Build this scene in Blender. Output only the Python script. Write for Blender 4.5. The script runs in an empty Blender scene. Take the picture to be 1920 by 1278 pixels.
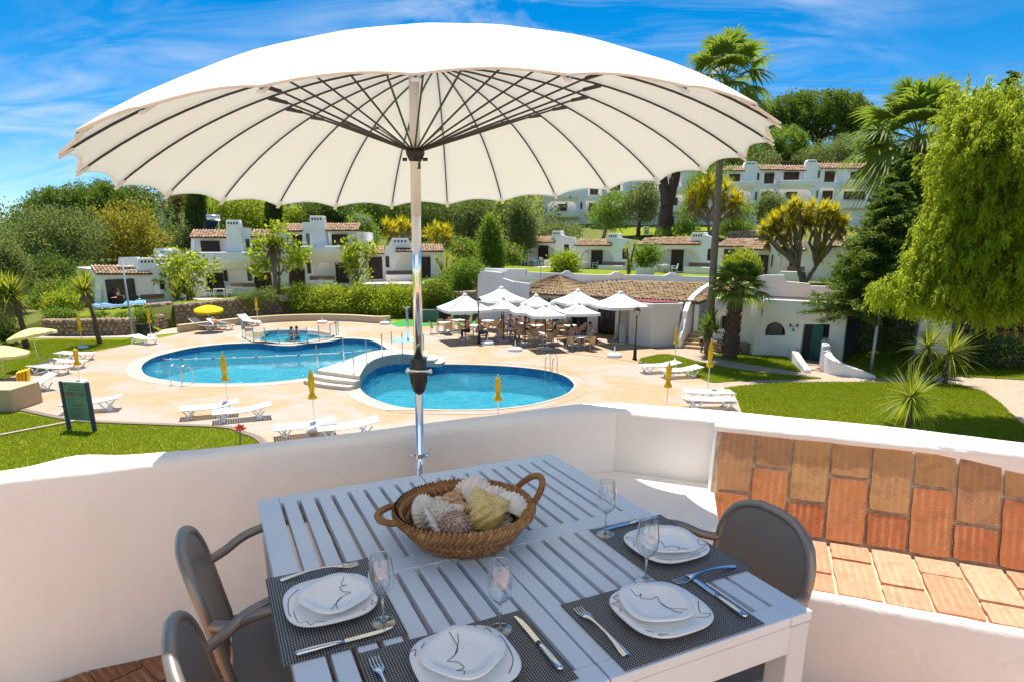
import bpy, math, random
import numpy as np
from mathutils import Vector, Matrix, noise
from mathutils.geometry import tessellate_polygon

random.seed(7)
RNG = np.random.default_rng(11)
SC = bpy.context.scene
COL = SC.collection
PI = math.pi
R = math.radians

# ------------------------------------------------------------------ camera
FOC, PPX, PPY = 1180.0, 955.0, 760.0          # measured in the photograph's 1920 x 1278 pixels
PITCH = math.atan(305 / FOC)
EYE = Vector((0, 0, 6.0))
cam_data = bpy.data.cameras.new('camera')
cam = bpy.data.objects.new('camera', cam_data)
COL.objects.link(cam)
cam.location = EYE
cam.rotation_euler = (PI / 2 - PITCH, 0, 0)
cam_data.sensor_fit = 'HORIZONTAL'
cam_data.sensor_width = 36
cam_data.lens = FOC / 1920 * 36
cam_data.shift_x = (960 - PPX) / 1920
cam_data.shift_y = (PPY - 639) / 1920
cam_data.clip_start = 0.05
cam_data.clip_end = 4000
SC.camera = cam

# ------------------------------------------------------------------ sky, sun, exposure
SUN_EL, SUN_AZ = R(70), R(-10)                 # azimuth measured from +Y towards +X
world = bpy.data.worlds.new('World')
SC.world = world
world.use_nodes = True
wn, wl = world.node_tree.nodes, world.node_tree.links
wn.clear()
w_out = wn.new('ShaderNodeOutputWorld')
w_bg = wn.new('ShaderNodeBackground')
w_bg.inputs['Strength'].default_value = 0.075
w_sky = wn.new('ShaderNodeTexSky')
w_sky.sky_type = 'NISHITA'
w_sky.sun_disc = False
w_sky.sun_elevation = SUN_EL
w_sky.sun_rotation = SUN_AZ
w_sky.air_density = 1.0
w_sky.dust_density = 0.1
w_sky.altitude = 2500
w_sky.ozone_density = 3.0
w_hsv = wn.new('ShaderNodeHueSaturation')
w_hsv.inputs['Hue'].default_value = 0.495
w_hsv.inputs['Saturation'].default_value = 1.45
w_hsv.inputs['Value'].default_value = 1.0
wl.new(w_sky.outputs[0], w_hsv.inputs['Color'])
w_tc = wn.new('ShaderNodeTexCoord')
w_sep = wn.new('ShaderNodeSeparateXYZ')
wl.new(w_tc.outputs['Generated'], w_sep.inputs[0])
w_zz = wn.new('ShaderNodeMath'); w_zz.operation = 'ADD'; w_zz.inputs[1].default_value = 0.22
wl.new(w_sep.outputs['Z'], w_zz.inputs[0])
w_zm = wn.new('ShaderNodeMath'); w_zm.operation = 'MAXIMUM'; w_zm.inputs[1].default_value = 0.05
wl.new(w_zz.outputs[0], w_zm.inputs[0])
w_dx = wn.new('ShaderNodeMath'); w_dx.operation = 'DIVIDE'
w_dy = wn.new('ShaderNodeMath'); w_dy.operation = 'DIVIDE'
wl.new(w_sep.outputs['X'], w_dx.inputs[0]); wl.new(w_zm.outputs[0], w_dx.inputs[1])
wl.new(w_sep.outputs['Y'], w_dy.inputs[0]); wl.new(w_zm.outputs[0], w_dy.inputs[1])
w_cmb = wn.new('ShaderNodeCombineXYZ')
wl.new(w_dx.outputs[0], w_cmb.inputs[0]); wl.new(w_dy.outputs[0], w_cmb.inputs[1])
w_map = wn.new('ShaderNodeMapping')
w_map.inputs['Rotation'].default_value = (0, 0, R(28))
w_map.inputs['Scale'].default_value = (0.8, 2.4, 1)
wl.new(w_cmb.outputs[0], w_map.inputs[0])
w_n1 = wn.new('ShaderNodeTexNoise'); w_n1.inputs['Scale'].default_value = 1.7; w_n1.inputs['Detail'].default_value = 9; w_n1.inputs['Roughness'].default_value = 0.62
w_n1.inputs['Distortion'].default_value = 1.1
wl.new(w_map.outputs[0], w_n1.inputs['Vector'])
w_n2 = wn.new('ShaderNodeTexNoise'); w_n2.inputs['Scale'].default_value = 0.9; w_n2.inputs['Detail'].default_value = 3
wl.new(w_cmb.outputs[0], w_n2.inputs['Vector'])
w_r1 = wn.new('ShaderNodeMapRange'); w_r1.inputs['From Min'].default_value = 0.42; w_r1.inputs['From Max'].default_value = 0.70
wl.new(w_n1.outputs['Fac'], w_r1.inputs['Value'])
w_r2 = wn.new('ShaderNodeMapRange'); w_r2.inputs['From Min'].default_value = 0.34; w_r2.inputs['From Max'].default_value = 0.60
wl.new(w_n2.outputs['Fac'], w_r2.inputs['Value'])
w_mul = wn.new('ShaderNodeMath'); w_mul.operation = 'MULTIPLY'
wl.new(w_r1.outputs[0], w_mul.inputs[0]); wl.new(w_r2.outputs[0], w_mul.inputs[1])
w_amt = wn.new('ShaderNodeMath'); w_amt.operation = 'MULTIPLY'; w_amt.inputs[1].default_value = 0.8
wl.new(w_mul.outputs[0], w_amt.inputs[0])
w_mix = wn.new('ShaderNodeMix'); w_mix.data_type = 'RGBA'
wl.new(w_amt.outputs[0], w_mix.inputs['Factor'])
wl.new(w_hsv.outputs[0], w_mix.inputs['A'])
w_mix.inputs['B'].default_value = (6.0, 6.4, 6.8, 1)
wl.new(w_mix.outputs['Result'], w_bg.inputs['Color'])
wl.new(w_bg.outputs[0], w_out.inputs[0])

sun_data = bpy.data.lights.new('sun', 'SUN')
sun_data.energy = 4.0
sun_data.angle = R(0.5)
sun_data.color = (1.0, 0.955, 0.88)
sun = bpy.data.objects.new('sun', sun_data)
COL.objects.link(sun)
sun.location = (0, 0, 60)
_sd = Vector((math.cos(SUN_EL) * math.sin(SUN_AZ), math.cos(SUN_EL) * math.cos(SUN_AZ), math.sin(SUN_EL)))
sun.rotation_euler = _sd.to_track_quat('Z', 'Y').to_euler()

vs = SC.view_settings
vs.view_transform = 'Standard'
vs.look = 'None'
vs.exposure = 1.05
vs.gamma = 1.0
vs.use_curve_mapping = False
SC.render.engine = 'CYCLES'
SC.cycles.max_bounces = 10
SC.cycles.diffuse_bounces = 6
SC.cycles.glossy_bounces = 3
SC.cycles.transmission_bounces = 8
SC.cycles.transparent_max_bounces = 10
SC.cycles.caustics_reflective = False
SC.cycles.caustics_refractive = False
SC.cycles.sample_clamp_indirect = 6
SC.cycles.use_denoising = True

# ------------------------------------------------------------------ where a pixel's ray meets a real plane
_cp, _sp = math.cos(PITCH), math.sin(PITCH)
def ray(x, y):
	a, b = (x - PPX) / FOC, (y - PPY) / FOC
	return Vector((a, _cp - b * _sp, -_sp - b * _cp))
def at(x, y, z=0.0):
	r = ray(x, y)
	return EYE + r * ((z - EYE.z) / r.z)
def atd(x, y, d):
	r = ray(x, y)
	return EYE + r * (d / r.y)
FGS = 0.86                                      # size of the terrace: eye height over the table top, metres
def fg(x, y, dz):
	return at(x, y, EYE.z + FGS * dz)
def FGP(x, y, dz):
	return Vector((FGS * x, FGS * y, EYE.z + FGS * dz))
def at2(pts, z=0.0):
	return [tuple(at(x, y, z)[:2]) for x, y in pts]

# ------------------------------------------------------------------ mesh builder
class MB:
	def __init__(s):
		s.v, s.f = [], []
	def add(s, vs_, fs_, M=None):
		o = len(s.v)
		if M is not None:
			vs_ = [M @ Vector(p) for p in vs_]
		s.v += [tuple(p) for p in vs_]
		s.f += [tuple(i + o for i in f) for f in fs_]
		return s
	def box(s, x0, x1, y0, y1, z0, z1, M=None):
		return s.add([(x0, y0, z0), (x1, y0, z0), (x1, y1, z0), (x0, y1, z0), (x0, y0, z1), (x1, y0, z1), (x1, y1, z1), (x0, y1, z1)],
		[(3, 2, 1, 0), (4, 5, 6, 7), (0, 1, 5, 4), (1, 2, 6, 5), (2, 3, 7, 6), (3, 0, 4, 7)], M)
	def cbox(s, c, d, rz=0):
		M = Matrix.Translation(c) @ Matrix.Rotation(rz, 4, 'Z')
		return s.box(-d[0] / 2, d[0] / 2, -d[1] / 2, d[1] / 2, -d[2] / 2, d[2] / 2, M)
	def bar(s, a, b, w, h, up=(0, 0, 1)):
		a, b = Vector(a), Vector(b)
		d = b - a
		L = d.length
		d.normalize()
		u = Vector(up)
		if abs(d.dot(u)) > .98:
			u = Vector((0, 1, 0))
		x = d.cross(u).normalized()
		z = x.cross(d)
		M = Matrix(((x.x, d.x, z.x, a.x), (x.y, d.y, z.y, a.y), (x.z, d.z, z.z, a.z), (0, 0, 0, 1)))
		return s.box(-w / 2, w / 2, 0, L, -h / 2, h / 2, M)
	def tube(s, pts, r, n=8, closed=False, cap=True, flat=1.0):
		pts = [Vector(p) for p in pts]
		m = len(pts)
		rs = r if isinstance(r, (list, tuple)) else [r] * m
		o = len(s.v)
		nrm = None
		for i, p in enumerate(pts):
			if closed:
				t = (pts[(i + 1) % m] - pts[i - 1])
			else:
				t = pts[min(i + 1, m - 1)] - pts[max(i - 1, 0)]
			if t.length < 1e-9:
				t = Vector((0, 0, 1))
			t.normalize()
			if nrm is None:
				a = Vector((0, 0, 1)) if abs(t.z) < .9 else Vector((1, 0, 0))
				nrm = (a - t * a.dot(t)).normalized()
			else:
				nrm = nrm - t * nrm.dot(t)
				if nrm.length < 1e-6:
					a = Vector((0, 0, 1)) if abs(t.z) < .9 else Vector((1, 0, 0))
					nrm = a - t * a.dot(t)
				nrm.normalize()
			bn = t.cross(nrm)
			for k in range(n):
				a = 2 * PI * k / n
				s.v.append(tuple(p + nrm * (rs[i] * flat * math.cos(a)) + bn * (rs[i] * math.sin(a))))
		for i in range(m if closed else m - 1):
			j = (i + 1) % m
			for k in range(n):
				k2 = (k + 1) % n
				s.f.append((o + i * n + k, o + i * n + k2, o + j * n + k2, o + j * n + k))
		if cap and not closed:
			s.f.append(tuple(o + k for k in reversed(range(n))))
			s.f.append(tuple(o + (m - 1) * n + k for k in range(n)))
		return s
	def lathe(s, prof, n=16, c=(0, 0, 0), sx=1, sy=1, cap=True, power=None):
		o = len(s.v)
		for (r, z) in prof:
			for k in range(n):
				a = 2 * PI * k / n
				ca, sa = math.cos(a), math.sin(a)
				q = r
				if power:
					q = r / (abs(ca) ** power + abs(sa) ** power) ** (1 / power)
				s.v.append((c[0] + q * ca * sx, c[1] + q * sa * sy, c[2] + z))
		for i in range(len(prof) - 1):
			for k in range(n):
				k2 = (k + 1) % n
				s.f.append((o + i * n + k, o + i * n + k2, o + (i + 1) * n + k2, o + (i + 1) * n + k))
		if cap:
			s.f.append(tuple(o + k for k in reversed(range(n))))
			s.f.append(tuple(o + (len(prof) - 1) * n + k for k in range(n)))
		return s
	def ball(s, c, r, nu=10, nv=7, M=None):
		r = r if isinstance(r, (tuple, list)) else (r, r, r)
		vs_, fs_ = [], []
		for j in range(nv + 1):
			t = PI * j / nv
			for k in range(nu):
				a = 2 * PI * k / nu
				vs_.append((c[0] + r[0] * math.sin(t) * math.cos(a), c[1] + r[1] * math.sin(t) * math.sin(a), c[2] - r[2] * math.cos(t)))
		for j in range(nv):
			for k in range(nu):
				k2 = (k + 1) % nu
				fs_.append((j * nu + k, j * nu + k2, (j + 1) * nu + k2, (j + 1) * nu + k))
		return s.add(vs_, fs_, M)
	def grid(s, nu, nv, fn, closeu=False):
		o = len(s.v)
		for j in range(nv + 1):
			for i in range(nu if closeu else nu + 1):
				s.v.append(tuple(fn(i / nu, j / nv)))
		w = nu if closeu else nu + 1
		for j in range(nv):
			for i in range(nu):
				i2 = (i + 1) % w if closeu else i + 1
				s.f.append((o + j * w + i, o + j * w + i2, o + (j + 1) * w + i2, o + (j + 1) * w + i))
		return s
	def slab(s, outer, holes=(), w0=0.0, w1=1.0, fn=None):
		"""flat shape with holes, from w0 to w1; fn maps (a, b, w) to xyz"""
		fn = fn or (lambda a, b, w: (a, b, w))
		loops = [list(outer)] + [list(h) for h in holes]
		flat = [p for l in loops for p in l]
		tris = tessellate_polygon([[Vector((p[0], p[1], 0)) for p in l] for l in loops])
		o = len(s.v)
		N = len(flat)
		s.v += [tuple(fn(p[0], p[1], w1)) for p in flat] + [tuple(fn(p[0], p[1], w0)) for p in flat]
		for t in tris:
			a, b, c = [flat[i] for i in t]
			if (b[0] - a[0]) * (c[1] - a[1]) - (b[1] - a[1]) * (c[0] - a[0]) < 0:
				t = (t[0], t[2], t[1])
			s.f.append(tuple(o + i for i in t))
			s.f.append(tuple(o + N + i for i in reversed(t)))
		b = 0
		for li, l in enumerate(loops):
			m = len(l)
			area = sum(l[i][0] * l[(i + 1) % m][1] - l[(i + 1) % m][0] * l[i][1] for i in range(m))
			flip = (area < 0) != (li > 0)
			for i in range(m):
				j = (i + 1) % m
				q = (o + N + b + i, o + N + b + j, o + b + j, o + b + i)
				s.f.append(q[::-1] if flip else q)
			b += m
		return s
	def mesh(s, name, smooth=False):
		me = bpy.data.meshes.new(name)
		me.from_pydata(s.v, [], s.f)
		me.validate()
		if smooth:
			me.polygons.foreach_set('use_smooth', [True] * len(me.polygons))
		return me
	def build(s, name, mt, parent=None, smooth=False, bevel=0, loc=None, rz=None, kind=None, seg=2, auto=None):
		o = link(name, s.mesh(name, smooth), mt, parent)
		if bevel:
			b = o.modifiers.new('edge', 'BEVEL')
			b.width, b.segments, b.limit_method, b.angle_limit = bevel, seg, 'ANGLE', R(40)
		if loc is not None:
			o.location = loc
		if rz is not None:
			o.rotation_euler = (0, 0, rz)
		if kind:
			o['kind'] = kind
		return o

def link(name, me, mt, parent=None, loc=None):
	o = bpy.data.objects.new(name, me)
	COL.objects.link(o)
	if mt is not None and len(me.materials) == 0:
		me.materials.append(mt if not isinstance(mt, str) else M_[mt])
	if parent is not None:
		o.parent = parent
	if loc is not None:
		o.location = loc
	return o
def tag(o, label, cat, group=None):
	o['label'] = label
	o['category'] = cat
	if group:
		o['group'] = group
	return o
def thing(name, label, cat, loc=(0, 0, 0), rz=0, group=None):
	o = bpy.data.objects.new(name, None)
	COL.objects.link(o)
	o.empty_display_size = 0.1
	o.location = loc
	o.rotation_euler = (0, 0, rz)
	return tag(o, label, cat, group)
KIDS = {}
def copy_tree(src, label=None, loc=None, rz=None, parent=None, group=None):
	c = src.copy()
	COL.objects.link(c)
	c.parent = parent
	if label:
		c['label'] = label
	if group:
		c['group'] = group
	if loc is not None:
		c.location = loc
	if rz is not None:
		c.rotation_euler = (0, 0, rz)
	for k in kids(src):
		copy_tree(k, parent=c)
	return c
def kids(o):
	if o.name not in KIDS:
		KIDS[o.name] = [k for k in COL.objects if k.parent == o]
	return KIDS[o.name]
def struct(o):
	o['kind'] = 'structure'
	return o
def smooth_closed(pts, n=6):
	out = []
	m = len(pts)
	for i in range(m):
		p0, p1, p2, p3 = [Vector(pts[(i + k - 1) % m]).to_2d() for k in range(4)]
		for k in range(n):
			t = k / n
			out.append(tuple(.5 * ((2 * p1) + (p2 - p0) * t + (2 * p0 - 5 * p1 + 4 * p2 - p3) * t * t + (3 * p1 - p0 - 3 * p2 + p3) * t ** 3)))
	return out
def smooth_open(pts, n=6):
	pts = [Vector(p) for p in pts]
	out = []
	m = len(pts)
	for i in range(m - 1):
		p0, p1, p2, p3 = pts[max(i - 1, 0)], pts[i], pts[i + 1], pts[min(i + 2, m - 1)]
		for k in range(n):
			t = k / n
			out.append(.5 * ((2 * p1) + (p2 - p0) * t + (2 * p0 - 5 * p1 + 4 * p2 - p3) * t * t + (3 * p1 - p0 - 3 * p2 + p3) * t ** 3))
	out.append(pts[-1])
	return out
def offset_closed(pts, d):
	m = len(pts)
	area = sum(pts[i][0] * pts[(i + 1) % m][1] - pts[(i + 1) % m][0] * pts[i][1] for i in range(m))
	sg = 1 if area > 0 else -1
	out = []
	for i in range(m):
		t = Vector((pts[(i + 1) % m][0] - pts[i - 1][0], pts[(i + 1) % m][1] - pts[i - 1][1])).normalized()
		out.append((pts[i][0] + t.y * d * sg, pts[i][1] - t.x * d * sg))
	return out

# ------------------------------------------------------------------ materials
M_ = {}
def new_mat(name):
	m = bpy.data.materials.new(name)
	m.use_nodes = True
	m.node_tree.nodes.clear()
	M_[name] = m
	return m, m.node_tree.nodes, m.node_tree.links
def rgba(c):
	return (c[0], c[1], c[2], 1)
def tex_noise(n, l, vec, scale, detail=4, rough=.55, dist=0):
	t = n.new('ShaderNodeTexNoise')
	t.inputs['Scale'].default_value = scale
	t.inputs['Detail'].default_value = detail
	t.inputs['Roughness'].default_value = rough
	t.inputs['Distortion'].default_value = dist
	if vec is not None:
		l.new(vec, t.inputs['Vector'])
	return t.outputs['Fac']
def mixc(n, l, fac, a, b, mode='MIX'):
	m = n.new('ShaderNodeMix')
	m.data_type = 'RGBA'
	m.blend_type = mode
	for key, val in (('Factor', fac), ('A', a), ('B', b)):
		if isinstance(val, (int, float)):
			m.inputs[key].default_value = val
		elif isinstance(val, tuple):
			m.inputs[key].default_value = rgba(val)
		else:
			l.new(val, m.inputs[key])
	return m.outputs['Result']
def rng(n, l, v, a, b, c=0.0, d=1.0):
	m = n.new('ShaderNodeMapRange')
	for k, x in zip(('From Min', 'From Max', 'To Min', 'To Max'), (a, b, c, d)):
		m.inputs[k].default_value = x
	l.new(v, m.inputs['Value'])
	return m.outputs[0]
def coords(n, l, scale=(1, 1, 1), kind='Object'):
	tc = n.new('ShaderNodeTexCoord')
	if scale == (1, 1, 1):
		return tc.outputs[kind]
	mp = n.new('ShaderNodeMapping')
	mp.inputs['Scale'].default_value = scale
	l.new(tc.outputs[kind], mp.inputs[0])
	return mp.outputs[0]
def world_pos(n, l, scale=(1, 1, 1)):
	g = n.new('ShaderNodeNewGeometry')
	mp = n.new('ShaderNodeMapping')
	mp.inputs['Scale'].default_value = scale
	l.new(g.outputs['Position'], mp.inputs[0])
	return mp.outputs[0]
def principled(n, l, col, rough=.6, metal=0.0, spec=.5, bump=None, bstr=.3, bdist=.01):
	p = n.new('ShaderNodeBsdfPrincipled')
	if isinstance(col, tuple):
		p.inputs['Base Color'].default_value = rgba(col)
	else:
		l.new(col, p.inputs['Base Color'])
	if isinstance(rough, (int, float)):
		p.inputs['Roughness'].default_value = rough
	else:
		l.new(rough, p.inputs['Roughness'])
	p.inputs['Metallic'].default_value = metal
	p.inputs['Specular IOR Level'].default_value = spec
	if bump is not None:
		b = n.new('ShaderNodeBump')
		b.inputs['Strength'].default_value = bstr
		b.inputs['Distance'].default_value = bdist
		l.new(bump, b.inputs['Height'])
		l.new(b.outputs[0], p.inputs['Normal'])
	return p
def out(n, l, sh):
	o = n.new('ShaderNodeOutputMaterial')
	l.new(sh, o.inputs['Surface'])
def plain(name, col, rough=.6, metal=0.0, spec=.5, var=.12, scale=8, bump=0.0, bdist=.004, stretch=(1, 1, 1)):
	"""one colour with a little grain, wear and relief"""
	m, n, l = new_mat(name)
	v = coords(n, l, stretch)
	f = tex_noise(n, l, v, scale, 5)
	dark = tuple(c * (1 - var) for c in col)
	lite = tuple(min(1, c * (1 + var)) for c in col)
	c = mixc(n, l, rng(n, l, f, .3, .7), dark, lite)
	f2 = tex_noise(n, l, v, scale * 6, 3)
	p = principled(n, l, c, rng(n, l, f, .3, .7, max(.02, rough - .06), min(1, rough + .06)), metal, spec, f2 if bump else None, bump, bdist)
	out(n, l, p.outputs[0])
	return m
def island_mat(name, cols, rough=.7, trans=0.0, bump=0.0, bscale=30, spec=.3, tint=(.35, .45, .03), grain=0.12):
	"""each separate piece of the mesh takes its own tone out of cols"""
	m, n, l = new_mat(name)
	g = n.new('ShaderNodeNewGeometry')
	r = n.new('ShaderNodeValToRGB')
	el = r.color_ramp.elements
	k = len(cols)
	el[0].color = rgba(cols[0]); el[0].position = 0
	el[1].color = rgba(cols[-1]); el[1].position = 1
	for i in range(1, k - 1):
		e = el.new(i / (k - 1)); e.color = rgba(cols[i])
	l.new(g.outputs['Random Per Island'], r.inputs[0])
	c = r.outputs[0]
	v = coords(n, l)
	if grain:
		f = tex_noise(n, l, v, bscale, 3)
		c = mixc(n, l, rng(n, l, f, .25, .75, 0, grain * 3), c, tuple(x * .45 for x in cols[0]))
	p = principled(n, l, c, rough, 0, spec, tex_noise(n, l, v, bscale * 2, 3) if bump else None, bump, .004)
	if trans:
		t = n.new('ShaderNodeBsdfTranslucent')
		c2 = mixc(n, l, .55, c, tint, 'MIX')
		l.new(c2, t.inputs['Color'])
		mx = n.new('ShaderNodeMixShader')
		mx.inputs[0].default_value = trans
		l.new(p.outputs[0], mx.inputs[1]); l.new(t.outputs[0], mx.inputs[2])
		out(n, l, mx.outputs[0])
	else:
		out(n, l, p.outputs[0])
	return m

def make_plaster(name, col, stain=.25):
	m, n, l = new_mat(name)
	v = world_pos(n, l)
	big = tex_noise(n, l, v, .9, 5, .6)
	fine = tex_noise(n, l, v, 14, 6, .6)
	streak = tex_noise(n, l, world_pos(n, l, (6, 6, .35)), 1.2, 5, .65)
	c = mixc(n, l, rng(n, l, big, .35, .7), tuple(x * .93 for x in col), col)
	c = mixc(n, l, rng(n, l, streak, .56, .80, 0, stain), c, (col[0] * .62, col[1] * .60, col[2] * .56))
	blot = tex_noise(n, l, v, 4.5, 6, .7, .5)
	c = mixc(n, l, rng(n, l, blot, .58, .78, 0, stain * 1.2), c, (col[0] * .72, col[1] * .68, col[2] * .62))
	wob = n.new('ShaderNodeTexNoise'); wob.inputs['Scale'].default_value = 3.5; wob.inputs['Detail'].default_value = 5
	l.new(v, wob.inputs['Vector'])
	vadd = n.new('ShaderNodeMixRGB'); vadd.blend_type = 'ADD'; vadd.inputs[0].default_value = .35
	l.new(v, vadd.inputs[1]); l.new(wob.outputs['Color'], vadd.inputs[2])
	vor = n.new('ShaderNodeTexVoronoi'); vor.feature = 'DISTANCE_TO_EDGE'; vor.inputs['Scale'].default_value = 1.3
	l.new(vadd.outputs[0], vor.inputs['Vector'])
	ck = n.new('ShaderNodeMath'); ck.operation = 'MULTIPLY'
	l.new(rng(n, l, vor.outputs['Distance'], .0, .004, .30, 0), ck.inputs[0]); l.new(rng(n, l, tex_noise(n, l, v, 1.1, 3), .50, .62), ck.inputs[1])
	c = mixc(n, l, ck.outputs[0], c, (col[0] * .45, col[1] * .40, col[2] * .36))
	h = n.new('ShaderNodeMath'); h.operation = 'MULTIPLY_ADD'; h.inputs[1].default_value = 2.5
	l.new(tex_noise(n, l, v, 3.2, 4, .6, .8), h.inputs[0]); l.new(fine, h.inputs[2])
	p = principled(n, l, c, .85, 0, .2, h.outputs[0], .45, .008)
	out(n, l, p.outputs[0])
make_plaster('plaster', (.90, .865, .83), .16)
make_plaster('plaster_far', (.95, .93, .91), .16)
make_plaster('plaster_grey', (.62, .61, .60), .5)
make_plaster('stone_cream', (.60, .47, .31), .45)
make_plaster('render_beige', (.55, .40, .25), .5)
# ================================================================== terrace in front of the camera
FLOOR, SEAT, WTOP, TTOP, SHELF = -1.88, -1.45, -.93, -1.0, -1.30
ZF = EYE.z + FGS * FLOOR

def make_tile_mats():
	for name, cols, seam in (('tile_red', [(.44, .11, .035), (.50, .16, .05), (.56, .21, .07), (.47, .13, .04)], .36),
			('tile_tan', [(.50, .25, .09), (.54, .30, .12), (.46, .22, .09), (.42, .23, .11)], .24),
			('tile_peach', [(.48, .205, .115), (.52, .25, .145), (.50, .19, .10), (.52, .28, .17)], .34),
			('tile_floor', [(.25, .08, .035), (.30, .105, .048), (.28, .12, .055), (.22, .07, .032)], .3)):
		m, n, l = new_mat(name)
		oi = n.new('ShaderNodeObjectInfo')
		r = n.new('ShaderNodeValToRGB')
		el = r.color_ramp.elements
		el[0].color = rgba(cols[0]); el[1].color = rgba(cols[-1])
		for i in (1, 2):
			e = el.new(i / 3); e.color = rgba(cols[i])
		l.new(oi.outputs['Random'], r.inputs[0])
		# brush marks run along the tile's length (its local y)
		tc = n.new('ShaderNodeTexCoord')
		va = n.new('ShaderNodeVectorMath'); va.operation = 'ADD'
		sc = n.new('ShaderNodeVectorMath'); sc.operation = 'SCALE'; sc.inputs['Scale'].default_value = 37
		cb = n.new('ShaderNodeCombineXYZ')
		l.new(oi.outputs['Random'], cb.inputs[0]); l.new(oi.outputs['Random'], cb.inputs[1]); l.new(oi.outputs['Random'], cb.inputs[2])
		l.new(cb.outputs[0], sc.inputs[0]); l.new(tc.outputs['Object'], va.inputs[0]); l.new(sc.outputs[0], va.inputs[1])
		mp = n.new('ShaderNodeMapping'); mp.inputs['Scale'].default_value = (46, 7.5, 30)
		l.new(va.outputs[0], mp.inputs[0])
		st = tex_noise(n, l, mp.outputs[0], 1.0, 4, .6, .6)
		bl = tex_noise(n, l, va.outputs[0], 16, 5, .6)
		wv = n.new('ShaderNodeTexWave'); wv.wave_type = 'BANDS'; wv.bands_direction = 'X'
		wv.inputs['Scale'].default_value = 11; wv.inputs['Distortion'].default_value = 5; wv.inputs['Detail'].default_value = 3; wv.inputs['Detail Scale'].default_value = .35
		m3 = n.new('ShaderNodeMapping'); m3.inputs['Scale'].default_value = (1, .16, 1)
		l.new(va.outputs[0], m3.inputs[0]); l.new(m3.outputs[0], wv.inputs['Vector'])
		band = n.new('ShaderNodeMath'); band.operation = 'MULTIPLY'
		l.new(rng(n, l, wv.outputs['Fac'], .45, .95), band.inputs[0]); l.new(rng(n, l, tex_noise(n, l, va.outputs[0], 9, 4), .35, .65, 0, seam * 1.15), band.inputs[1])
		c = mixc(n, l, rng(n, l, st, .5, .7, 0, seam * .5), r.outputs[0], (.58, .36, .18))
		c = mixc(n, l, band.outputs[0], c, (.66, .44, .24))
		c = mixc(n, l, rng(n, l, bl, .5, .75, 0, .55), c, (.20, .11, .07))
		pit = tex_noise(n, l, va.outputs[0], 130, 3)
		h = n.new('ShaderNodeMath'); h.operation = 'ADD'
		l.new(rng(n, l, st, .3, .7), h.inputs[0]); l.new(rng(n, l, pit, .3, .45, 0, .8), h.inputs[1])
		p = principled(n, l, c, rng(n, l, bl, .3, .7, .5, .8), 0, .35, h.outputs[0], .5, .003)
		out(n, l, p.outputs[0])
make_tile_mats()
plain('mortar', (.60, .47, .34), .95, var=.3, scale=30, bump=.8, bdist=.006)
plain('mortar_pale', (.62, .46, .30), .95, var=.2, scale=30, bump=.8, bdist=.005)

# --- floor
floor_o = struct(MB().box(-4.2, 4.2, -2.6, 3.4, ZF - .25, ZF - .012).build('terrace_floor', M_['mortar']))
tile_me = {}
# the terrace's house, unseen behind the camera, added tall to bounce sunlight forward
hw = MB().slab([(-4.2, ZF), (-4.2, ZF + 6.4), (4.2, ZF + 6.4), (4.2, ZF)], [[(-1.2, ZF + .02), (-1.2, ZF + 2.1), (1.0, ZF + 2.1), (1.0, ZF + .02)]], 2.5, 2.75, lambda a, b_, w: (a, -w, b_)).build('bounce_house_wall', M_['plaster'])
tag(hw, 'white house wall with a wide door opening behind the camera, added to bounce light', 'wall')
struct(MB().box(-4.1, 4.1, -2.45, .9, ZF - .011, ZF - .004).build('bounce_paving', M_['tile_peach']))  # unseen paving, its pale peach chosen to bounce warm light
def tile_mesh(w, h, t, key, seed):
	rr = random.Random(seed)
	mb = MB()
	x, y = w / 2, h / 2
	pts = []
	for (a, b, c, d) in ((-x, -y, x, -y), (x, -y, x, y), (x, y, -x, y), (-x, y, -x, -y)):
		nseg = 5
		for k in range(nseg):
			f = k / nseg
			j = rr.uniform(-.0018, .0018)
			if k == 0:
				pts.append((a * .975, b * .985))
			else:
				pts.append((a + (c - a) * f + (j if b != d else 0) * 1.3, b + (d - b) * f + (j if a != c else 0)))
	mb.slab(pts, (), -t, 0)
	me = mb.mesh(key)
	return me
TB = FL = None
TU = Vector((.9043, .4269, 0)); TV = Vector((-.4269, .9043, 0))
TBL = FGP(-.0805, 1.9635, TTOP)                  # centre of the table top
def tl(u, v, z=0):
	p = TBL + TU * u + TV * v
	return Vector((p.x, p.y, TBL.z + z))
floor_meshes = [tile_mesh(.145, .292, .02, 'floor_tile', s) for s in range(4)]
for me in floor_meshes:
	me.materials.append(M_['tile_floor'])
rot = R(50)
ca, sa = math.cos(rot), math.sin(rot)
k = 0
for i in range(-14, 18):
	for j in range(-8, 9):
		x = i * .152
		y = j * .30 + (.15 if i % 2 else 0)
		wx, wy = TBL.x + x * ca - y * sa, TBL.y + x * sa + y * ca
		if wx < -1.75 or wx > 1.5 or wy < .75 or wy > 2.75:
			continue
		px = wx / max(wy, .1)
		if -.45 < wx < .35 and wy < 2.2 and (k % 1 == 0):
			pass
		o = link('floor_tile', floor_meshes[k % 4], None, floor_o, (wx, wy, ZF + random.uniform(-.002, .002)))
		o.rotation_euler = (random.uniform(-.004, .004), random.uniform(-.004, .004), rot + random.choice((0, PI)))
		k += 1

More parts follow.
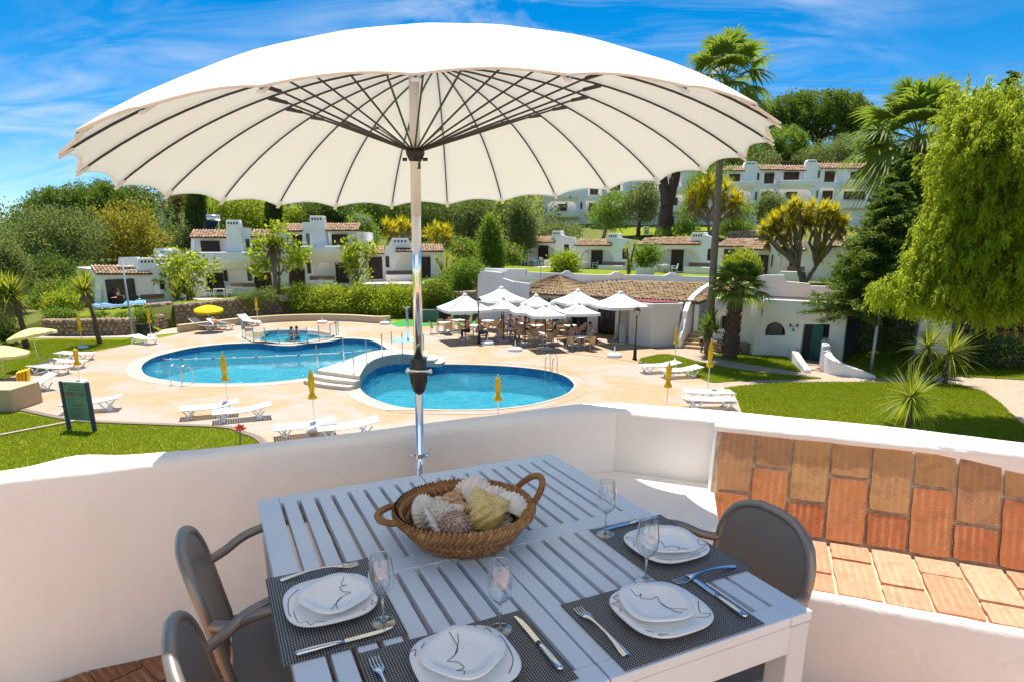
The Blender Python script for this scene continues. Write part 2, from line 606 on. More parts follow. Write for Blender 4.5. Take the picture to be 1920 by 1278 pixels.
# --- parapet: swept profile with rounded top, the same wall runs behind the bench
inner = [(-4.2, 1.45), (-3.1, 1.92), (-2.5, 2.21), (-2.07, 2.40), (-1.62, 2.59), (-1.3, 2.72), (-1.0, 2.84), (-.47, 3.06), (-.1, 3.22), (.35, 3.415), (.62, 3.505),
	(.66, 3.50), (1.13, 3.305), (1.75, 3.03), (2.365, 2.75), (3.3, 2.33), (4.4, 1.85)]
outer = [(-4.28, 1.62), (-3.2, 2.06), (-2.6, 2.34), (-2.17, 2.53), (-1.86, 2.71), (-1.42, 2.85), (-1.06, 2.99), (-.52, 3.235), (-.13, 3.42), (.38, 3.67), (.66, 3.72),
	(.72, 3.715), (1.31, 3.52), (1.9, 3.26), (2.51, 2.935), (3.45, 2.51), (4.5, 2.05)]
ip = smooth_open([(a, b, 0) for a, b in inner[:11]], 8)[:-1] + smooth_open([(a, b, 0) for a, b in inner[10:]], 8)
op = smooth_open([(a, b, 0) for a, b in outer[:11]], 8)[:-1] + smooth_open([(a, b, 0) for a, b in outer[10:]], 8)
ip = [p * FGS for p in ip]; op = [p * FGS for p in op]
zt = EYE.z + FGS * WTOP
prof = [(0, ZF - .05), (0, ZF + .3), (-.004, zt - .22), (0, zt - .06), (.012, zt - .028), (.05, zt - .006), (.3, zt), (.7, zt), (.94, zt - .008), (.985, zt - .03), (1.0, zt - .07), (1.0, zt - .9), (1.03, .02)]
mb = MB()
W = len(prof)
for i, (a, b) in enumerate(zip(ip, op)):
	for (f, z) in prof:
		p = a + (b - a) * f
		nz = noise.noise(Vector((p.x * 2.2, p.y * 2.2, z * 2.2))) * .006 + noise.noise(Vector((p.x * 8, p.y * 8, z * 8))) * .002
		d = (b - a).normalized()
		q = p + d * (nz if f in (0, 1) else 0)
		bump = .024 * math.exp(-((p.x + 1.66) / .10) ** 2) * f if z > zt - .1 else 0
		mb.v.append((q.x, q.y, z + (nz * .8 if z > ZF + .1 else 0) + bump))
for i in range(len(ip) - 1):
	for k in range(W - 1):
		mb.f.append((i * W + k, (i + 1) * W + k, (i + 1) * W + k + 1, i * W + k + 1))
par = mb.build('parapet_wall', M_['plaster'], smooth=True)
tag(par, 'low white plaster parapet with rounded top around the terrace', 'wall')

# --- built-in corner shelf of white plaster
sh = [FGP(-.2, 3.17, 0), FGP(.35, 3.42, 0), FGP(.63, 3.51, 0), FGP(1.12, 3.31, 0), fg(1340, 917, SHELF), fg(1350, 985, SHELF), fg(1300, 1010, SHELF), fg(1200, 1000, SHELF), fg(1100, 930, SHELF)]
mb = MB().slab([(p.x, p.y) for p in sh], (), ZF, EYE.z + FGS * SHELF)
shelf = mb.build('corner_ledge', M_['plaster'], bevel=.015)
tag(shelf, 'white plaster corner ledge between the parapet and the tiled bench', 'ledge')

# --- tiled bench
B0 = fg(1470, 1001, SEAT)
BD = (fg(1920, 1072, SEAT) - B0).normalized()
BN = Vector((-BD.y, BD.x, 0))
bench = thing('built_in_bench', 'built-in bench with terracotta tiled seat and back on the terrace', 'bench', (B0.x, B0.y, ZF), math.atan2(BD.y, BD.x))
zs = FGS * (SEAT - FLOOR)
ztl = FGS * (-.985 - FLOOR)
RUN, s0, s1 = .165, -.325, 2.6
bk = MB()
bk.slab([(.004, zs - .02), (RUN - .004, ztl + .0), (RUN + .06, ztl + .0), (RUN + .06, zs - .02)], (), s0, s1, lambda a, b, w: (w, a, b))
bk.build('backrest_core', M_['mortar'], bench)
bk = MB()
bk.slab([(0 - .004, zs - .02), (RUN - .008, ztl), (RUN + .05, ztl), (RUN + .05, zs - .02)], (), s0 - .016, s0 - .001, lambda a, b, w: (w, a, b))
bk.build('plaster_end', M_['plaster'], bench, bevel=.006)
# white rounded coping over the tiles
cop = MB()
cp = [(RUN + .07, ztl - .03), (RUN - .018, ztl - .002), (RUN - .022, ztl + .012), (RUN - .006, ztl + .034), (RUN + .02, ztl + .046), (RUN + .07, ztl + .048)]
cop.grid(60, len(cp) - 1, lambda a, b: (s0 - .016 + a * (s1 - s0), cp[round(b * (len(cp) - 1))][0] + .005 * noise.noise(Vector((a * 40, b * 3, 0))),
					cp[round(b * (len(cp) - 1))][1] + .004 * noise.noise(Vector((a * 55, b * 3, 7)))))
cop.build('coping', M_['plaster'], bench, smooth=True)
ang = math.atan2(ztl - zs, RUN)
slope = math.hypot(ztl - zs, RUN)
TW = .1555
tile_t = [tile_mesh(TW - .012, .30 - .012, .02, 'tile', 20 + s) for s in range(3)]
tile_s = [tile_mesh(TW - .012, .148 - .012, .02, 'tile', 30 + s) for s in range(3)]
def mesh_for(src, mname):
	key = (src.name, mname)
	if key not in tile_me:
		c = src.copy(); c.materials.clear(); c.materials.append(M_[mname]); tile_me[key] = c
	return tile_me[key]
tall, short = slope - .148 - .012, .148
tile_tall = [tile_mesh(TW - .013, tall - .004, .02, 'tile', 40 + s) for s in range(3)]
for c in range(-3, 17):
	sx = c * TW + TW / 2 + .0
	if sx - TW / 2 < s0 - .03 or sx + TW / 2 > s1:
		continue
	even = c % 2 == 0
	# (centre along the slope, which mesh, material)
	lo = (.006 + (.148 if not even else tall) / 2 if False else None)
	if c % 2 == 0:
		rows = [(.006 + .074, tile_s, 'tile_red'), (.012 + .148 + tall / 2, tile_tall, 'tile_tan')]
	else:
		rows = [(.006 + tall / 2, tile_tall, 'tile_red'), (.012 + tall + .074, tile_s, 'tile_tan')]
	for t, ms, mname in rows:
		w = 1.0
		o = link('tile', mesh_for(ms[(c + 9) % 3], mname), None, bench)
		py, pz = t * math.cos(ang), zs + t * math.sin(ang)
		off = .012 + random.uniform(-.002, .003)
		o.location = (sx, py - off * math.sin(ang), pz + off * math.cos(ang))
		o.rotation_euler = (ang + random.uniform(-.008, .008), random.uniform(-.006, .006), random.uniform(-.006, .006))
# seat
DEP = .50
MB().box(s0 - .3, s1, -DEP + .03, .0, 0, zs - .014).build('seat_core', M_['mortar_pale'], bench)
rs = MB()
rp = [(-DEP + .032, zs - .016), (-DEP + .028, zs + .006), (-DEP + .012, zs + .008), (-DEP - .002, zs - .004), (-DEP - .008, zs - .03), (-DEP - .01, .2), (-DEP - .006, -.02)]
rs.grid(70, len(rp) - 1, lambda a, b: (s0 - .3 + a * (s1 - s0 + .3), rp[round(b * (len(rp) - 1))][0] + .006 * noise.noise(Vector((a * 16, b * 4, 3))), rp[round(b * (len(rp) - 1))][1] + .003 * noise.noise(Vector((a * 50, b, 5)))))
rs.build('front_riser', M_['plaster'], bench, smooth=True)
for c in range(-4, 17):
	sx = c * TW + .02
	y = -.004
	seq = [.15, .30, .30] if c % 2 else [.30, .30, .15]
	for L in seq:
		y0 = y - L
		if y0 < -DEP + .034:
			y0 = -DEP + .034
		h = y - y0 - .012
		if h > .03 and sx + TW < s1 + .05:
			near = tile_t if abs(h - .288) < .02 else (tile_s if abs(h - .136) < .02 else None)
			if near is None:
				me = tile_mesh(TW - .012, h, .02, 'tile', 60 + c); me.materials.append(M_['tile_peach'])
			else:
				me = mesh_for(near[(c + 12) % 3], 'tile_peach')
			o = link('tile', me, None, bench, (sx + TW / 2, (y + y0) / 2, zs + random.uniform(-.001, .003)))
			o.rotation_euler = (random.uniform(-.006, .006), random.uniform(-.006, .006), random.uniform(-.006, .006))
		y = y0
		if y <= -DEP + .035:
			break

# ================================================================== table
plain('alu_grey', (.62, .70, .78), .42, .0, .5, var=.04, scale=5, bump=.05, bdist=.001)
plain('leg_grey', (.58, .64, .70), .42, .0, .5, var=.04, scale=5)
TRZ = math.atan2(TU.y, TU.x)
table = thing('dining_table', 'pale grey slatted metal dining table laid for four on the terrace', 'table', (TBL.x, TBL.y, ZF), TRZ)
HT = TBL.z - ZF
UW, VL, TH = .582, .649, .026
def tpart(name, x0, x1, y0, y1, z0=HT - TH, z1=HT, bev=.0025, mt='alu_grey'):
	return MB().box(x0, x1, y0, y1, z0, z1).build(name, M_[mt], table, bevel=bev)
EDGE, RAIL, MID = .068, .058, .070
for s in (-1, 1):
	tpart('side_board', *sorted((s * UW, s * (UW - EDGE))), -VL, VL)
	tpart('end_rail', *sorted((s * .0025, s * (UW - EDGE - .001))), VL - RAIL, VL - .001)
	tpart('end_rail', *sorted((s * .0025, s * (UW - EDGE - .001))), -VL + .001, -VL + RAIL)
	tpart('middle_rail', *sorted((s * .0025, s * (UW - EDGE - .001))), -MID / 2, MID / 2)
pitch = (UW - EDGE) / 9
for s in (-1, 1):
	for half in (-1, 1):
		y0, y1 = MID / 2 + .001, VL - RAIL - .001
		for k in range(9):
			c = s * (pitch * (k + .42))
			hw = pitch * .375
			if k == 0:
				c, hw = s * (pitch * .40 + .0025), pitch * .395
			tpart('slat', c - hw, c + hw, *sorted((half * y0, half * y1)), z0=HT - .034, z1=HT - .0006)
for s in (-1, 1):
	tpart('apron', *sorted((s * (UW - .004), s * (UW - .024))), -VL + .05, VL - .05, HT - .105, HT - TH - .003)
	tpart('apron', -UW + .05, UW - .05, *sorted((s * (VL - .004), s * (VL - .024))), HT - .105, HT - TH - .003)
	tpart('cross_bar', *sorted((s * .10, s * .16)), -VL + .03, VL - .03, HT - .07, HT - TH - .004)
	for t in (-1, 1):
		tpart('leg', *sorted((s * (UW - .002), s * (UW - .066))), *sorted((t * (VL - .002), t * (VL - .066))), .0, HT - TH - .003, .004, 'leg_grey')

# ================================================================== armchairs
plain('chair_shell', (.20, .18, .16), .42, 0, .45, var=.08, scale=3)
plain('chair_tube', (.27, .24, .21), .36, .45, .5, var=.08, scale=3)
def make_chair(label, loc, rz):
	t = thing('armchair', label, 'chair', loc, rz, 'taupe armchairs round the terrace table')
	# back: rounded slab leaning backwards; local +Y faces the table
	def back_pt(x, z, d):
		y = -.205 - .20 * (z - .46) + .05 * (1 - (x / .23) ** 2) * -1 * .6
		return (x, y + d, z)
	def outline(g):
		pts = []
		wtop, zb, ztp, rc = .215 - g, .452 + g, .815 - g, .15 - g
		pts += [(-.205 + g, zb), (.205 - g, zb)]
		for k in range(9):
			a = k / 8 * PI / 2
			pts.append((wtop - rc + rc * math.cos(a), ztp - rc + rc * math.sin(a)))
		for k in range(9):
			a = PI / 2 + k / 8 * PI / 2
			pts.append((-wtop + rc + rc * math.cos(a), ztp - rc + rc * math.sin(a)))
		return pts
	sh = MB()
	nx, nz = 16, 14
	def half_w(z):
		zt_, rc = .825, .135
		w = .182 + .008 * (z - .45) / .36
		if z > zt_ - rc:
			q = (z - zt_ + rc) / rc
			return w - rc + rc * math.sqrt(max(0, 1 - q * q))
		return w
	def shell(d):
		return lambda a, b: back_pt((a * 2 - 1) * half_w(.44 + b * .3845), .44 + b * .3845, d)
	sh.grid(nx, nz, shell(.008))
	n0 = len(sh.v)
	sh.grid(nx, nz, shell(-.008))
	for f in range(nx * nz):
		sh.f[nx * nz + f] = sh.f[nx * nz + f][::-1]
	sh.build('backrest', M_['chair_shell'], t, smooth=True)
	# edge tube of the back running down into the rear legs
	path = []
	for k in range(8):
		path.append((-.212 + .022 * k / 7, -.30 + .115 * (k / 7) ** .8, .0 + .44 * k / 7))
	for b in np.linspace(.0, 1, 14):
		z = .45 + b * .3748
		path.append(back_pt(-half_w(z) - .002, z, 0))
	top = path[8:]
	path = path + [(-x, y, z) for (x, y, z) in reversed(path)]
	MB().tube(smooth_open(path, 2), .0145, 10).build('back_frame', M_['chair_tube'], t, smooth=True)
	# seat: dished, rolling over at the front
	seat = MB()
	def sp(a, b, dz):
		x = (a * 2 - 1)
		y = -.215 + b * .45
		w = .200 + .020 * math.sin(b * PI * .7)
		z = .448 - .018 * math.sin(b * PI) * (1 - x * x) + .0
		if b > .86:
			z -= .03 * ((b - .86) / .14) ** 2
		cut = 1 if b < .8 else math.sqrt(max(.3, 1 - ((b - .8) / .26) ** 2))
		return (x * w * cut, y, z + dz)
	seat.grid(14, 14, lambda a, b: sp(a, b, 0))
	m = len(seat.f)
	seat.grid(14, 14, lambda a, b: sp(a, b, -.016))
	for f in range(m):
		seat.f[m + f] = seat.f[m + f][::-1]
	seat.build('seat', M_['chair_shell'], t, smooth=True)
	ring = [sp(a, 1, -.012) for a in np.linspace(0, 1, 9)]
	left = [sp(0, b, -.012) for b in np.linspace(.02, .98, 10)]
	right = [sp(1, b, -.012) for b in np.linspace(.98, .02, 10)]
	MB().tube(left + ring + right, .0135, 8).build('seat_frame', M_['chair_tube'], t, smooth=True)
	for s in (-1, 1):
		a0 = back_pt(s * half_w(.665), .665, 0)
		arm = [a0, (s * .225, a0[1] + .05, .672), (s * .252, a0[1] + .12, .702), (s * .264, -.02, .722), (s * .264, .06, .715), (s * .260, .125, .67), (s * .252, .148, .60), (s * .242, .142, .51), (s * .234, .132, .43), (s * .230, .15, .30), (s * .230, .19, .12), (s * .232, .215, .0)]
		MB().tube(smooth_open(arm, 5), .0145, 10).build('armrest', M_['chair_tube'], t, smooth=True)
	MB().tube([(-.225, -.24, .2), (.225, -.24, .2)], .009, 6).build('stretcher', M_['chair_tube'], t, smooth=True)
	return t
face = TRZ - PI / 2
def cloc(u, v):
	p = tl(u, v)
	return (p.x, p.y, ZF)
ch1 = make_chair('taupe armchair by the parapet at the far end of its table side', cloc(-.492, .250), face)
ch2 = copy_tree(ch1, 'taupe armchair at the table side, partly cut off by the picture bottom', cloc(-.500, -.225), face + .03)
ch3 = copy_tree(ch1, 'taupe armchair on the table side next to the tiled bench', cloc(.525, -.275), face + PI - .10)

# ================================================================== place settings
def make_weave():
	m, n, l = new_mat('placemat_weave')
	v = coords(n, l)
	def wave(axis, scale, phase=0):
		w = n.new('ShaderNodeTexWave'); w.wave_type = 'BANDS'; w.bands_direction = axis
		w.inputs['Scale'].default_value = scale; w.inputs['Distortion'].default_value = 0
		w.inputs['Phase Offset'].default_value = phase
		l.new(v, w.inputs['Vector'])
		return w.outputs['Fac']
	ch = n.new('ShaderNodeTexChecker'); ch.inputs['Scale'].default_value = 330
	l.new(v, ch.inputs['Vector'])
	a, b = wave('X', 52), wave('Y', 52)
	mx = n.new('ShaderNodeMath'); mx.operation = 'MULTIPLY'
	l.new(a, mx.inputs[0]); l.new(b, mx.inputs[1])
	tone = tex_noise(n, l, v, 3, 2)
	dark = mixc(n, l, tone, (.016, .016, .018), (.03, .03, .033))
	c = mixc(n, l, rng(n, l, mx.outputs[0], .35, .62), dark, (.50, .49, .47))
	hh = n.new('ShaderNodeMath'); hh.operation = 'ADD'
	l.new(mx.outputs[0], hh.inputs[0]); l.new(ch.outputs['Fac'], hh.inputs[1])
	p = principled(n, l, c, .45, 0, .5, hh.outputs[0], .6, .0012)
	out(n, l, p.outputs[0])
make_weave()
plain('porcelain', (.90, .90, .89), .08, 0, .6, var=.015, scale=3)
plain('glaze_line', (.012, .012, .014), .25)
plain('steel', (.72, .72, .74), .12, 1.0, .5, var=.05, scale=20)
def make_glass():
	m, n, l = new_mat('glass')
	lw = n.new('ShaderNodeLayerWeight'); lw.inputs['Blend'].default_value = .5
	pw = n.new('ShaderNodeMath'); pw.operation = 'POWER'; pw.inputs[1].default_value = 1.7
	l.new(lw.outputs['Facing'], pw.inputs[0])
	fr = n.new('ShaderNodeMapRange'); fr.inputs['To Min'].default_value = .09; fr.inputs['To Max'].default_value = 1.0
	l.new(pw.outputs[0], fr.inputs['Value'])
	tr = n.new('ShaderNodeBsdfTransparent'); tr.inputs['Color'].default_value = (.93, .945, .955, 1)
	gl = n.new('ShaderNodeBsdfGlossy'); gl.inputs['Roughness'].default_value = .01; gl.inputs['Color'].default_value = (1, 1, 1, 1)
	rf = n.new('ShaderNodeBsdfRefraction'); rf.inputs['IOR'].default_value = 1.2; rf.inputs['Roughness'].default_value = 0; rf.inputs['Color'].default_value = (.97, .98, .99, 1)
	m1 = n.new('ShaderNodeMixShader'); m1.inputs[0].default_value = .10
	l.new(tr.outputs[0], m1.inputs[1]); l.new(rf.outputs[0], m1.inputs[2])
	m2 = n.new('ShaderNodeMixShader')
	l.new(fr.outputs[0], m2.inputs[0]); l.new(m1.outputs[0], m2.inputs[1]); l.new(gl.outputs[0], m2.inputs[2])
	out(n, l, m2.outputs[0])
make_glass()
def make_edge():
	m, n, l = new_mat('glass_edge')
	tr = n.new('ShaderNodeBsdfTransparent'); tr.inputs['Color'].default_value = (.9, .92, .94, 1)
	gl = n.new('ShaderNodeBsdfGlossy'); gl.inputs['Roughness'].default_value = .05
	mx = n.new('ShaderNodeMixShader'); mx.inputs[0].default_value = .45
	l.new(tr.outputs[0], mx.inputs[1]); l.new(gl.outputs[0], mx.inputs[2])
	out(n, l, mx.outputs[0])
make_edge()

def rs_plate(rad, h, t=.005):
	"""rounded-square plate as inside/outside profile"""
	pr = [(0.001, 0), (rad * .55, 0), (rad * .60, .002), (rad * .80, h * .55), (rad, h), (rad * 1.004, h + t * .6), (rad * .99, h + t), (rad * .78, h * .55 + t), (rad * .60, t + .001), (rad * .5, t), (.001, t)]
	return MB().lathe(pr, 48, power=3.0)
def wob_line(mb, pts, rad):
	mb.tube(smooth_open(pts, 8), rad, 5, flat=.35)
def plate_line_height(rad, h, x, y, t=.005):
	q = (abs(x) ** 3 + abs(y) ** 3) ** (1 / 3) / rad
	if q < .6: return t + .0012
	if q < .8: return t + .0012 + (q - .6) / .2 * h * .55
	return t + .0012 + h * .55 + (q - .8) / .2 * h * .45
def setting(i, u, v, ang, dx=0, small_off=(0, .012)):
	"""one cover; ang turns local +Y away from the diner"""
	who = ['nearest the parapet chairs', 'at the near table end', 'by the table corner leg', 'in front of the chair by the bench'][i]
	mz = .0006
	base = tl(u, v)
	rz = TRZ + ang
	# placemat
	mat = MB().box(-.195, .195, -.135, .135, 0, .0025).build('placemat', M_['placemat_weave'])
	mat.location = (base.x, base.y, TBL.z + .0006 + .0004 * i); mat.rotation_euler = (0, 0, rz)
	tag(mat, ['woven charcoal placemat with its edge over the table side by the parapet chairs', 'woven charcoal placemat at the near table end, cut by the picture bottom',
	'woven charcoal placemat at the table corner over the metal leg', 'woven charcoal placemat in front of the armchair by the bench'][i], 'placemat', 'charcoal placemats')
	zt_ = TBL.z + .0036 + .0004 * i
	def put(o, x, y, z=0, r=0):
		ca_, sa_ = math.cos(rz), math.sin(rz)
		o.location = (base.x + x * ca_ - y * sa_, base.y + x * sa_ + y * ca_, zt_ + z)
		o.rotation_euler = (0, 0, rz + r)
		return o
	big = thing('dinner_plate', 'large rounded white plate with black lines ' + who, 'plate', group='dinner plates')
	rs_plate(.108, .013).build('plate_body', M_['porcelain'], big, smooth=True)
	seqs = [[(-.118, .02), (-.09, .062), (-.105, .085), (-.085, .09), (-.07, .07)], [(.05, -.115), (.02, -.118), (-.05, -.108), (-.095, -.075)],
			[(.115, -.03), (.10, -.055), (.115, -.072), (.085, -.08), (.09, -.10), (.02, -.105)], [(.088, .085), (.105, .07)], [(.06, .11), (.085, .10), (.08, .115)]]
	for sq in seqs:
		ln = MB()
		wob_line(ln, [(x * .845, y * .845, plate_line_height(.108, .013, x * .845, y * .845)) for x, y in sq], .0009)
		ln.build('painted_line', M_['glaze_line'], big)
	put(big, dx, .0, 0, [0, PI / 2, PI, -PI / 2][i])
	sm = thing('side_plate', 'small plate with curly line, stacked on another ' + who, 'plate', group='side plates')
	rs_plate(.082, .014).build('plate_body', M_['porcelain'], sm, smooth=True)
	for sq in ([(-.05, .075), (-.035, .05), (-.02, .06), (-.028, .04), (0, .03), (.02, .04), (.018, .01), (.03, -.02), (.075, -.05)], [(.018, .01), (.035, -.03), (.055, -.06)]):
		ln = MB()
		wob_line(ln, [(x * .84, y * .84, plate_line_height(.082, .014, x * .84, y * .84)) for x, y in sq], .0008)
		ln.build('painted_line', M_['glaze_line'], sm)
	put(sm, dx + small_off[0], small_off[1], .0125, [0.5, 2.2, -.3, 1.2][i])
	# fork on the left of the diner, knife on the right
	fk = thing('fork', 'steel dinner fork beside the plates ' + who, 'fork', group='dinner forks')
	hd = MB()
	hp = [(-.010, -.005), (-.004, .0), (-.0032, .03), (-.0036, .055), (-.006, .075), (-.0105, .088), (-.0118, .10), (.0118, .10), (.0105, .088), (.006, .075), (.0036, .055), (.0032, .03), (.004, .0), (.010, -.005)]
	def lift(y):
		return .003 + .012 * math.sin(max(0, min(1, (y + .09) / .18)) * PI) * .8
	sect = [(-.095, .0075), (-.092, .0095), (-.08, .0092), (-.05, .006), (-.02, .0038), (.02, .0032), (.04, .004), (.052, .008), (.06, .0115), (.066, .0122)]
	g = MB()
	g.grid(4, len(sect) - 1, lambda a, b: ((a * 2 - 1) * sect[round(b * (len(sect) - 1))][1], sect[round(b * (len(sect) - 1))][0], lift(sect[round(b * (len(sect) - 1))][0]) + .0022 * (1 - (a * 2 - 1) ** 2)))
	m0 = len(g.f)
	g.grid(4, len(sect) - 1, lambda a, b: ((a * 2 - 1) * sect[round(b * (len(sect) - 1))][1], sect[round(b * (len(sect) - 1))][0], lift(sect[round(b * (len(sect) - 1))][0]) - .0012))
	g.build('handle', M_['steel'], fk, smooth=True)
	for q in range(4):
		x = (q - 1.5) * .0068
		MB().tube([(x, .064, lift(.064)), (x, .085, lift(.08) - .003), (x * .96, .105, .004), (x * .94, .112, .0055)], [.0022, .0021, .0017, .0009], 5, flat=.7).build('tine', M_['steel'], fk, smooth=True)
	put(fk, -.168, -.005)
	kn = thing('knife', 'steel table knife beside the plates ' + who, 'knife', group='table knives')
	MB().tube([(0, -.105, .006), (0, -.10, .006), (0, -.06, .0065), (0, -.02, .006), (0, .0, .005)], [.004, .0085, .0085, .0065, .005], 8, flat=.7).build('handle', M_['steel'], kn, smooth=True)
	bl = MB().slab([(-.006, .0), (.007, .0), (.0075, .06), (.006, .09), (.0, .108), (-.006, .112)], (), .0042, .0056)
	bl.build('blade', M_['steel'], kn, bevel=.0005)
	put(kn, .172, .0, 0, [0.02, .0, -.03, .02][i])
# local frames: the diner sits at local -Y
setting(0, -.468, -.128, -PI / 2)
setting(1, -.255, -.485, 0, small_off=(.0, .01))
setting(2, .235, -.507, 0, small_off=(-.006, .012))
setting(3, .462, -.245, PI / 2, small_off=(.0, -.004))
def wine_glass(label, u, v):
	t = thing('wine_glass', label, 'glass', tl(u, v, .0042), 0, 'wine glasses')
	outer_p = [(.0325, 0), (.033, .0008), (.028, .0022), (.012, .0042), (.0048, .008), (.0036, .02), (.0034, .06), (.004, .078), (.009, .086), (.022, .097), (.0315, .115), (.0345, .135), (.0335, .158), (.0295, .190), (.0272, .204)]
	inner_p = [] if True else [(.0264, .204), (.0287, .190), (.0327, .158), (.0337, .135), (.0307, .115), (.0212, .0985), (.008, .0885), (.0006, .0865)]
	MB().lathe([(a * .86, b * .84) for a, b in outer_p], 32, cap=False).build('glass_body', M_['glass'], t, smooth=True)
	MB().lathe([(.0226, .1708), (.0234, .1708), (.0234, .1722), (.0226, .1722), (.0226, .1708)], 32, cap=False).build('rim', M_['glass_edge'], t, smooth=True)
	MB().tube([(0, 0, .006), (0, 0, .04), (0, 0, .068)], [.0036, .0027, .0036], 10).build('stem', M_['glass_edge'], t, smooth=True)
	MB().lathe([(.0272, .0003), (.0282, .0003), (.0282, .0016), (.0272, .0016), (.0272, .0003)], 32, cap=False).build('foot_edge', M_['glass_edge'], t, smooth=True)
	return t
wine_glass('empty wine glass at the corner of the placemat by the parapet chairs', -.371, -.264)
wine_glass('empty wine glass at the placemat of the near table end, below the basket', -.138, -.405)
wine_glass('empty wine glass between the two placemats near the bench', .294, -.372)
wine_glass('empty wine glass farthest along the table, by the bench placemat', .352, -.097)

# ================================================================== basket with shells
island_mat('wicker', [(.26, .115, .035), (.40, .20, .07), (.32, .15, .05), (.52, .30, .13)], .6, bump=.3, bscale=60, spec=.4)
bk_loc = tl(-.040, .066)
basket = thing('wicker_basket', 'round brown woven basket full of sea shells with two loop handles', 'basket', (bk_loc.x, bk_loc.y, TBL.z), TRZ + .15)
BS = 1.2
basket.scale = (BS, BS, BS)
def strand_ring(mb, r, z, n, thick, slant, bulge, seed, arc=(0, 2 * PI), tilt=0):
	rr = random.Random(seed)
	for k in range(n):
		a = arc[0] + (arc[1] - arc[0]) * (k + rr.uniform(-.15, .15)) / n
		da = (arc[1] - arc[0]) / n * slant
		dr = Vector((math.cos(a), math.sin(a), 0))
		pts = []
		for q in range(4):
			f = q / 3 - .5
			b = a + da * f
			bz = z - f * thick * 2.1 * -1
			rr_ = r + bulge * math.cos(f * PI) + tilt * f
			pts.append((rr_ * math.cos(b), rr_ * math.sin(b), bz))
		mb.tube(pts, [thick * .35, thick * .62, thick * .62, thick * .35], 4, cap=False)
shell_prof = [(.088, .008), (.108, .012), (.122, .022), (.133, .034), (.142, .046), (.150, .058), (.157, .070)]
body = MB()
for q, (r, z) in enumerate(shell_prof):
	strand_ring(body, r, z, int(2 * PI * r / .0125), .0085, 1.5 * (1 if q % 2 else -1), .004, q)
	strand_ring(body, r - .007, z + .003, int(2 * PI * r / .0130), .0080, 1.5 * (-1 if q % 2 else 1), -.003, 40 + q)
body.lathe([(.002, .004), (.09, .004), (.094, .010), (.002, .012)], 32)
body.build('woven_body', M_['wicker'], basket, smooth=True)
rim = MB()
for q in range(3):
	strand_ring(rim, .158 + .004 * q, .078 + .006 * (q == 1), 92, .0115, 2.0, .005, 70 + q, tilt=.012)
rim.lathe([(.150, .070), (.164, .070), (.168, .080), (.160, .088), (.150, .082), (.150, .070)], 48, cap=False)
rim.build('rim', M_['wicker'], basket, smooth=True)
for s, (a0, hh) in enumerate(((-.16, .050), (2.75, -.002))):
	h = MB()
	ctr = []
	for k in range(25):
		f = k / 24 * PI
		w = .052 * math.cos(f)
		o_ = .050 * math.sin(f) + .160
		zz = .082 + hh * math.sin(f)
		dx_, dy_ = math.cos(a0), math.sin(a0)
		ctr.append(Vector((dx_ * o_ - dy_ * w, dy_ * o_ + dx_ * w, zz)))
	fine = smooth_open(ctr, 4)
	h.tube(fine, .0062, 6)
	for k in range(0, len(fine) - 3, 2):
		p, q = fine[k], fine[k + 2]
		t = (q - p).normalized()
		n1 = t.orthogonal().normalized(); n2 = t.cross(n1)
		ring_ = [p + t * (.004 * j / 8) + (n1 * math.cos(j / 8 * 2 * PI) + n2 * math.sin(j / 8 * 2 * PI)) * .0068 for j in range(9)]
		h.tube(ring_, .0024, 4, cap=False)
	h.build('handle', M_['wicker'], basket, smooth=True)

def shell_mat(name, a, b, scale, ring=False, bump=.5):
	m, n, l = new_mat(name)
	v = coords(n, l)
	w = n.new('ShaderNodeTexWave'); w.wave_type = 'RINGS' if ring else 'BANDS'
	w.inputs['Scale'].default_value = scale; w.inputs['Distortion'].default_value = 4; w.inputs['Detail'].default_value = 3
	l.new(v, w.inputs['Vector'])
	f = tex_noise(n, l, v, 40, 4)
	c = mixc(n, l, w.outputs['Fac'], a, b)
	c = mixc(n, l, rng(n, l, f, .45, .75, 0, .5), c, tuple(x * .6 for x in a))
	p = principled(n, l, c, .45, 0, .4, w.outputs['Fac'], bump, .002)
	out(n, l, p.outputs[0])
shell_mat('shell_white', (.74, .70, .66), (.80, .78, .75), 20, bump=.15)
shell_mat('shell_pink', (.78, .66, .60), (.82, .78, .74), 14, bump=.15)
shell_mat('shell_orange', (.55, .24, .09), (.70, .52, .36), 60, True, .3)
shell_mat('shell_brown', (.30, .17, .13), (.52, .40, .34), 60, True, .6)
shell_mat('shell_cream', (.62, .55, .46), (.74, .70, .63), 50, True, .5)
shell_mat('shell_yellow', (.66, .44, .10), (.72, .60, .34), 55, True, .5)
bz = TBL.z
def bpos(x, y, z):
	"""basket-local position to world"""
	a = TRZ + .15
	x, y, z = x * BS, y * BS, z * BS + .008
	return Vector((bk_loc.x + x * math.cos(a) - y * math.sin(a), bk_loc.y + x * math.sin(a) + y * math.cos(a), bz + z))
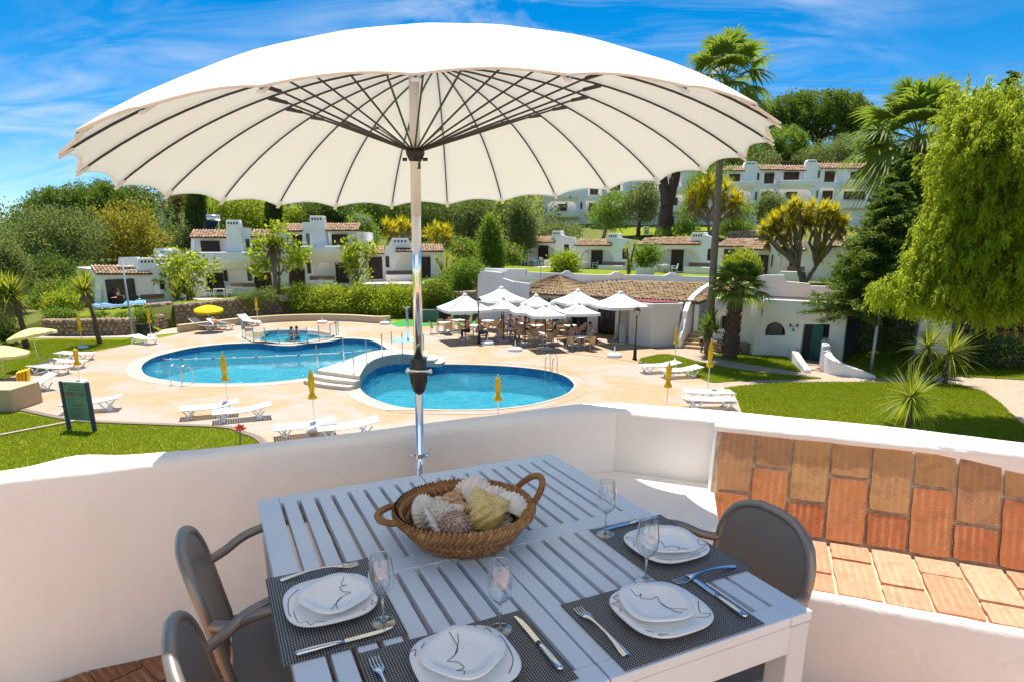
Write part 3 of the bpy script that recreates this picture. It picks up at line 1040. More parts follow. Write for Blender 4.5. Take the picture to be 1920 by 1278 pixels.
def scallop(label, mname, x, y, z, size, rot, ribs=14, depth=.3):
	mb = MB()
	def sf(top):
		def g(a, b):
			th = (a - .5) * R(150)
			rad = size * b * (.75 + .25 * math.cos(th)) * (1 + .03 * math.cos(a * ribs * 2 * PI))
			hz = depth * size * math.sin(min(1, b) * PI * .62 + .35) * (1 - .55 * (abs(a - .5) * 2) ** 2) + .035 * size * math.cos(a * ribs * 2 * PI) * b
			return (rad * math.sin(th), rad * math.cos(th) - size * .45, hz + (0 if top else -.004 - .0))
		return g
	mb.grid(ribs * 4, 10, sf(True))
	m0 = len(mb.f)
	mb.grid(ribs * 4, 10, sf(False))
	for f in range(m0):
		mb.f[m0 + f] = mb.f[m0 + f][::-1]
	o = mb.build('scallop_shell', M_[mname], smooth=True)
	o.location = bpos(x, y, z)
	o.scale = (BS, BS, BS)
	o.rotation_euler = rot
	tag(o, label, 'shell', 'shells in the basket')
def knobbly(label, mname, x, y, z, rad, rot, rows, kn, name, sq=(1, 1, .8), twist=.0):
	"""spiny rounded shell: a ball covered with rows of little knobs"""
	mb = MB()
	mb.ball((0, 0, 0), tuple(rad * .93 * q for q in sq), 20, 12)
	for j in range(1, rows):
		t = PI * j / rows
		n_ = max(4, int(kn * math.sin(t)))
		for k in range(n_):
			a = 2 * PI * (k + (j % 2) * .5) / n_ + twist * j
			d = Vector((math.sin(t) * math.cos(a) * sq[0], math.sin(t) * math.sin(a) * sq[1], math.cos(t) * sq[2]))
			mb.ball(d * rad * .95, rad * .115, 5, 4)
	o = mb.build(name, M_[mname], smooth=True)
	o.location = bpos(x, y, z)
	o.scale = (BS, BS, BS)
	o.rotation_euler = rot
	tag(o, label, 'shell', 'shells in the basket')
knobbly('brown round spiny shell at the basket front', 'shell_brown', -.062, -.068, .068, .040, (.5, .2, .3), 11, 22, 'spiny_shell')
knobbly('cream knobbed cone shell behind the brown spiny shell', 'shell_cream', -.070, -.004, .072, .044, (.9, .5, .4), 11, 18, 'knobbed_shell', (.85, .85, 1.15))
# big yellow murex: lumpy spiral body
mb = MB()
def murex(a, b):
	th = a * 2 * PI
	r = .060 * (math.sin(min(1, b) * PI) ** .8 * (1 - .35 * b) + .02)
	lump = 1 + .16 * math.sin(th * 3 + b * 9) * math.sin(b * PI) + .10 * noise.noise(Vector((math.cos(th) * 2.2, math.sin(th) * 2.2, b * 7))) + .07 * noise.noise(Vector((math.cos(th) * 6, math.sin(th) * 6, b * 16)))
	step = 1 + .05 * math.sin(b * 44 + th) + .10 * max(0, math.sin(th * 5 + b * 3)) * math.exp(-((b - .45) / .12) ** 2)
	return (r * lump * step * math.cos(th) * 1.18, (b - .5) * .125, r * lump * step * math.sin(th) * .92)
mb.grid(48, 36, murex, True)
o = mb.build('murex_shell', M_['shell_yellow'], smooth=True)
o.location = bpos(.032, -.046, .080); o.scale = (BS, BS, BS); o.rotation_euler = (1.0, .35, TRZ + .9)
tag(o, 'big lumpy yellow sea snail shell in the middle of the basket', 'shell', 'shells in the basket')
a_ = TRZ
scallop('white fan shell standing against the far basket wall beside the parapet chairs', 'shell_white', -.094, .048, .070, .068, (.9, -.35, a_ + .9))
scallop('narrow white ribbed shell lying along the basket wall by the empty handle', 'shell_white', -.112, -.036, .070, .064, (.7, -.7, a_ + 1.9), 10)
scallop('large pale pink scallop leaning on the far wall behind the yellow shell', 'shell_pink', .072, .062, .078, .072, (.75, .25, a_ - .9), 16)
scallop('white scallop with pink tip near the looped handle', 'shell_pink', .100, .008, .072, .060, (.6, .4, a_ - .5), 14)
scallop('flat white half shell at the basket front by the looped handle', 'shell_white', .106, -.058, .078, .056, (.3, .5, a_ - 1.1), 12)
scallop('orange ribbed cockle below the white pink-tipped scallop', 'shell_orange', .090, -.026, .070, .044, (.4, .3, a_ + .2), 16, .45)
scallop('orange ribbed cockle in the back of the basket, tallest of the small ones', 'shell_orange', .0, .070, .068, .040, (.8, 0, a_ + .1), 16, .5)
scallop('dark banded cockle next to the white fan shell', 'shell_cream', -.036, .076, .064, .036, (.8, .1, a_ + .5), 16, .5)
scallop('brown cockle half hidden behind the big scallop', 'shell_orange', .036, .088, .068, .034, (.8, .1, a_ - .4), 16, .5)
scallop('orange cockle lying flat in the middle of the basket', 'shell_orange', .004, .030, .062, .036, (.2, .1, a_ + .1), 16, .4)
scallop('pale orange shell fragment between the knobbed and yellow shells', 'shell_pink', -.022, .010, .062, .040, (.3, -.2, a_ + .6), 14, .4)
# bed of small shells filling the basket floor
bed = MB()
for k in range(150):
	a = random.uniform(0, 2 * PI); r = .118 * math.sqrt(random.random())
	bed.ball((r * math.cos(a), r * math.sin(a), .030 + random.uniform(0, .030)), (random.uniform(.008, .016), random.uniform(.008, .014), random.uniform(.006, .01)), 7, 5)
o = bed.build('small_shells', M_['shell_cream'], smooth=True)
o.location = (bk_loc.x, bk_loc.y, bz)
o.scale = (BS, BS, BS)
o['kind'] = 'stuff'
tag(o, 'layer of tiny sea shells filling the basket floor', 'shells')

# ================================================================== big parasol
def make_canvas():
	m, n, l = new_mat('canvas_cream')
	v = coords(n, l)
	f = tex_noise(n, l, v, 2.5, 4)
	w = tex_noise(n, l, v, 420, 2)
	c = mixc(n, l, rng(n, l, f, .3, .7), (.83, .825, .82), (.86, .855, .85))
	p = principled(n, l, c, .85, 0, .2, w, .12, .001)
	t = n.new('ShaderNodeBsdfTranslucent'); t.inputs['Color'].default_value = (.70, .735, .79, 1)
	mx = n.new('ShaderNodeMixShader'); mx.inputs[0].default_value = .17
	l.new(p.outputs[0], mx.inputs[1]); l.new(t.outputs[0], mx.inputs[2])
	out(n, l, mx.outputs[0])
make_canvas()
plain('rib_dark', (.055, .048, .045), .4, .3, .5, var=.1, scale=10)
plain('pole_white', (.78, .77, .75), .3, 0, .5, var=.04)
plain('chrome', (.78, .78, .80), .10, 1.0, .5, var=.04, scale=6)
plain('black_plastic', (.016, .016, .017), .38, 0, .5, var=.1)
PX0 = FGP(-.433, 2.905, 0)
UR, UH, NRIB = 1.385 * FGS, .43 * FGS, 24
zrim = EYE.z + .305 * FGS
parasol = thing('parasol', 'large cream round parasol with dark ribs clamped to the parapet', 'parasol', (PX0.x, PX0.y, ZF))
lean = .021
ctr0 = Vector((.0, .0, 0))
def axis(z):                                      # leaning mast, local coordinates
	return Vector((lean * (z - ZF) - .018, 0, z - ZF))
CN = axis(zrim) + Vector((.085, .03, 0))
TX, TY = .053, -.043
def dome(r, a, sag=0.0):
	x, y = r * math.cos(a), r * math.sin(a)
	q = r / UR
	z = UH * (1 - .82 * q ** 2 - .18 * q ** 4) + TX * x + TY * y - sag
	return Vector((CN.x + x, CN.y + y, CN.z + z))
A0 = R(4)
for k in range(NRIB):
	a0, a1 = A0 + 2 * PI * k / NRIB, A0 + 2 * PI * (k + 1) / NRIB
	mb = MB()
	nr, na = 14, 8
	def surf(i, j):
		r = UR * (.03 + .97 * j / nr)
		f = i / na
		a = a0 + (a1 - a0) * f
		s_ = math.sin(f * PI)
		scal = 1 - .030 * s_ * (j / nr) ** 4               # scalloped edge
		chord = 1 - .35 * (1 - math.cos((a1 - a0) / 2)) * s_     # panels pull straight between ribs
		return dome(r * scal * chord, a, .008 * s_ * (j / nr) ** 3)
	vid = {}
	for j in range(nr + 1):
		for i in range(na + 1):
			mb.v.append(tuple(surf(i, j)))
	for j in range(nr):
		for i in range(na):
			b = j * (na + 1) + i
			mb.f.append((b, b + na + 1, b + na + 2, b + 1))
	# hem turned under, 3 cm
	o0 = len(mb.v)
	for i in range(na + 1):
		p = surf(i, nr)
		mb.v.append(tuple(p))
		inward = Vector((CN.x - p.x, CN.y - p.y, 0)).normalized()
		mb.v.append(tuple(p + Vector((0, 0, -.004)) + inward * .004))
		mb.v.append(tuple(p + Vector((0, 0, -.002)) + inward * .012))
	for i in range(na):
		b = nr * (na + 1) + i
		q = o0 + 3 * i
		mb.f.append((q, q + 1, q + 4, q + 3))
		mb.f.append((q + 1, q + 2, q + 5, q + 4))
	mb.build('canopy_panel', M_['canvas_cream'], parasol, smooth=True)
hub_z = EYE.z + .372 * FGS
HB = axis(hub_z)
RA = .685 * FGS
for k in range(NRIB):
	a = A0 + 2 * PI * k / NRIB
	pts = [dome(UR * f, a, .010) for f in np.linspace(.03, .995, 18)]
	MB().tube(pts, [.0038] * 17 + [.003], 6).build('rib', M_['rib_dark'], parasol, smooth=True)
	e = dome(RA, a, .016)
	d = Vector((math.cos(a), math.sin(a), 0))
	s_ = HB + d * .022 + Vector((0, 0, .01))
	st = MB().tube([s_, e], .0036, 6)
	st.bar(e - (e - s_).normalized() * .05, e + (dome(RA + .02, a, .012) - e), .011, .012)
	st.build('strut', M_['rib_dark'], parasol, smooth=False)
	# fabric pocket over the rib foot
	pk = MB()
	pp = [dome(UR * f, a, .008 + .006) for f in (.965, 1.0)]
	pk.bar(pp[0], pp[1], .018, .006)
	pk.build('rib_pocket', M_['canvas_cream'], parasol, bevel=.003)
hb = MB().lathe([(.014, -.055), (.019, -.055), (.019, -.03), (.024, -.024), (.034, -.004), (.036, .006), (.030, .014), (.018, .018)], 20, HB)
hb.build('hub', M_['black_plastic'], parasol, smooth=True)
for s in (-1, 1):
	MB().tube([HB + Vector((s * .03, -.008, -.022)), HB + Vector((s * .046, -.012, -.022))], .006, 8).build('hub_knob', M_['black_plastic'], parasol)
z_cl = EYE.z + FGS * (-.60)
MB().tube([axis(hub_z - .22), axis(zrim + UH - .03)], .0195, 20).build('upper_mast', M_['pole_white'], parasol, smooth=True)
MB().tube([axis(z_cl + .02), axis(hub_z - .06)], .0183, 20).build('chrome_mast', M_['chrome'], parasol, smooth=True)
MB().tube([axis(ZF + .005), axis(z_cl)], .0165, 20).build('lower_mast', M_['chrome'], parasol, smooth=True)
c = axis(z_cl)
cl = MB().lathe([(.017, -.075), (.024, -.066), (.031, -.040), (.032, .0), (.0325, .062), (.030, .066), (.019, .067)], 24, c)
cl.build('clamp_sleeve', M_['black_plastic'], parasol, smooth=True)
for k in range(10):
	a = 2 * PI * k / 10
	MB().tube([c + Vector((.0315 * math.cos(a), .0315 * math.sin(a), -.035)), c + Vector((.0335 * math.cos(a), .0335 * math.sin(a), .005))], .0025, 4).build('grip_rib', M_['black_plastic'], parasol)
lv = MB().tube([c + Vector((-.040, -.02, .022)), c + Vector((.0, -.040, .022)), c + Vector((.040, -.030, .02)), c + Vector((.055, -.028, .019))], [.010, .008, .007, .006], 8, flat=.7)
lv.ball(c + Vector((-.036, -.024, .022)), .013, 12, 8)
lv.tube([c + Vector((.042, -.034, .020)), c + Vector((.058, -.030, .022))], .0095, 8)
lv.build('clamp_lever', M_['chrome'], parasol, smooth=True)
# hose clip holding the mast to the wall
zc = EYE.z + FGS * (-1.0)
c2 = axis(zc)
rg = MB().lathe([(.0175, -.009), (.0195, -.009), (.0195, .009), (.0175, .009)], 20, c2, cap=False)
rg.box(-.042, .042, -.006, .004, -.005, .005, Matrix.Translation(c2 + Vector((0, 0, 0))))
for s in (-1, 1):
	rg.tube([c2 + Vector((s * .033, -.016, 0)), c2 + Vector((s * .033, .10, 0))], .0042, 6)
	rg.lathe([(.0, -.0), (.0075, 0), (.0075, .006), (0, .006)], 6, c2 + Vector((s * .033, -.012, -.003)))
rg.build('wall_clip', M_['steel'], parasol)
# ================================================================== ground, pools, walls
def make_grass_mat(name, a, b, dry):
	m, n, l = new_mat(name)
	v = world_pos(n, l)
	f1 = tex_noise(n, l, v, .35, 4)
	f2 = tex_noise(n, l, v, 9, 5, .7)
	f3 = tex_noise(n, l, v, 60, 3)
	c = mixc(n, l, rng(n, l, f2, .3, .7), a, b)
	c = mixc(n, l, rng(n, l, f1, .45, .75, 0, .55), c, dry)
	c = mixc(n, l, rng(n, l, f3, .35, .65, 0, .5), c, tuple(x * .55 for x in a))
	p = principled(n, l, c, .9, 0, .15, f3, .9, .03)
	out(n, l, p.outputs[0])
make_grass_mat('lawn_grass', (.18, .24, .006), (.24, .30, .010), (.30, .29, .02))
make_grass_mat('hill_grass', (.13, .16, .025), (.17, .19, .035), (.26, .22, .08))
def make_deck_mat():
	m, n, l = new_mat('deck_stone')
	v = world_pos(n, l)
	f1 = tex_noise(n, l, v, .30, 6, .62, .6)
	f2 = tex_noise(n, l, v, 1.6, 6, .7, .4)
	f3 = tex_noise(n, l, v, 25, 4)
	c = mixc(n, l, rng(n, l, f2, .35, .7), (.40, .255, .13), (.43, .30, .18))
	c = mixc(n, l, rng(n, l, f1, .44, .58, 0, .9), c, (.38, .33, .285))
	f4 = tex_noise(n, l, v, .55, 6, .72, 1.0)
	c = mixc(n, l, rng(n, l, f4, .55, .72, 0, .6), c, (.47, .39, .30))
	c = mixc(n, l, rng(n, l, f3, .5, .8, 0, .4), c, (.34, .24, .15))
	p = principled(n, l, c, .75, 0, .3, f2, .25, .01)
	out(n, l, p.outputs[0])
make_deck_mat()
plain('coping_stone', (.47, .395, .31), .7, var=.08, scale=2, bump=.15)
plain('gravel', (.48, .38, .29), .95, var=.25, scale=20, bump=.8, bdist=.02)
def make_paver_mat():
	m, n, l = new_mat('pavers')
	v = world_pos(n, l)
	br = n.new('ShaderNodeTexBrick')
	br.inputs['Scale'].default_value = 2.2
	br.inputs['Color1'].default_value = (.42, .29, .21, 1); br.inputs['Color2'].default_value = (.50, .37, .28, 1); br.inputs['Mortar'].default_value = (.22, .20, .12, 1)
	br.inputs['Mortar Size'].default_value = .03
	mp = n.new('ShaderNodeMapping'); mp.inputs['Rotation'].default_value = (0, 0, .5)
	l.new(v, mp.inputs[0]); l.new(mp.outputs[0], br.inputs['Vector'])
	f = tex_noise(n, l, v, 3, 5)
	c = mixc(n, l, rng(n, l, f, .35, .7, 0, .5), br.outputs['Color'], (.50, .37, .28))
	p = principled(n, l, c, .85, 0, .25, br.outputs['Fac'], -.3, .01)
	out(n, l, p.outputs[0])
make_paver_mat()
def make_water():
	m, n, l = new_mat('pool_water')
	v = world_pos(n, l)
	b1 = tex_noise(n, l, v, 1.9, 3, .5, .8)
	b2 = tex_noise(n, l, v, 4.6, 2, .5, 1.2)
	h = n.new('ShaderNodeMath'); h.operation = 'MULTIPLY_ADD'; h.inputs[1].default_value = .35
	l.new(b2, h.inputs[0]); l.new(b1, h.inputs[2])
	bp = n.new('ShaderNodeBump'); bp.inputs['Strength'].default_value = 1.0; bp.inputs['Distance'].default_value = .34
	l.new(h.outputs[0], bp.inputs['Height'])
	fr = n.new('ShaderNodeFresnel'); fr.inputs['IOR'].default_value = 1.33
	l.new(bp.outputs[0], fr.inputs['Normal'])
	fm = n.new('ShaderNodeMath'); fm.operation = 'MULTIPLY'; fm.inputs[1].default_value = .6
	l.new(fr.outputs[0], fm.inputs[0])
	tr = n.new('ShaderNodeBsdfTransparent'); tr.inputs['Color'].default_value = (.56, .95, .99, 1)
	rf = n.new('ShaderNodeBsdfRefraction'); rf.inputs['IOR'].default_value = 1.33; rf.inputs['Roughness'].default_value = .0; rf.inputs['Color'].default_value = (.52, .88, .96, 1)
	l.new(bp.outputs[0], rf.inputs['Normal'])
	gl = n.new('ShaderNodeBsdfGlossy'); gl.inputs['Roughness'].default_value = .03
	l.new(bp.outputs[0], gl.inputs['Normal'])
	m1 = n.new('ShaderNodeMixShader'); m1.inputs[0].default_value = .55
	l.new(tr.outputs[0], m1.inputs[1]); l.new(rf.outputs[0], m1.inputs[2])
	m2 = n.new('ShaderNodeMixShader')
	l.new(fm.outputs[0], m2.inputs[0]); l.new(m1.outputs[0], m2.inputs[1]); l.new(gl.outputs[0], m2.inputs[2])
	out(n, l, m2.outputs[0])
make_water()
def make_ripple_mosaic(name, a, b, c3):  # mosaic tones, contrast raised to put ripple light into the colour
	m, n, l = new_mat(name)
	v = world_pos(n, l)
	vo = n.new('ShaderNodeTexVoronoi'); vo.feature = 'F1'; vo.inputs['Scale'].default_value = 3.0
	l.new(v, vo.inputs['Vector'])
	w = tex_noise(n, l, v, 2.8, 4, .65, 1.6)
	c = mixc(n, l, rng(n, l, w, .42, .58), a, b)
	sp = n.new('ShaderNodeSeparateColor'); l.new(vo.outputs['Color'], sp.inputs[0])
	c = mixc(n, l, rng(n, l, sp.outputs[0], .35, 1, 0, .8), c, c3)
	p = principled(n, l, c, .5)
	out(n, l, p.outputs[0])
make_ripple_mosaic('painted_ripple_mosaic', (.05, .52, .76), (.22, .80, .93), (.62, .95, .98))
make_ripple_mosaic('pool_band', (.015, .20, .48), (.02, .28, .58), (.05, .40, .68))

big_pool = smooth_closed(at2([(264, 690), (270, 701), (285, 707.5), (322, 714), (360, 717.5), (415, 719), (477, 718), (515, 715.5), (545, 712.5), (590, 706), (618, 695), (655, 682), (690, 671), (716, 663), (729, 657),
			(712, 645), (690, 637), (640, 635), (597, 639.5), (552, 647.5), (515, 647), (482, 643), (430, 644.5), (390, 648), (360, 652), (327, 659), (290, 669), (270, 680)]), 4)
kid_pool = at2([(545 + 84 * math.cos(a), 630.3 + 11.3 * math.sin(a)) for a in np.linspace(0, 2 * PI, 40, endpoint=False)])
small_pool = smooth_closed(at2([(673, 717), (677, 732), (697, 746.7), (735, 759.8), (778, 766), (851, 768), (924, 766.5), (997, 758), (1055, 742), (1074, 729), (1076, 717.5), (1056, 703), (1015, 692.7), (939, 685.5), (851, 682.5),
								(805, 682.5), (790, 674), (760, 670), (729, 670), (706, 679), (684, 697)]), 4)
deck_px = [(520, 880), (490, 824), (455, 808), (420, 798), (300, 793), (180, 788), (125, 783), (60, 772), (0, 758), (-120, 735), (-60, 715), (17, 707), (60, 690), (110, 672), (180, 657), (250, 644), (300, 634), (345, 624), (385, 617), (440, 610), (490, 605), (540, 602),
	(600, 600.5), (660, 602), (705, 605), (740, 603), (800, 600), (900, 597), (1000, 596), (1130, 604), (1230, 612), (1330, 622), (1345, 640), (1330, 655), (1262, 662), (1240, 664), (1210, 670), (1198, 676), (1228, 684), (1261, 690), (1282, 699), (1318, 711), (1345, 720),
	(1376, 733), (1387, 752), (1391, 772), (1388, 800), (1370, 850), (1300, 880)]
deck_w = at2(deck_px)
def inside(p, poly):
	x, y = p
	c = False
	for i in range(len(poly)):
		x1, y1 = poly[i]; x2, y2 = poly[i - 1]
		if (y1 > y) != (y2 > y) and x < (x2 - x1) * (y - y1) / (y2 - y1) + x1:
			c = not c
	return c
hole = offset_closed(deck_w, -.35)
struct(MB().slab([(-1500, -60), (1500, -60), (1500, 1500), (-1500, 1500)], [hole], -1.0, -.03).build('ground', M_['lawn_grass']))
struct(MB().slab(deck_w, [big_pool, kid_pool, small_pool], -.06, 0).build('pool_deck', M_['deck_stone']))
def pool(outline, depth, name, wl_=-.10):
	n_ = len(outline)
	mb = MB()
	mb.slab(outline, (), -depth - .05, -depth)
	struct(mb.build(name + '_floor', M_['painted_ripple_mosaic']))
	wb = MB()
	for i in range(n_):
		a, b = outline[i], outline[(i + 1) % n_]
		o_ = len(wb.v)
		wb.v += [(a[0], a[1], -.004), (b[0], b[1], -.004), (b[0], b[1], -depth), (a[0], a[1], -depth)]
		wb.f.append((o_, o_ + 1, o_ + 2, o_ + 3))
	struct(wb.build(name + '_wall', M_['pool_band']))
	struct(MB().slab(offset_closed(outline, -.004), (), wl_ - .004, wl_).build(name + '_water', M_['pool_water'])) if False else None
	w = MB()
	tris = tessellate_polygon([[Vector((p[0], p[1], 0)) for p in outline]])
	w.v = [(p[0], p[1], wl_) for p in outline]
	for t in tris:
		a, b, c = [outline[i] for i in t]
		w.f.append(tuple(t) if (b[0] - a[0]) * (c[1] - a[1]) - (b[1] - a[1]) * (c[0] - a[0]) > 0 else tuple(reversed(t)))
	struct(w.build(name + '_water', M_['pool_water']))
	cop = offset_closed(outline, .62)
	struct(MB().slab(cop, [outline], -.02, .012).build(name + '_coping', M_['coping_stone']))
	lip = offset_closed(outline, .10)
	struct(MB().slab(lip, [offset_closed(outline, -.03)], -.03, .020).build(name + '_edge', M_['coping_stone']))
pool(big_pool, 1.25, 'swimming_pool')
pool(small_pool, 1.25, 'round_pool')
pool(kid_pool, .45, 'paddling_pool')

# right-hand paving and lawns
pav = at2([(1230, 690), (1198, 668), (1262, 655), (1345, 652), (1420, 660), (1500, 676), (1560, 660), (1700, 655), (1900, 680), (2300, 700), (2300, 900), (2000, 960), (1390, 900), (1380, 780), (1360, 735)])
struct(MB().slab(pav, (), -.05, -.004).build('paving', M_['pavers']))
lawn_polys = {
	'lawn': smooth_closed(at2([(1198, 676), (1215, 669), (1242, 664.6), (1272, 668), (1315, 680), (1391, 693.6), (1472, 703), (1540, 709), (1472, 710.5), (1391, 713), (1337, 716.6), (1318, 711), (1282, 699), (1261, 689.6), (1228, 684)]), 3),
	'lawn.001': at2([(1377, 738), (1358, 728), (1391, 723.4), (1458, 718), (1540, 716.6), (1660, 717), (1755, 720), (1800, 722), (1846, 735), (1878, 758), (1904, 785), (1960, 830), (1990, 900), (1720, 950), (1380, 900), (1392, 800), (1390, 771), (1384, 754)]),
	'lawn.002': at2([(1316, 661.7), (1350, 664), (1472, 667), (1502, 697), (1458, 689.6), (1391, 680), (1350, 672)]),
	'lawn.003': at2([(1544, 661), (1574, 651), (1628, 655), (1697, 658), (1793, 679), (1920, 687), (2100, 700), (2100, 722), (1990, 716), (1819, 706), (1774, 704), (1686, 705), (1644, 707.5), (1606, 697), (1566, 686), (1545, 675.6)]),
}
for nm, po in lawn_polys.items():
	struct(MB().slab(po, (), -.04, .035).build(nm, M_['lawn_grass']))
lawn_polys['ll'] = at2([(520, 870), (485, 826), (450, 811), (415, 801), (300, 797), (180, 792), (125, 787), (60, 777), (0, 764), (-40, 760), (-60, 960), (400, 960)])
lawn_polys['ul'] = at2([(-30, 716), (17, 709), (60, 693), (110, 675), (180, 660), (245, 646), (246, 637), (100, 636), (60, 638), (-30, 650)])
# gravel path below the stone wall
struct(MB().slab(at2([(48, 634), (250, 633), (345, 623), (338, 613), (300, 619), (262, 626), (200, 629), (85, 629)]), (), -.05, .004).build('gravel_path', M_['gravel']))
# thin concrete edging across the near lawn
e0, e1 = at(0, 815), at(142, 788)
struct(MB().bar((e0.x, e0.y, -.01), (e1.x, e1.y, -.01), .14, .08).build('lawn_edging', M_['gravel']))
# drain channel with bars along the deck edge
dr = smooth_open([Vector((x, y, 0)) for x, y in at2([(-20, 756), (37, 766), (125, 784), (180, 789), (300, 794), (420, 799), (455, 809), (490, 825), (530, 880)])], 14)
plain('drain_dark', (.10, .075, .055), .8)
plain('drain_grate', (.40, .29, .22), .8)
ch = MB()
for a, b in zip(dr, dr[1:]):
	ch.bar((a.x, a.y, -.02), (b.x, b.y, -.02), .24, .05)
ch = ch.build('drain_channel', M_['drain_dark'])
struct(ch)
L = 0
mbars = MB()
for a, b in zip(dr, dr[1:]):
	d = (b - a); ln_ = d.length; d.normalize(); nn = Vector((-d.y, d.x, 0))
	q = -L
	while q < ln_:
		if q >= 0:
			p = a + d * q
			mbars.bar(p - nn * .11 + Vector((0, 0, .008)), p + nn * .11 + Vector((0, 0, .008)), .05, .012)
		q += .11
	L = ln_ - (q - .11)
ds = smooth_open([at(x, y, .003) for x, y in [(796, 627), (850, 636), (905, 645), (1000, 655), (1100, 665), (1192, 678)]], 8)
sl = MB()
for a, b in zip(ds, ds[1:]):
	sl.bar((a.x, a.y, -.004), (b.x, b.y, -.004), .10, .012)
struct(sl.build('drain_slot', M_['drain_dark']))
mbars.build('grate_bars', M_['drain_grate'], ch, kind='stuff')

# ------------------------------------------------------------------ grass blades
def mesh_np(name, verts, faces, mt, parent=None, smooth=False):
	me = bpy.data.meshes.new(name)
	verts = np.asarray(verts, dtype=np.float32).reshape(-1, 3)
	faces = np.asarray(faces, dtype=np.int32)
	nf, k = faces.shape
	me.vertices.add(len(verts)); me.vertices.foreach_set('co', verts.ravel())
	me.loops.add(nf * k); me.loops.foreach_set('vertex_index', faces.ravel())
	me.polygons.add(nf)
	me.polygons.foreach_set('loop_start', np.arange(0, nf * k, k, dtype=np.int32))
	if smooth:
		me.polygons.foreach_set('use_smooth', np.ones(nf, dtype=bool))
	me.update(calc_edges=True)
	return link(name, me, M_[mt] if isinstance(mt, str) else mt, parent)
island_mat('blade', [(.20, .27, .004), (.29, .35, .006), (.38, .40, .01), (.42, .38, .02)], .6, trans=.25, grain=0, spec=.2)
bm_ = M_['blade'].node_tree
_p = [q for q in bm_.nodes if q.type == 'BSDF_PRINCIPLED'][0]
_src = _p.inputs['Base Color'].links[0].from_socket
_v = world_pos(bm_.nodes, bm_.links)
_c = mixc(bm_.nodes, bm_.links, rng(bm_.nodes, bm_.links, tex_noise(bm_.nodes, bm_.links, _v, .55, 5, .65), .50, .72, 0, .75), _src, (.46, .40, .06))
_c = mixc(bm_.nodes, bm_.links, rng(bm_.nodes, bm_.links, tex_noise(bm_.nodes, bm_.links, _v, 1.7, 4, .6), .52, .75, 0, .6), _c, (.10, .18, .01))
bm_.links.new(_c, _p.inputs['Base Color'])
def blades(poly, n_, z, name, label, h=.055):
	P = np.array(poly)
	lo, hi = P.min(0), P.max(0)
	pts = lo + RNG.random((n_ * 3, 2)) * (hi - lo)
	x1, y1 = P[:, 0], P[:, 1]; x2, y2 = np.roll(x1, 1), np.roll(y1, 1)
	ins = np.zeros(len(pts), bool)
	for a, b, c, d in zip(x1, y1, x2, y2):
		cond = ((b > pts[:, 1]) != (d > pts[:, 1])) & (pts[:, 0] < (c - a) * (pts[:, 1] - b) / (d - b + 1e-12) + a)
		ins ^= cond
	pts = pts[ins]
	m = len(pts)
	th = RNG.random(m) * 2 * PI
	hh = h * (.5 + RNG.random(m))
	ww = .010 + .008 * RNG.random(m)
	lean_ = (RNG.random((m, 2)) - .5) * 1.1 * hh[:, None]
	z0 = np.full(m, z)
	dx, dy = np.cos(th) * ww / 2, np.sin(th) * ww / 2
	v = np.stack([np.stack([pts[:, 0] - dx, pts[:, 1] - dy, z0], 1), np.stack([pts[:, 0] + dx, pts[:, 1] + dy, z0], 1), np.stack([pts[:, 0] + lean_[:, 0], pts[:, 1] + lean_[:, 1], z0 + hh], 1)], 1)
	o = mesh_np(name, v, np.arange(m * 3).reshape(-1, 3), 'blade')
	o['kind'] = 'stuff'
	tag(o, label, 'grass')
blades(lawn_polys['ll'], 60000, -.03, 'grass', 'short grass of the lawn below the information sign')
blades(lawn_polys['lawn.001'], 110000, .035, 'grass', 'short grass of the large lawn with spiky plants')
blades(lawn_polys['lawn'], 26000, .035, 'grass', 'short grass of the lawn tongue beside the white loungers')
blades(lawn_polys['lawn.002'], 12000, .035, 'grass', 'short grass of the strip before the washroom building')
blades(lawn_polys['lawn.003'], 26000, .035, 'grass', 'short grass below the willowy tree')
blades(lawn_polys['ul'], 40000, -.03, 'grass', 'short grass between the deck and the gravel path')

# ------------------------------------------------------------------ hillside behind the walls
def dpt(px, d, z):
	r = ray(px, 455)
	return Vector((r.x / r.y * d, d, z))
Bpts = []
for px, py, z in [(-900, 652, .0), (-400, 645, .05), (-100, 640, .25), (40, 633, .6), (86, 627, 1.02), (180, 627, 1.05), (272, 623, 1.05), (283, 619, 1.5), (340, 611, 1.6), (400, 605, 1.6), (460, 599, 1.65), (520, 593, 1.65), (580, 589, 1.75), (640, 587, 1.8), (720, 588, 1.9), (800, 593, 2.0), (850, 597, 2.1), (893, 599, 2.3)]:
	p = at(px, py, 0); Bpts.append(Vector((p.x, p.y, z)))
wall_white = [(900, 48.5, 3.35), (1000, 48, 3.35), (1100, 46.5, 3.3), (1220, 46.0, 3.3), (1345, 45.0, 3.25), (1420, 40, 3.3), (1500, 38.5, 3.3), (1575, 37.5, 3.3)]
for px, d, z in wall_white:
	Bpts.append(dpt(px, d, z))
for px, py, z in [(1592, 650, 2.6), (1640, 654, 2.4), (1700, 659, 2.3), (1800, 679, 2.2), (1920, 688, 2.2), (2300, 700, 2.2), (3200, 720, 2.0)]:
	p = at(px, py, 0); Bpts.append(Vector((p.x, p.y, z)))
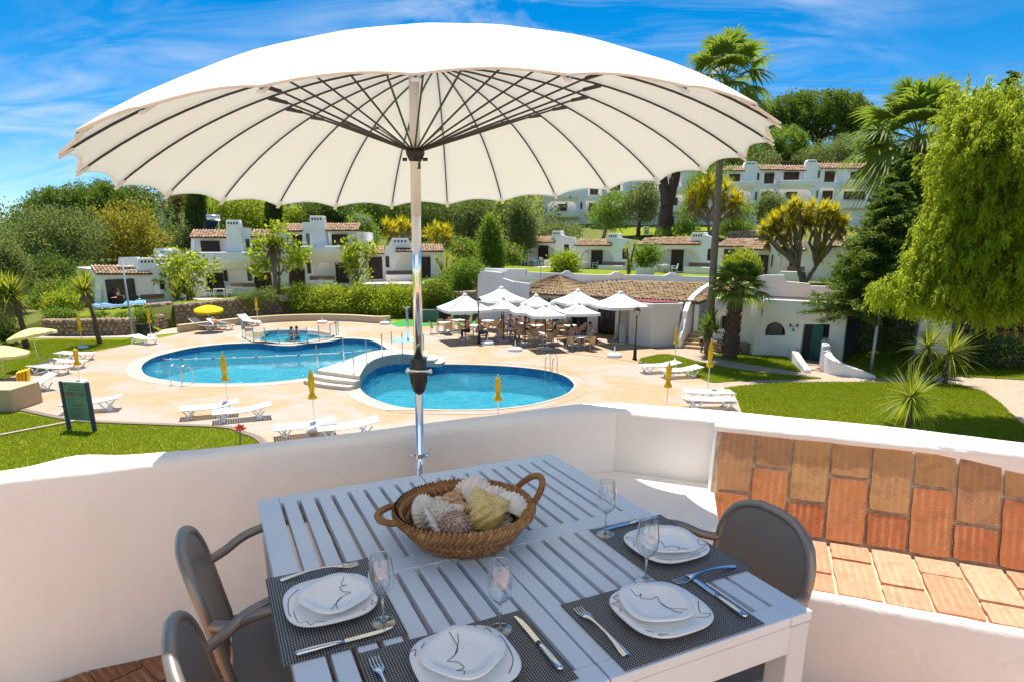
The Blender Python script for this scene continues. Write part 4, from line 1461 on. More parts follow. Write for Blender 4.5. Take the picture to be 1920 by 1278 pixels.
ctrl = list(Bpts) + [dpt(*c) for c in [
	(182, 48.5, 1.05), (318, 52.5, 1.05), (250, 56, 1.5), (358, 56, 1.5), (470, 56.5, 1.55), (560, 57, 1.9), (675, 57.5, 2.1), (690, 60, 2.5), (832, 61, 2.6), (200, 66, 4.0), (415, 72, 6.0), (600, 74, 6.5), (800, 76, 6.5), (900, 60, 3.3), (950, 70, 3.6),
	(980, 73.5, 3.5), (1078, 71, 3.4), (1080, 68.5, 3.2), (1194, 65, 3.2), (1200, 61, 3.25), (1340, 57, 3.25), (1350, 55.5, 3.2), (1440, 50, 3.1), (1560, 47, 3.2), (1030, 83, 6.5), (1150, 79, 6.8), (1250, 74, 6.8), (1400, 68, 6.2), (1500, 62, 5.5),
	(1020, 92, 8.8), (1260, 91, 8.6), (1350, 90, 8.2), (1500, 90, 8.0), (1640, 88, 8.0), (1060, 122, 17), (1520, 128, 22), (1520, 150, 26), (1300, 140, 25), (700, 110, 14), (700, 160, 22), (370, 110, 11), (300, 95, 8), (200, 90, 5.5), (120, 110, 6), (0, 80, 2.0), (-200, 120, 2.0),
	(-300, 300, 4), (0, 420, 12), (150, 160, 8), (250, 200, 12), (1000, 300, 35), (1500, 300, 40), (900, 130, 18), (450, 150, 16), (1750, 110, 14), (1750, 160, 24), (-300, 60, .5), (-600, 100, 2), (-700, 300, 5), (2000, 100, 12), (1900, 50, 4.0), (1750, 60, 5.0), (2300, 200, 25), (1650, 60, 5.0), (3000, 150, 12), (400, 300, 25), (0, 900, 18), (-600, 900, 15), (1000, 900, 40), (2500, 900, 40)]]
CA = np.array([tuple(c) for c in ctrl])
def _uw(x, y):
	y = np.maximum(y, 1.0)
	return np.arctan2(x, y) * 4.2, np.log(y) * 5.0
CU, CW = _uw(CA[:, 0], CA[:, 1])
def hill_z(x, y):
	u, w = _uw(x, y)
	d2 = (CU - u) ** 2 + (CW - w) ** 2
	wt = 1 / (d2 + .004) ** 2.2
	return float((wt * CA[:, 2]).sum() / wt.sum())
bl = []
for a, b in zip(Bpts, Bpts[1:]):
	n_ = max(1, int((b - a).length / 1.6))
	bl += [a + (b - a) * (k / n_) for k in range(n_)]
bl.append(Bpts[-1])
facs = [.9999, 1.0, 1.004, 1.02, 1.045, 1.075, 1.11, 1.15, 1.2, 1.26, 1.33, 1.42, 1.52, 1.64, 1.8, 2.0, 2.25, 2.6, 3.1, 3.8, 5, 8, 14, 22]
mb = MB()
for a in bl:
	for j, f in enumerate(facs):
		x, y = a.x * f, a.y * f
		z = -.2 if j == 0 else a.z if j == 1 else hill_z(x, y)
		if j > 3:
			z += .25 * noise.noise(Vector((x * .12, y * .12, 0))) * min(1, (f - 1) * 3)
		mb.v.append((x, y, z))
W = len(facs)
for i in range(len(bl) - 1):
	for j in range(W - 1):
		mb.f.append((i * W + j, (i + 1) * W + j, (i + 1) * W + j + 1, i * W + j + 1))
struct(mb.build('hillside', M_['hill_grass'], smooth=True))
from mathutils.bvhtree import BVHTree
_bvh = BVHTree.FromPolygons([Vector(v) for v in mb.v], mb.f)
def gz(x, y):
	h = _bvh.ray_cast(Vector((x, y, 200)), Vector((0, 0, -1)))
	return h[0].z if h[0] is not None else 0.0
# mown lawns on the terraces
def draped(px_d, lift, name, res=1.2):
	"""lawn sheet following the slope; corners given as (px, depth)"""
	(a, b, c, d) = [dpt(p, q, 0) for p, q in px_d]
	nu = max(2, int((b - a).length / res)); nv = max(2, int((d - a).length / res))
	def f(u, v):
		p = (a * (1 - u) + b * u) * (1 - v) + (d * (1 - u) + c * u) * v
		return (p.x, p.y, gz(p.x, p.y) + lift)
	return struct(MB().grid(nu, nv, f).build(name, M_['lawn_grass'], smooth=True))
draped([(105, 43), (275, 43.5), (300, 50), (185, 48.5)], .06, 'terrace_lawn')
draped([(300, 46), (560, 54.5), (560, 56.5), (330, 55)], .06, 'terrace_lawn')
draped([(560, 54.5), (830, 55), (830, 60), (560, 57)], .06, 'terrace_lawn')
draped([(915, 50), (1345, 43.5), (1345, 58), (950, 74)], .07, 'terrace_lawn')
draped([(1150, 78), (1350, 70), (1340, 84), (1150, 90)], .08, 'terrace_lawn')

# ------------------------------------------------------------------ stone walls (every stone a lump, joined: a few pixels each)
island_mat('field_stone', [(.30, .20, .13), (.46, .33, .22), (.38, .27, .18), (.55, .42, .29), (.24, .17, .12)], .9, bump=.5, bscale=14, spec=.2, grain=.15)
plain('stone_core', (.20, .145, .10), .95, var=.3, scale=12)
def stone_wall(label, pts, h, size=.30, thick=.45, jitter=1.0):
	"""pts: base polyline (Vector, z = base); h: height or list of heights"""
	t = thing('stone_wall', label, 'wall', (0, 0, 0))
	fine = smooth_open(pts, 6)
	hs = h if isinstance(h, list) else [h] * len(pts)
	hf = []
	for i in range(len(hs) - 1):
		hf += [hs[i] + (hs[i + 1] - hs[i]) * k / 6 for k in range(6)]
	hf.append(hs[-1])
	core, st = MB(), MB()
	for (a, b, ha, hb) in zip(fine, fine[1:], hf, hf[1:]):
		d = (b - a); L_ = d.length; d.normalize(); nn = Vector((d.y, -d.x, 0))
		if nn.dot(Vector((0, -1, 0))) < 0:
			nn = -nn
		o_ = len(core.v)
		for p, hh in ((a, ha), (b, hb)):
			for off, z in ((.02, -.1), (.02, hh - .05), (-thick, hh - .05), (-thick, -.1)):
				core.v.append((p.x + nn.x * off, p.y + nn.y * off, p.z + z))
		for k in range(3):
			core.f.append((o_ + k, o_ + k + 1, o_ + 4 + k + 1, o_ + 4 + k))
		rows = max(2, int((ha + hb) / 2 / (size * .72)))
		cols = max(1, round(L_ / size))
		for r_ in range(rows):
			for c_ in range(cols):
				f = (c_ + .5 + random.uniform(-.22, .22) + (.5 if r_ % 2 else 0)) / cols
				hh = ha + (hb - ha) * min(1, f)
				p = a + d * (L_ * f)
				z = p.z + hh * (r_ + .5 + random.uniform(-.15, .15)) / rows
				sx = size * random.uniform(.42, .62); sz = hh / rows * random.uniform(.46, .62)
				M = Matrix.Translation((p.x + nn.x * random.uniform(.0, .05), p.y + nn.y * random.uniform(.0, .05), z)) @ Matrix.Rotation(math.atan2(d.y, d.x), 4, 'Z') @ Matrix.Rotation(random.uniform(-.35, .35), 4, 'Y')
				k0 = len(st.v)
				st.ball((0, 0, 0), (sx, .13, sz), 6, 4, M)
				for q in range(k0, len(st.v)):
					x, y, zz = st.v[q]
					e = noise.noise(Vector((x * 7, y * 7, zz * 7))) * .035
					st.v[q] = (x + nn.x * e, y + nn.y * e, zz + e * .6)
		# cap stones along the top
		for c_ in range(cols):
			p = a + d * (L_ * (c_ + .5) / cols)
			hh = ha + (hb - ha) * (c_ + .5) / cols
			M = Matrix.Translation((p.x - nn.x * thick * .45, p.y - nn.y * thick * .45, p.z + hh - .03)) @ Matrix.Rotation(math.atan2(d.y, d.x) + random.uniform(-.2, .2), 4, 'Z')
			st.ball((0, 0, 0), (size * .55, thick * .6, .09), 6, 4, M)
	core.build('wall_core', M_['stone_core'], t)
	st.build('stones', M_['field_stone'], t, kind='stuff')
	return t
def base(l, z=0):
	return [at(x, y, z) for x, y in l]
stone_wall('low curved dry stone wall in front of the small villa lawn', base([(84, 628), (120, 629.5), (200, 628.5), (255, 626), (290, 620), (312, 615)]), [1.0, 1.05, 1.08, 1.05, 1.05, 1.0])
stone_wall('upper stone wall stepping up behind the low curved wall', [Vector((p.x, p.y, .9)) for p in base([(281, 617), (300, 615.5), (330, 611)])], .85)
stone_wall('long stone retaining wall overgrown by the hedge behind the sunbathers', base([(330, 613), (400, 606), (460, 600), (520, 594), (580, 590), (640, 588), (720, 589), (800, 594), (850, 598), (893, 600)]), [1.6, 1.65, 1.7, 1.7, 1.8, 1.85, 1.95, 2.05, 2.15, 2.3], .34)
stone_wall('tall rough stone wall in the shade under the willowy tree', base([(1585, 650), (1640, 655), (1700, 660), (1800, 680), (1920, 689), (2150, 697)]), 2.4, .33)

# cream kerb wall round the far side of the deck
def ribbon(pts, h, th, name, mt, label, cat='wall', zb=-.05, bev=.02):
	fine = smooth_open(pts, 5)
	L_, R_ = [], []
	for i, p in enumerate(fine):
		t = (fine[min(i + 1, len(fine) - 1)] - fine[max(i - 1, 0)]).normalized()
		n_ = Vector((-t.y, t.x, 0))
		L_.append((p.x, p.y)); R_.append((p.x + n_.x * th, p.y + n_.y * th))
	z0 = pts[0].z
	o = MB().slab(L_ + R_[::-1], (), z0 + zb, z0 + h).build(name, M_[mt], bevel=bev)
	return tag(o, label, cat)
ribbon(base([(339, 623), (385, 617.5), (440, 610.5), (490, 606), (540, 603), (600, 601.5), (660, 603), (705, 606), (733, 605)]), .50, .45, 'seat_wall', 'stone_cream', 'low curved cream stone seat wall behind the paddling pool')
o = MB().cbox((0, 0, .3), (1.9, 1.5, .85)).build('stone_counter', M_['render_beige'], bevel=.02)
p = at(-12, 768); o.location = (p.x, p.y + .5, .1)
tag(o, 'beige masonry block at the picture edge holding folded yellow boards', 'block')
# ================================================================== pool furniture and other objects
plain('white_plastic', (.80, .80, .79), .35, 0, .5, var=.03)
plain('steel_tube', (.62, .63, .64), .22, .9, .5, var=.06)
plain('yellow_cloth', (.80, .50, .025), .8, 0, .2, var=.15, scale=6, bump=.2)
plain('yellow_pale', (.70, .58, .25), .8, 0, .2, var=.10, scale=4, bump=.2)
plain('yellow_bright', (.72, .46, .0), .8, 0, .2, var=.08, scale=4, bump=.2)
plain('parasol_white', (.80, .79, .77), .85, 0, .2, var=.03, scale=4, bump=.1)
plain('iron_black', (.018, .019, .021), .45, .2, .5, var=.1)
plain('concrete', (.55, .53, .49), .9, var=.15, scale=8, bump=.3)
plain('blue_cloth', (.12, .30, .50), .85, var=.15, scale=6)
plain('rattan', (.54, .37, .20), .7, var=.22, scale=26, bump=.6)
plain('table_top', (.70, .67, .62), .5, var=.05)
plain('sign_blue', (.012, .035, .115), .4, var=.08)
plain('sign_green', (.13, .25, .19), .5, var=.05, scale=3)
plain('print_dark', (.03, .075, .075), .7)
plain('print_red', (.45, .06, .03), .7)
plain('print_pale', (.62, .66, .60), .7)
plain('wood_brown', (.050, .028, .019), .6, var=.3, scale=6, stretch=(6, 1, 1), bump=.3)
plain('window_dark', (.012, .014, .018), .22, 0, .6, var=.2, scale=2)
plain('steps_stone', (.52, .33, .15), .85, var=.2, scale=6, bump=.3)
plain('galvanised', (.42, .44, .43), .5, .5, .5, var=.1)
def seg_lounger(hb, name='bed'):
	"""side profile of the bed: list of (y, z); hb = backrest lift"""
	return [(-.98, .335), (-.9, .352), (-.55, .345), (-.15, .335), (.25, .35), (.30, .355)], [(.30, .36), (.62, .36 + hb * .5), (.95, .36 + hb)]
def make_lounger(label, loc, rz, hb=.07, mat='white_plastic', group='white plastic sun loungers'):
	t = thing('sun_lounger', label, 'sun lounger', loc, rz, group)
	lo, up = seg_lounger(hb)
	W_ = .33
	def board(prof, nm, n_sl):
		rails = MB()
		for s in (-1, 1):
			rails.tube([(s * W_, y, z) for y, z in prof], .028, 6, flat=.9)
		# cross strips with open slots between
		L_ = [Vector((0, y, z)) for y, z in prof]
		seg = []
		tot = sum((b - a).length for a, b in zip(L_, L_[1:]))
		for k in range(n_sl):
			d = tot * (k + .5) / n_sl
			for a, b in zip(L_, L_[1:]):
				q = (b - a).length
				if d <= q:
					p = a + (b - a) * (d / q)
					e = (b - a).normalized() * (tot / n_sl * .40)
					rails.bar(p - e, p + e, W_ * 2, .018)
					break
				d -= q
		return rails.build(nm, M_[mat], t, smooth=False)
	board(lo, 'bed', 16)
	board(up, 'backrest', 8)
	for y0, sgn in ((-.66, 1), (.50, -1)):
		for s in (-1, 1):
			for dy in (-.20, .20):
				MB().bar((s * (W_ - .01), y0 + dy, .335), (s * (W_ - .01), y0 - dy * .30, .0), .05, .045).build('leg', M_[mat], t)
		MB().bar((-W_ + .03, y0, .035), (W_ - .03, y0, .035), .04, .03).build('foot_bar', M_[mat], t)
	MB().tube([(-W_ - .02, .55, .02), (W_ + .02, .55, .02)], .055, 10).build('wheel_axle', M_[mat], t)
	return t
protos = {}
def lounger(label, px, py, ang, hb=.07, z=0, mat='white_plastic', group='white plastic sun loungers'):
	p = at(px, py, z)
	key = (hb, mat)
	if key not in protos:
		protos[key] = make_lounger(label, (p.x, p.y, z), R(ang), hb, mat, group)
		return protos[key]
	return copy_tree(protos[key], label, (p.x, p.y, z), R(ang))
# angle: direction of the head end, 0 = away from the camera
lounger('white lounger nearest the yucca trunk beside the lawn edge', 143, 674, 86, .03)
lounger('white lounger behind its twin under the tilted pale yellow parasol', 125, 689, 82, .03)
lounger('white lounger before its twin under the tilted pale yellow parasol', 95, 700, 80, .03)
lounger('white lounger with raised head beside the beige masonry block', 58, 735, -30, .30)
lounger('white lounger in front of the black litter bin', 270, 644, 62, .12)
lounger('white lounger partly hidden behind the green information sign', 175, 769, -72, .12)
lounger('white lounger standing farther from the camera of the pair left of the bridge', 396, 779, -68, .12)
lounger('white lounger standing nearer the camera of the pair left of the bridge', 457, 785, -66, .12)
lounger('white lounger below the closed parasol in front of the bridge steps', 575, 815, -68, .12)
lounger('white lounger whose end just shows over the parapet', 655, 816, -68, .12)
lounger('white lounger farther from the lawn of the pair by the tongue lawn', 1237, 697, -78, .12)
lounger('white lounger nearer the lawn of the pair by the tongue lawn', 1277, 706, -76, .12)
lounger('white lounger farther back of the pair at the big lawn edge', 1327, 750, 90, .03)
lounger('white lounger in front of the pair at the big lawn edge', 1327, 764, 90, .03)
lounger('white lounger with raised back alone by the seat wall', 468, 610, 55, .40)
lounger('white lounger under the open yellow parasol with a dark towel', 382, 618, 70, .40)
lounger('white lounger under the open yellow parasol with a man lying on it', 415, 618, 70, .40)

# --- parasols
def cloth_cone(mb, rbot, rtop, z0, z1, folds, n=40, twist=.6):
	mb.grid(n, 10, lambda a, b: ((rbot + (rtop - rbot) * b) * (1 + .28 * math.sin(a * 2 * PI * folds + b * 3 * twist) * (1 - b * .6)) * math.cos(a * 2 * PI + b * twist) * (1 + .25 * math.sin(b * PI)),
				(rbot + (rtop - rbot) * b) * (1 + .28 * math.sin(a * 2 * PI * folds + b * 3 * twist) * (1 - b * .6)) * math.sin(a * 2 * PI + b * twist) * (1 + .25 * math.sin(b * PI)), z0 + (z1 - z0) * b), True)
def closed_parasol(label, px, py, top_py, z=0, mat='yellow_cloth', low=.52, base_=True):
	p = at(px, py, z)
	H = (atd(px, top_py, p.y).z - z)
	t = thing('closed_parasol', label, 'parasol', p, random.uniform(0, 6), 'closed yellow parasols')
	MB().tube([(0, 0, 0), (0, 0, H - .02)], .019, 8).build('pole', M_['white_plastic'], t, smooth=True)
	mb = MB()
	zb = H * low
	cloth_cone(mb, .06, .05, zb + .20, zb + .30, 7)
	cloth_cone(mb, .06, .085, zb + .28, zb + .66, 6)
	cloth_cone(mb, .085, .012, zb + .64, H, 6)
	mb.build('canopy', M_[mat], t, smooth=True)
	mb = MB()
	cloth_cone(mb, .115, .055, zb, zb + .22, 7)
	mb.build('canopy_hem', M_[mat], t, smooth=True)
	MB().lathe([(.0, H - .03), (.02, H - .03), (.02, H + .02), (.0, H + .06)], 8).build('finial', M_['white_plastic'], t)
	if base_:
		b = MB().lathe([(.28, 0), (.29, .03), (.27, .10), (.12, .14), (.03, .15), (.03, .30), (.02, .30)], 20)
		b.build('base', M_['white_plastic'], t, smooth=True)
	return t
closed_parasol('closed yellow parasol standing by the yucca trunk on the lawn', 156, 652, 591)
closed_parasol('closed yellow parasol behind the green information sign', 151, 716, 653)
closed_parasol('closed yellow parasol beside the black litter bin', 284, 633, 580)
closed_parasol('closed yellow parasol between the pair of loungers left of the bridge', 429, 770, 660, base_=True)
closed_parasol('closed yellow parasol over the lounger in front of the bridge steps', 591, 807, 690)
closed_parasol('closed yellow parasol in front of the round pool just above the parapet', 934, 800, 703)
closed_parasol('closed yellow parasol before the hedge behind the lone lounger', 484, 607, 559)
closed_parasol('closed yellow parasol at the stairs end of the tongue lawn', 1265, 681, 612)
closed_parasol('closed yellow parasol standing nearest the parapet beside the big lawn loungers', 1249, 775, 678)
closed_parasol('closed yellow parasol rising between the pair at the big lawn edge', 1326, 741, 636)
def open_parasol(label, px, py, cpx, cpy, rad, mat, tilt=(0, 0), z=0, hgt=.32):
	"""cpx, cpy: rim centre in the picture, on the pole's own depth"""
	p = at(px, py, z)
	c = atd(cpx, cpy, p.y) - p
	t = thing('open_parasol', label, 'parasol', p, 0, 'open beach parasols')
	MB().tube([(0, 0, 0), tuple(c * .55), tuple(c + Vector((0, 0, hgt)))], .018, 8).build('pole', M_['white_plastic'], t, smooth=True)
	N = 8
	M = Matrix.Translation(c) @ Matrix.Rotation(tilt[0], 4, 'X') @ Matrix.Rotation(tilt[1], 4, 'Y')
	for k in range(N):
		mb = MB()
		def sf(a, b):
			th = 2 * PI * (k + a) / N
			r = rad * b * (1 - (1 - math.cos(PI / N)) * math.sin(a * PI))
			return M @ Vector((r * math.cos(th), r * math.sin(th), hgt * (1 - b ** 1.7) - .03 * math.sin(a * PI) * b))
		mb.grid(6, 6, sf)
		o_ = len(mb.v)
		for i in range(7):
			q = sf(i / 6, 1)
			mb.v += [tuple(q), tuple(q + (M.to_3x3() @ Vector((0, 0, -.12))))]
		for i in range(6):
			mb.f.append((o_ + 2 * i, o_ + 2 * i + 2, o_ + 2 * i + 3, o_ + 2 * i + 1))
		mb.build('canopy_panel', M_[mat], t, smooth=True)
		th = 2 * PI * k / N
		MB().tube([M @ Vector((rad * f * math.cos(th), rad * f * math.sin(th), hgt * (1 - f ** 1.7) - .015)) for f in (.02, .35, .7, 1)], .006, 4).build('rib', M_['white_plastic'], t)
	return t
open_parasol('tilted pale yellow open parasol over the pair of loungers', 77, 690, 60, 628, 1.05, 'yellow_pale', (.0, -.20))
open_parasol('pale yellow open parasol cut by the picture edge above the masonry block', 11, 712, 0, 661, 1.1, 'yellow_pale', (0, .06))
open_parasol('bright yellow open parasol over the sunbathing man', 391, 622, 391, 581, .98, 'yellow_bright', (.1, .05))

# --- litter bin, sign, lamps
p = at(268, 632)
bin_ = thing('litter_bin', 'black ribbed litter bin with bag beside the gravel path', 'bin', p)
MB().lathe([(.24, 0), (.26, .05), (.30, .80), (.30, .84)], 20).build('bin_body', M_['iron_black'], bin_, smooth=True)
for k in range(20):
	a = 2 * PI * k / 20
	MB().bar((.255 * math.cos(a), .255 * math.sin(a), .03), (.305 * math.cos(a), .305 * math.sin(a), .80), .03, .02).build('slat', M_['iron_black'], bin_)
MB().lathe([(.30, .80), (.325, .80), (.325, .86), (.29, .86)], 20, cap=False).build('rim', M_['iron_black'], bin_)

lp, rp_ = at(130, 803), at(177.5, 806)
sd = (rp_ - lp); sw = sd.length
sign = thing('information_sign', 'green pool rules board between dark blue posts on the lawn', 'sign', lp, math.atan2(sd.y, sd.x))
SH = atd(118, 715, lp.y).z + .02
for x in (0, sw):
	MB().box(x - .055, x + .055, -.05, .05, -.02, SH).build('post', M_['sign_blue'], sign, bevel=.01)
bz0, bz1 = SH * .20, SH * .985
MB().box(.06, sw - .06, -.02, .02, bz0, bz1).build('board', M_['sign_green'], sign)
MB().box(.05, sw - .05, -.025, .025, bz1, bz1 + .025).build('top_rail', M_['print_pale'], sign)
bh = bz1 - bz0
def strip(x0, x1, f, h=.010, m='print_dark', name='text_line'):
	z = bz0 + bh * f
	MB().box(.06 + (sw - .12) * x0, .06 + (sw - .12) * x1, -.0235, -.0205, z, z + h).build(name, M_[m], sign)
rr = random.Random(3)
strip(.10, .14, .925, .06, name='emblem')
strip(.13, .17, .95, .025, name='emblem')
for f, a, b in ((.90, .3, .8), (.865, .25, .85), (.60, .12, .40), (.57, .30, .55), (.545, .12, .42), (.50, .12, .48), (.455, .12, .75), (.41, .12, .82), (.395, .12, .70), (.33, .12, .50), (.315, .12, .78), (.275, .12, .82), (.255, .12, .66), (.225, .12, .40), (.205, .12, .80), (.17, .12, .55), (.15, .12, .78), (.12, .12, .60), (.10, .12, .70), (.075, .12, .44), (.055, .12, .74)):
	strip(a, b, f, .011)
strip(.28, .58, .37, .016, 'print_red'); strip(.62, .80, .362, .014, 'print_red')
strip(.20, .60, .80, .028, 'print_dark', 'title'); strip(.64, .88, .79, .014, 'print_dark', 'title')
for k, xx in enumerate((.15, .31, .47)):
	z = bz0 + bh * .70; xw = .06 + (sw - .12) * xx
	MB().tube([(xw + .055 * math.cos(a), -.022, z + .055 * math.sin(a)) for a in np.linspace(0, 2 * PI, 17)[:-1]], .009, 5, closed=True).build('ban_ring', M_['print_red'], sign)
	MB().bar((xw - .04, -.022, z + .04), (xw + .04, -.022, z - .04), .004, .012).build('ban_bar', M_['print_red'], sign)
	MB().box(xw - .018, xw + .018, -.0215, -.0205, z - .03, z + .03).build('pictogram', M_['print_dark'], sign)
xw = .06 + (sw - .12) * .60
fr = MB()
for x0, x1, z0, z1 in ((xw, xw + .25, bz0 + bh * .645, bz0 + bh * .65), (xw, xw + .25, bz0 + bh * .75, bz0 + bh * .755), (xw, xw + .006, bz0 + bh * .645, bz0 + bh * .755), (xw + .244, xw + .25, bz0 + bh * .645, bz0 + bh * .755)):
	fr.box(x0, x1, -.023, -.0206, z0, z1)
fr.build('frame', M_['print_dark'], sign)
for q in (.05, .13, .19):
	MB().box(xw + q - .015, xw + q + .015, -.0225, -.0206, bz0 + bh * .665, bz0 + bh * .73).build('pictogram', M_['print_dark'], sign)

def street_lamp(label, px, py, top):
	p = at(px, py)
	H = atd(px, top, p.y).z
	t = thing('street_lamp', label, 'lamp', p, .3, 'black lanterns on the deck')
	MB().lathe([(.13, 0), (.13, .06), (.10, .10), (.085, .50), (.06, .56), (.045, .62), (.035, 1.0), (.03, H - .62), (.045, H - .60), (.03, H - .57)], 12).build('post', M_['iron_black'], t, smooth=True)
	mb = MB()
	for k in range(4):
		a = PI / 4 + k * PI / 2
		mb.bar((.055 * math.cos(a), .055 * math.sin(a), H - .56), (.15 * math.cos(a), .15 * math.sin(a), H - .22), .014, .014)
	mb.lathe([(.02, H - .60), (.07, H - .58), (.06, H - .55)], 8)
	mb.build('lantern_frame', M_['iron_black'], t)
	MB().lathe([(.05, H - .555), (.137, H - .225)], 4, cap=False).build('lantern_glass', M_['lamp_glass'], t).rotation_euler = (0, 0, 0)
	MB().lathe([(.19, H - .225), (.18, H - .20), (.10, H - .09), (.045, H - .06), (.045, H - .03), (.015, H - .02), (.0, H + .03)], 12).build('lantern_roof', M_['iron_black'], t, smooth=False)
	return t
plain('lamp_glass', (.55, .56, .52), .2, 0, .5)
street_lamp('black lantern post in front of the shuttered kiosk', 1190, 674, 574)
street_lamp('black lantern post at the cafe side of the round pool', 898, 644, 556)
def lamp_pole(label, px, py, tpx, tpy, head=None, mat='galvanised', r=.06):
	p = at(px, py)
	q = atd(tpx, tpy, p.y) - p
	t = thing('lamp_pole', label, 'lamp post', p)
	MB().tube([(0, 0, 0), (0, 0, .9), tuple(Vector((0, 0, q.z)))], [r * 1.25, r * 1.2, r * .8], 10).build('pole', M_[mat], t, smooth=True)
	if head:
		MB().tube([(0, 0, q.z), (head * .4, -.1, q.z + .10), (head, -.2, q.z + .12)], .03, 6).build('arm', M_[mat], t)
		MB().ball((head * 1.2, -.22, q.z + .12), (.30, .12, .06), 10, 6).build('lamp_head', M_['white_plastic'], t, smooth=True)
	return t
lamp_pole('slim galvanised pole by the litter bin', 250, 632, 233, 487, None)
lamp_pole('pale lamp pole with flat head under the willowy tree', 1632, 698, 1655, 519, .35)

# --- pool ladders
def ladder(label, a, b, inward):
	pa, pb = at(*a), at(*b)
	t = thing('pool_ladder', label, 'ladder', (0, 0, 0), 0, 'steel pool ladders')
	d = Vector((inward[0], inward[1], 0)).normalized()
	for p in (pa, pb):
		pts = [p - d * .25 + Vector((0, 0, 0)), p - d * .25 + Vector((0, 0, .55)), p - d * .15 + Vector((0, 0, .80)), p + d * .12 + Vector((0, 0, .84)), p + d * .36 + Vector((0, 0, .62)), p + d * .42 + Vector((0, 0, .1)), p + d * .42 + Vector((0, 0, -.9))]
		MB().tube(smooth_open(pts, 5), .022, 8).build('rail', M_['steel_tube'], t, smooth=True)
	for z in (-.3, -.6):
		MB().bar(pa + d * .42 + Vector((0, 0, z)), pb + d * .42 + Vector((0, 0, z)), .08, .03).build('step', M_['steel_tube'], t)
ladder('steel ladder with two hoops at the near edge of the big pool', (330, 719), (350, 720.5), (.35, 1))
ladder('steel ladder with two hoops at the far edge of the round pool', (1028, 695), (1041, 699), (-.45, -1))

# --- footbridge between the pools
Lp = smooth_open([at(592, 693, .5), at(645, 676, .5), at(687, 661, .5), at(722, 655, .5), at(765, 655, .5), at(803, 658, .5)], 5)
Rp = smooth_open([at(674, 704, .5), at(688, 682, .5), at(712, 669, .5), at(746, 663, .5), at(775, 664, .5), at(800, 668, .5)], 5)
bridge = thing('pool_bridge', 'pale stone footbridge with steps between the two pools', 'bridge', (0, 0, 0))
make_plaster('bridge_stone', (.66, .58, .48), .3)
ou = [(p.x, p.y) for p in Lp] + [(p.x, p.y) for p in reversed(Rp)]
MB().slab(ou, (), .34, .50).build('deck_slab', M_['bridge_stone'], bridge, bevel=.02)
inn = [tuple((Vector(a).lerp(Vector(b), .06))[:2]) for a, b in zip(Lp, Rp)] + [tuple((Vector(b).lerp(Vector(a), .03))[:2]) for a, b in reversed(list(zip(Lp, Rp)))]
MB().slab(inn, (), -.02, .34).build('side_wall', M_['bridge_stone'], bridge)
MB().slab(inn, (), -1.24, -.02).build('underwater_wall', M_['pool_band'], bridge)
def steps(l0, r0, outd, n_):
	for k in range(n_):
		z1 = .5 - .5 * (k + 1) / (n_ + 1)
		d0, d1 = .36 * k, .36 * (k + 1)
		arc = lambda q: [(l0 + (r0 - l0) * f) + outd * (q + .16 * math.sin(f * PI) * (1 if q > 0 else 0)) for f in np.linspace(-.02, 1.02, 9)]
		a = [(p.x, p.y) for p in arc(d0)]; b = [(p.x, p.y) for p in arc(d1)]
		MB().slab(a + b[::-1], (), -.02, z1).build('step', M_['bridge_stone'], bridge, bevel=.015)
l0, r0 = Lp[0], Rp[0]
od = Vector((-(r0 - l0).y, (r0 - l0).x, 0)).normalized()
od = od if od.dot(Vector((-.3, -1, 0))) > 0 else -od
steps(Vector((l0.x, l0.y, 0)), Vector((r0.x, r0.y, 0)), od, 2)
l1, r1 = Lp[-1], Rp[-1]
od = Vector(((r1 - l1).y, -(r1 - l1).x, 0)).normalized()
od = od if od.x > 0 else -od
steps(Vector((l1.x, l1.y, 0)), Vector((r1.x, r1.y, 0)), od, 2)
for px, py in [(596, 691.5), (645, 677), (664, 700), (688, 680), (717, 665), (735, 660), (755, 663), (795, 666)]:
	p = at(px, py, .5)
	MB().tube([(p.x, p.y, .45), (p.x, p.y, 1.58)], .028, 8).build('post', M_['steel_tube'], bridge, smooth=True)

# --- paddling pool fence
fence = thing('pool_fence', 'low steel post and glass fence round the paddling pool', 'fence', (0, 0, 0))
make_glass_pane = None
posts = [(455, 631), (461, 635), (476, 641), (498, 643), (524, 644), (552, 643.5), (577, 642), (599, 638), (620, 634), (631, 628), (635, 627)]
wp = [at(x, y) for x, y in posts]
for p in wp:
	MB().tube([p + Vector((0, 0, -.05)), p + Vector((0, 0, .95))], .030, 8).build('post', M_['steel_tube'], fence, smooth=True)
for a, b in zip(wp, wp[1:]):
	d = (b - a).normalized()
	MB().bar(a + d * .05 + Vector((0, 0, .5)), b - d * .05 + Vector((0, 0, .5)), .01, .78).build('glass_panel', M_['glass'], fence)

# --- float line, shower, parasol feet, planters
rope = smooth_open([at(x, y, -.08) for x, y in [(307, 673), (340, 673), (400, 671.5), (480, 669), (560, 665), (640, 661), (700, 655)]], 6)
rp2 = thing('float_line', 'line of small white and red floats across the big pool', 'rope', (0, 0, 0))
MB().tube(rope, .012, 5).build('rope', M_['white_plastic'], rp2)
for k in range(0, len(rope), 3):
	MB().ball(rope[k], (.09, .07, .06), 8, 6).build('float', M_['white_plastic' if k % 2 else 'print_red'], rp2, smooth=True)
p = at(765, 637)
sh_ = thing('pool_shower', 'grey outdoor shower column standing behind the parasol mast', 'shower', p)
MB().tube([(0, 0, 0), (0, 0, 2.05)], .075, 12).build('column', M_['steel_tube'], sh_, smooth=True)
for s in (-1, 1):
	MB().tube([(0, 0, 2.0), (s * .22, 0, 2.10)], .03, 6).build('shower_head', M_['steel_tube'], sh_)
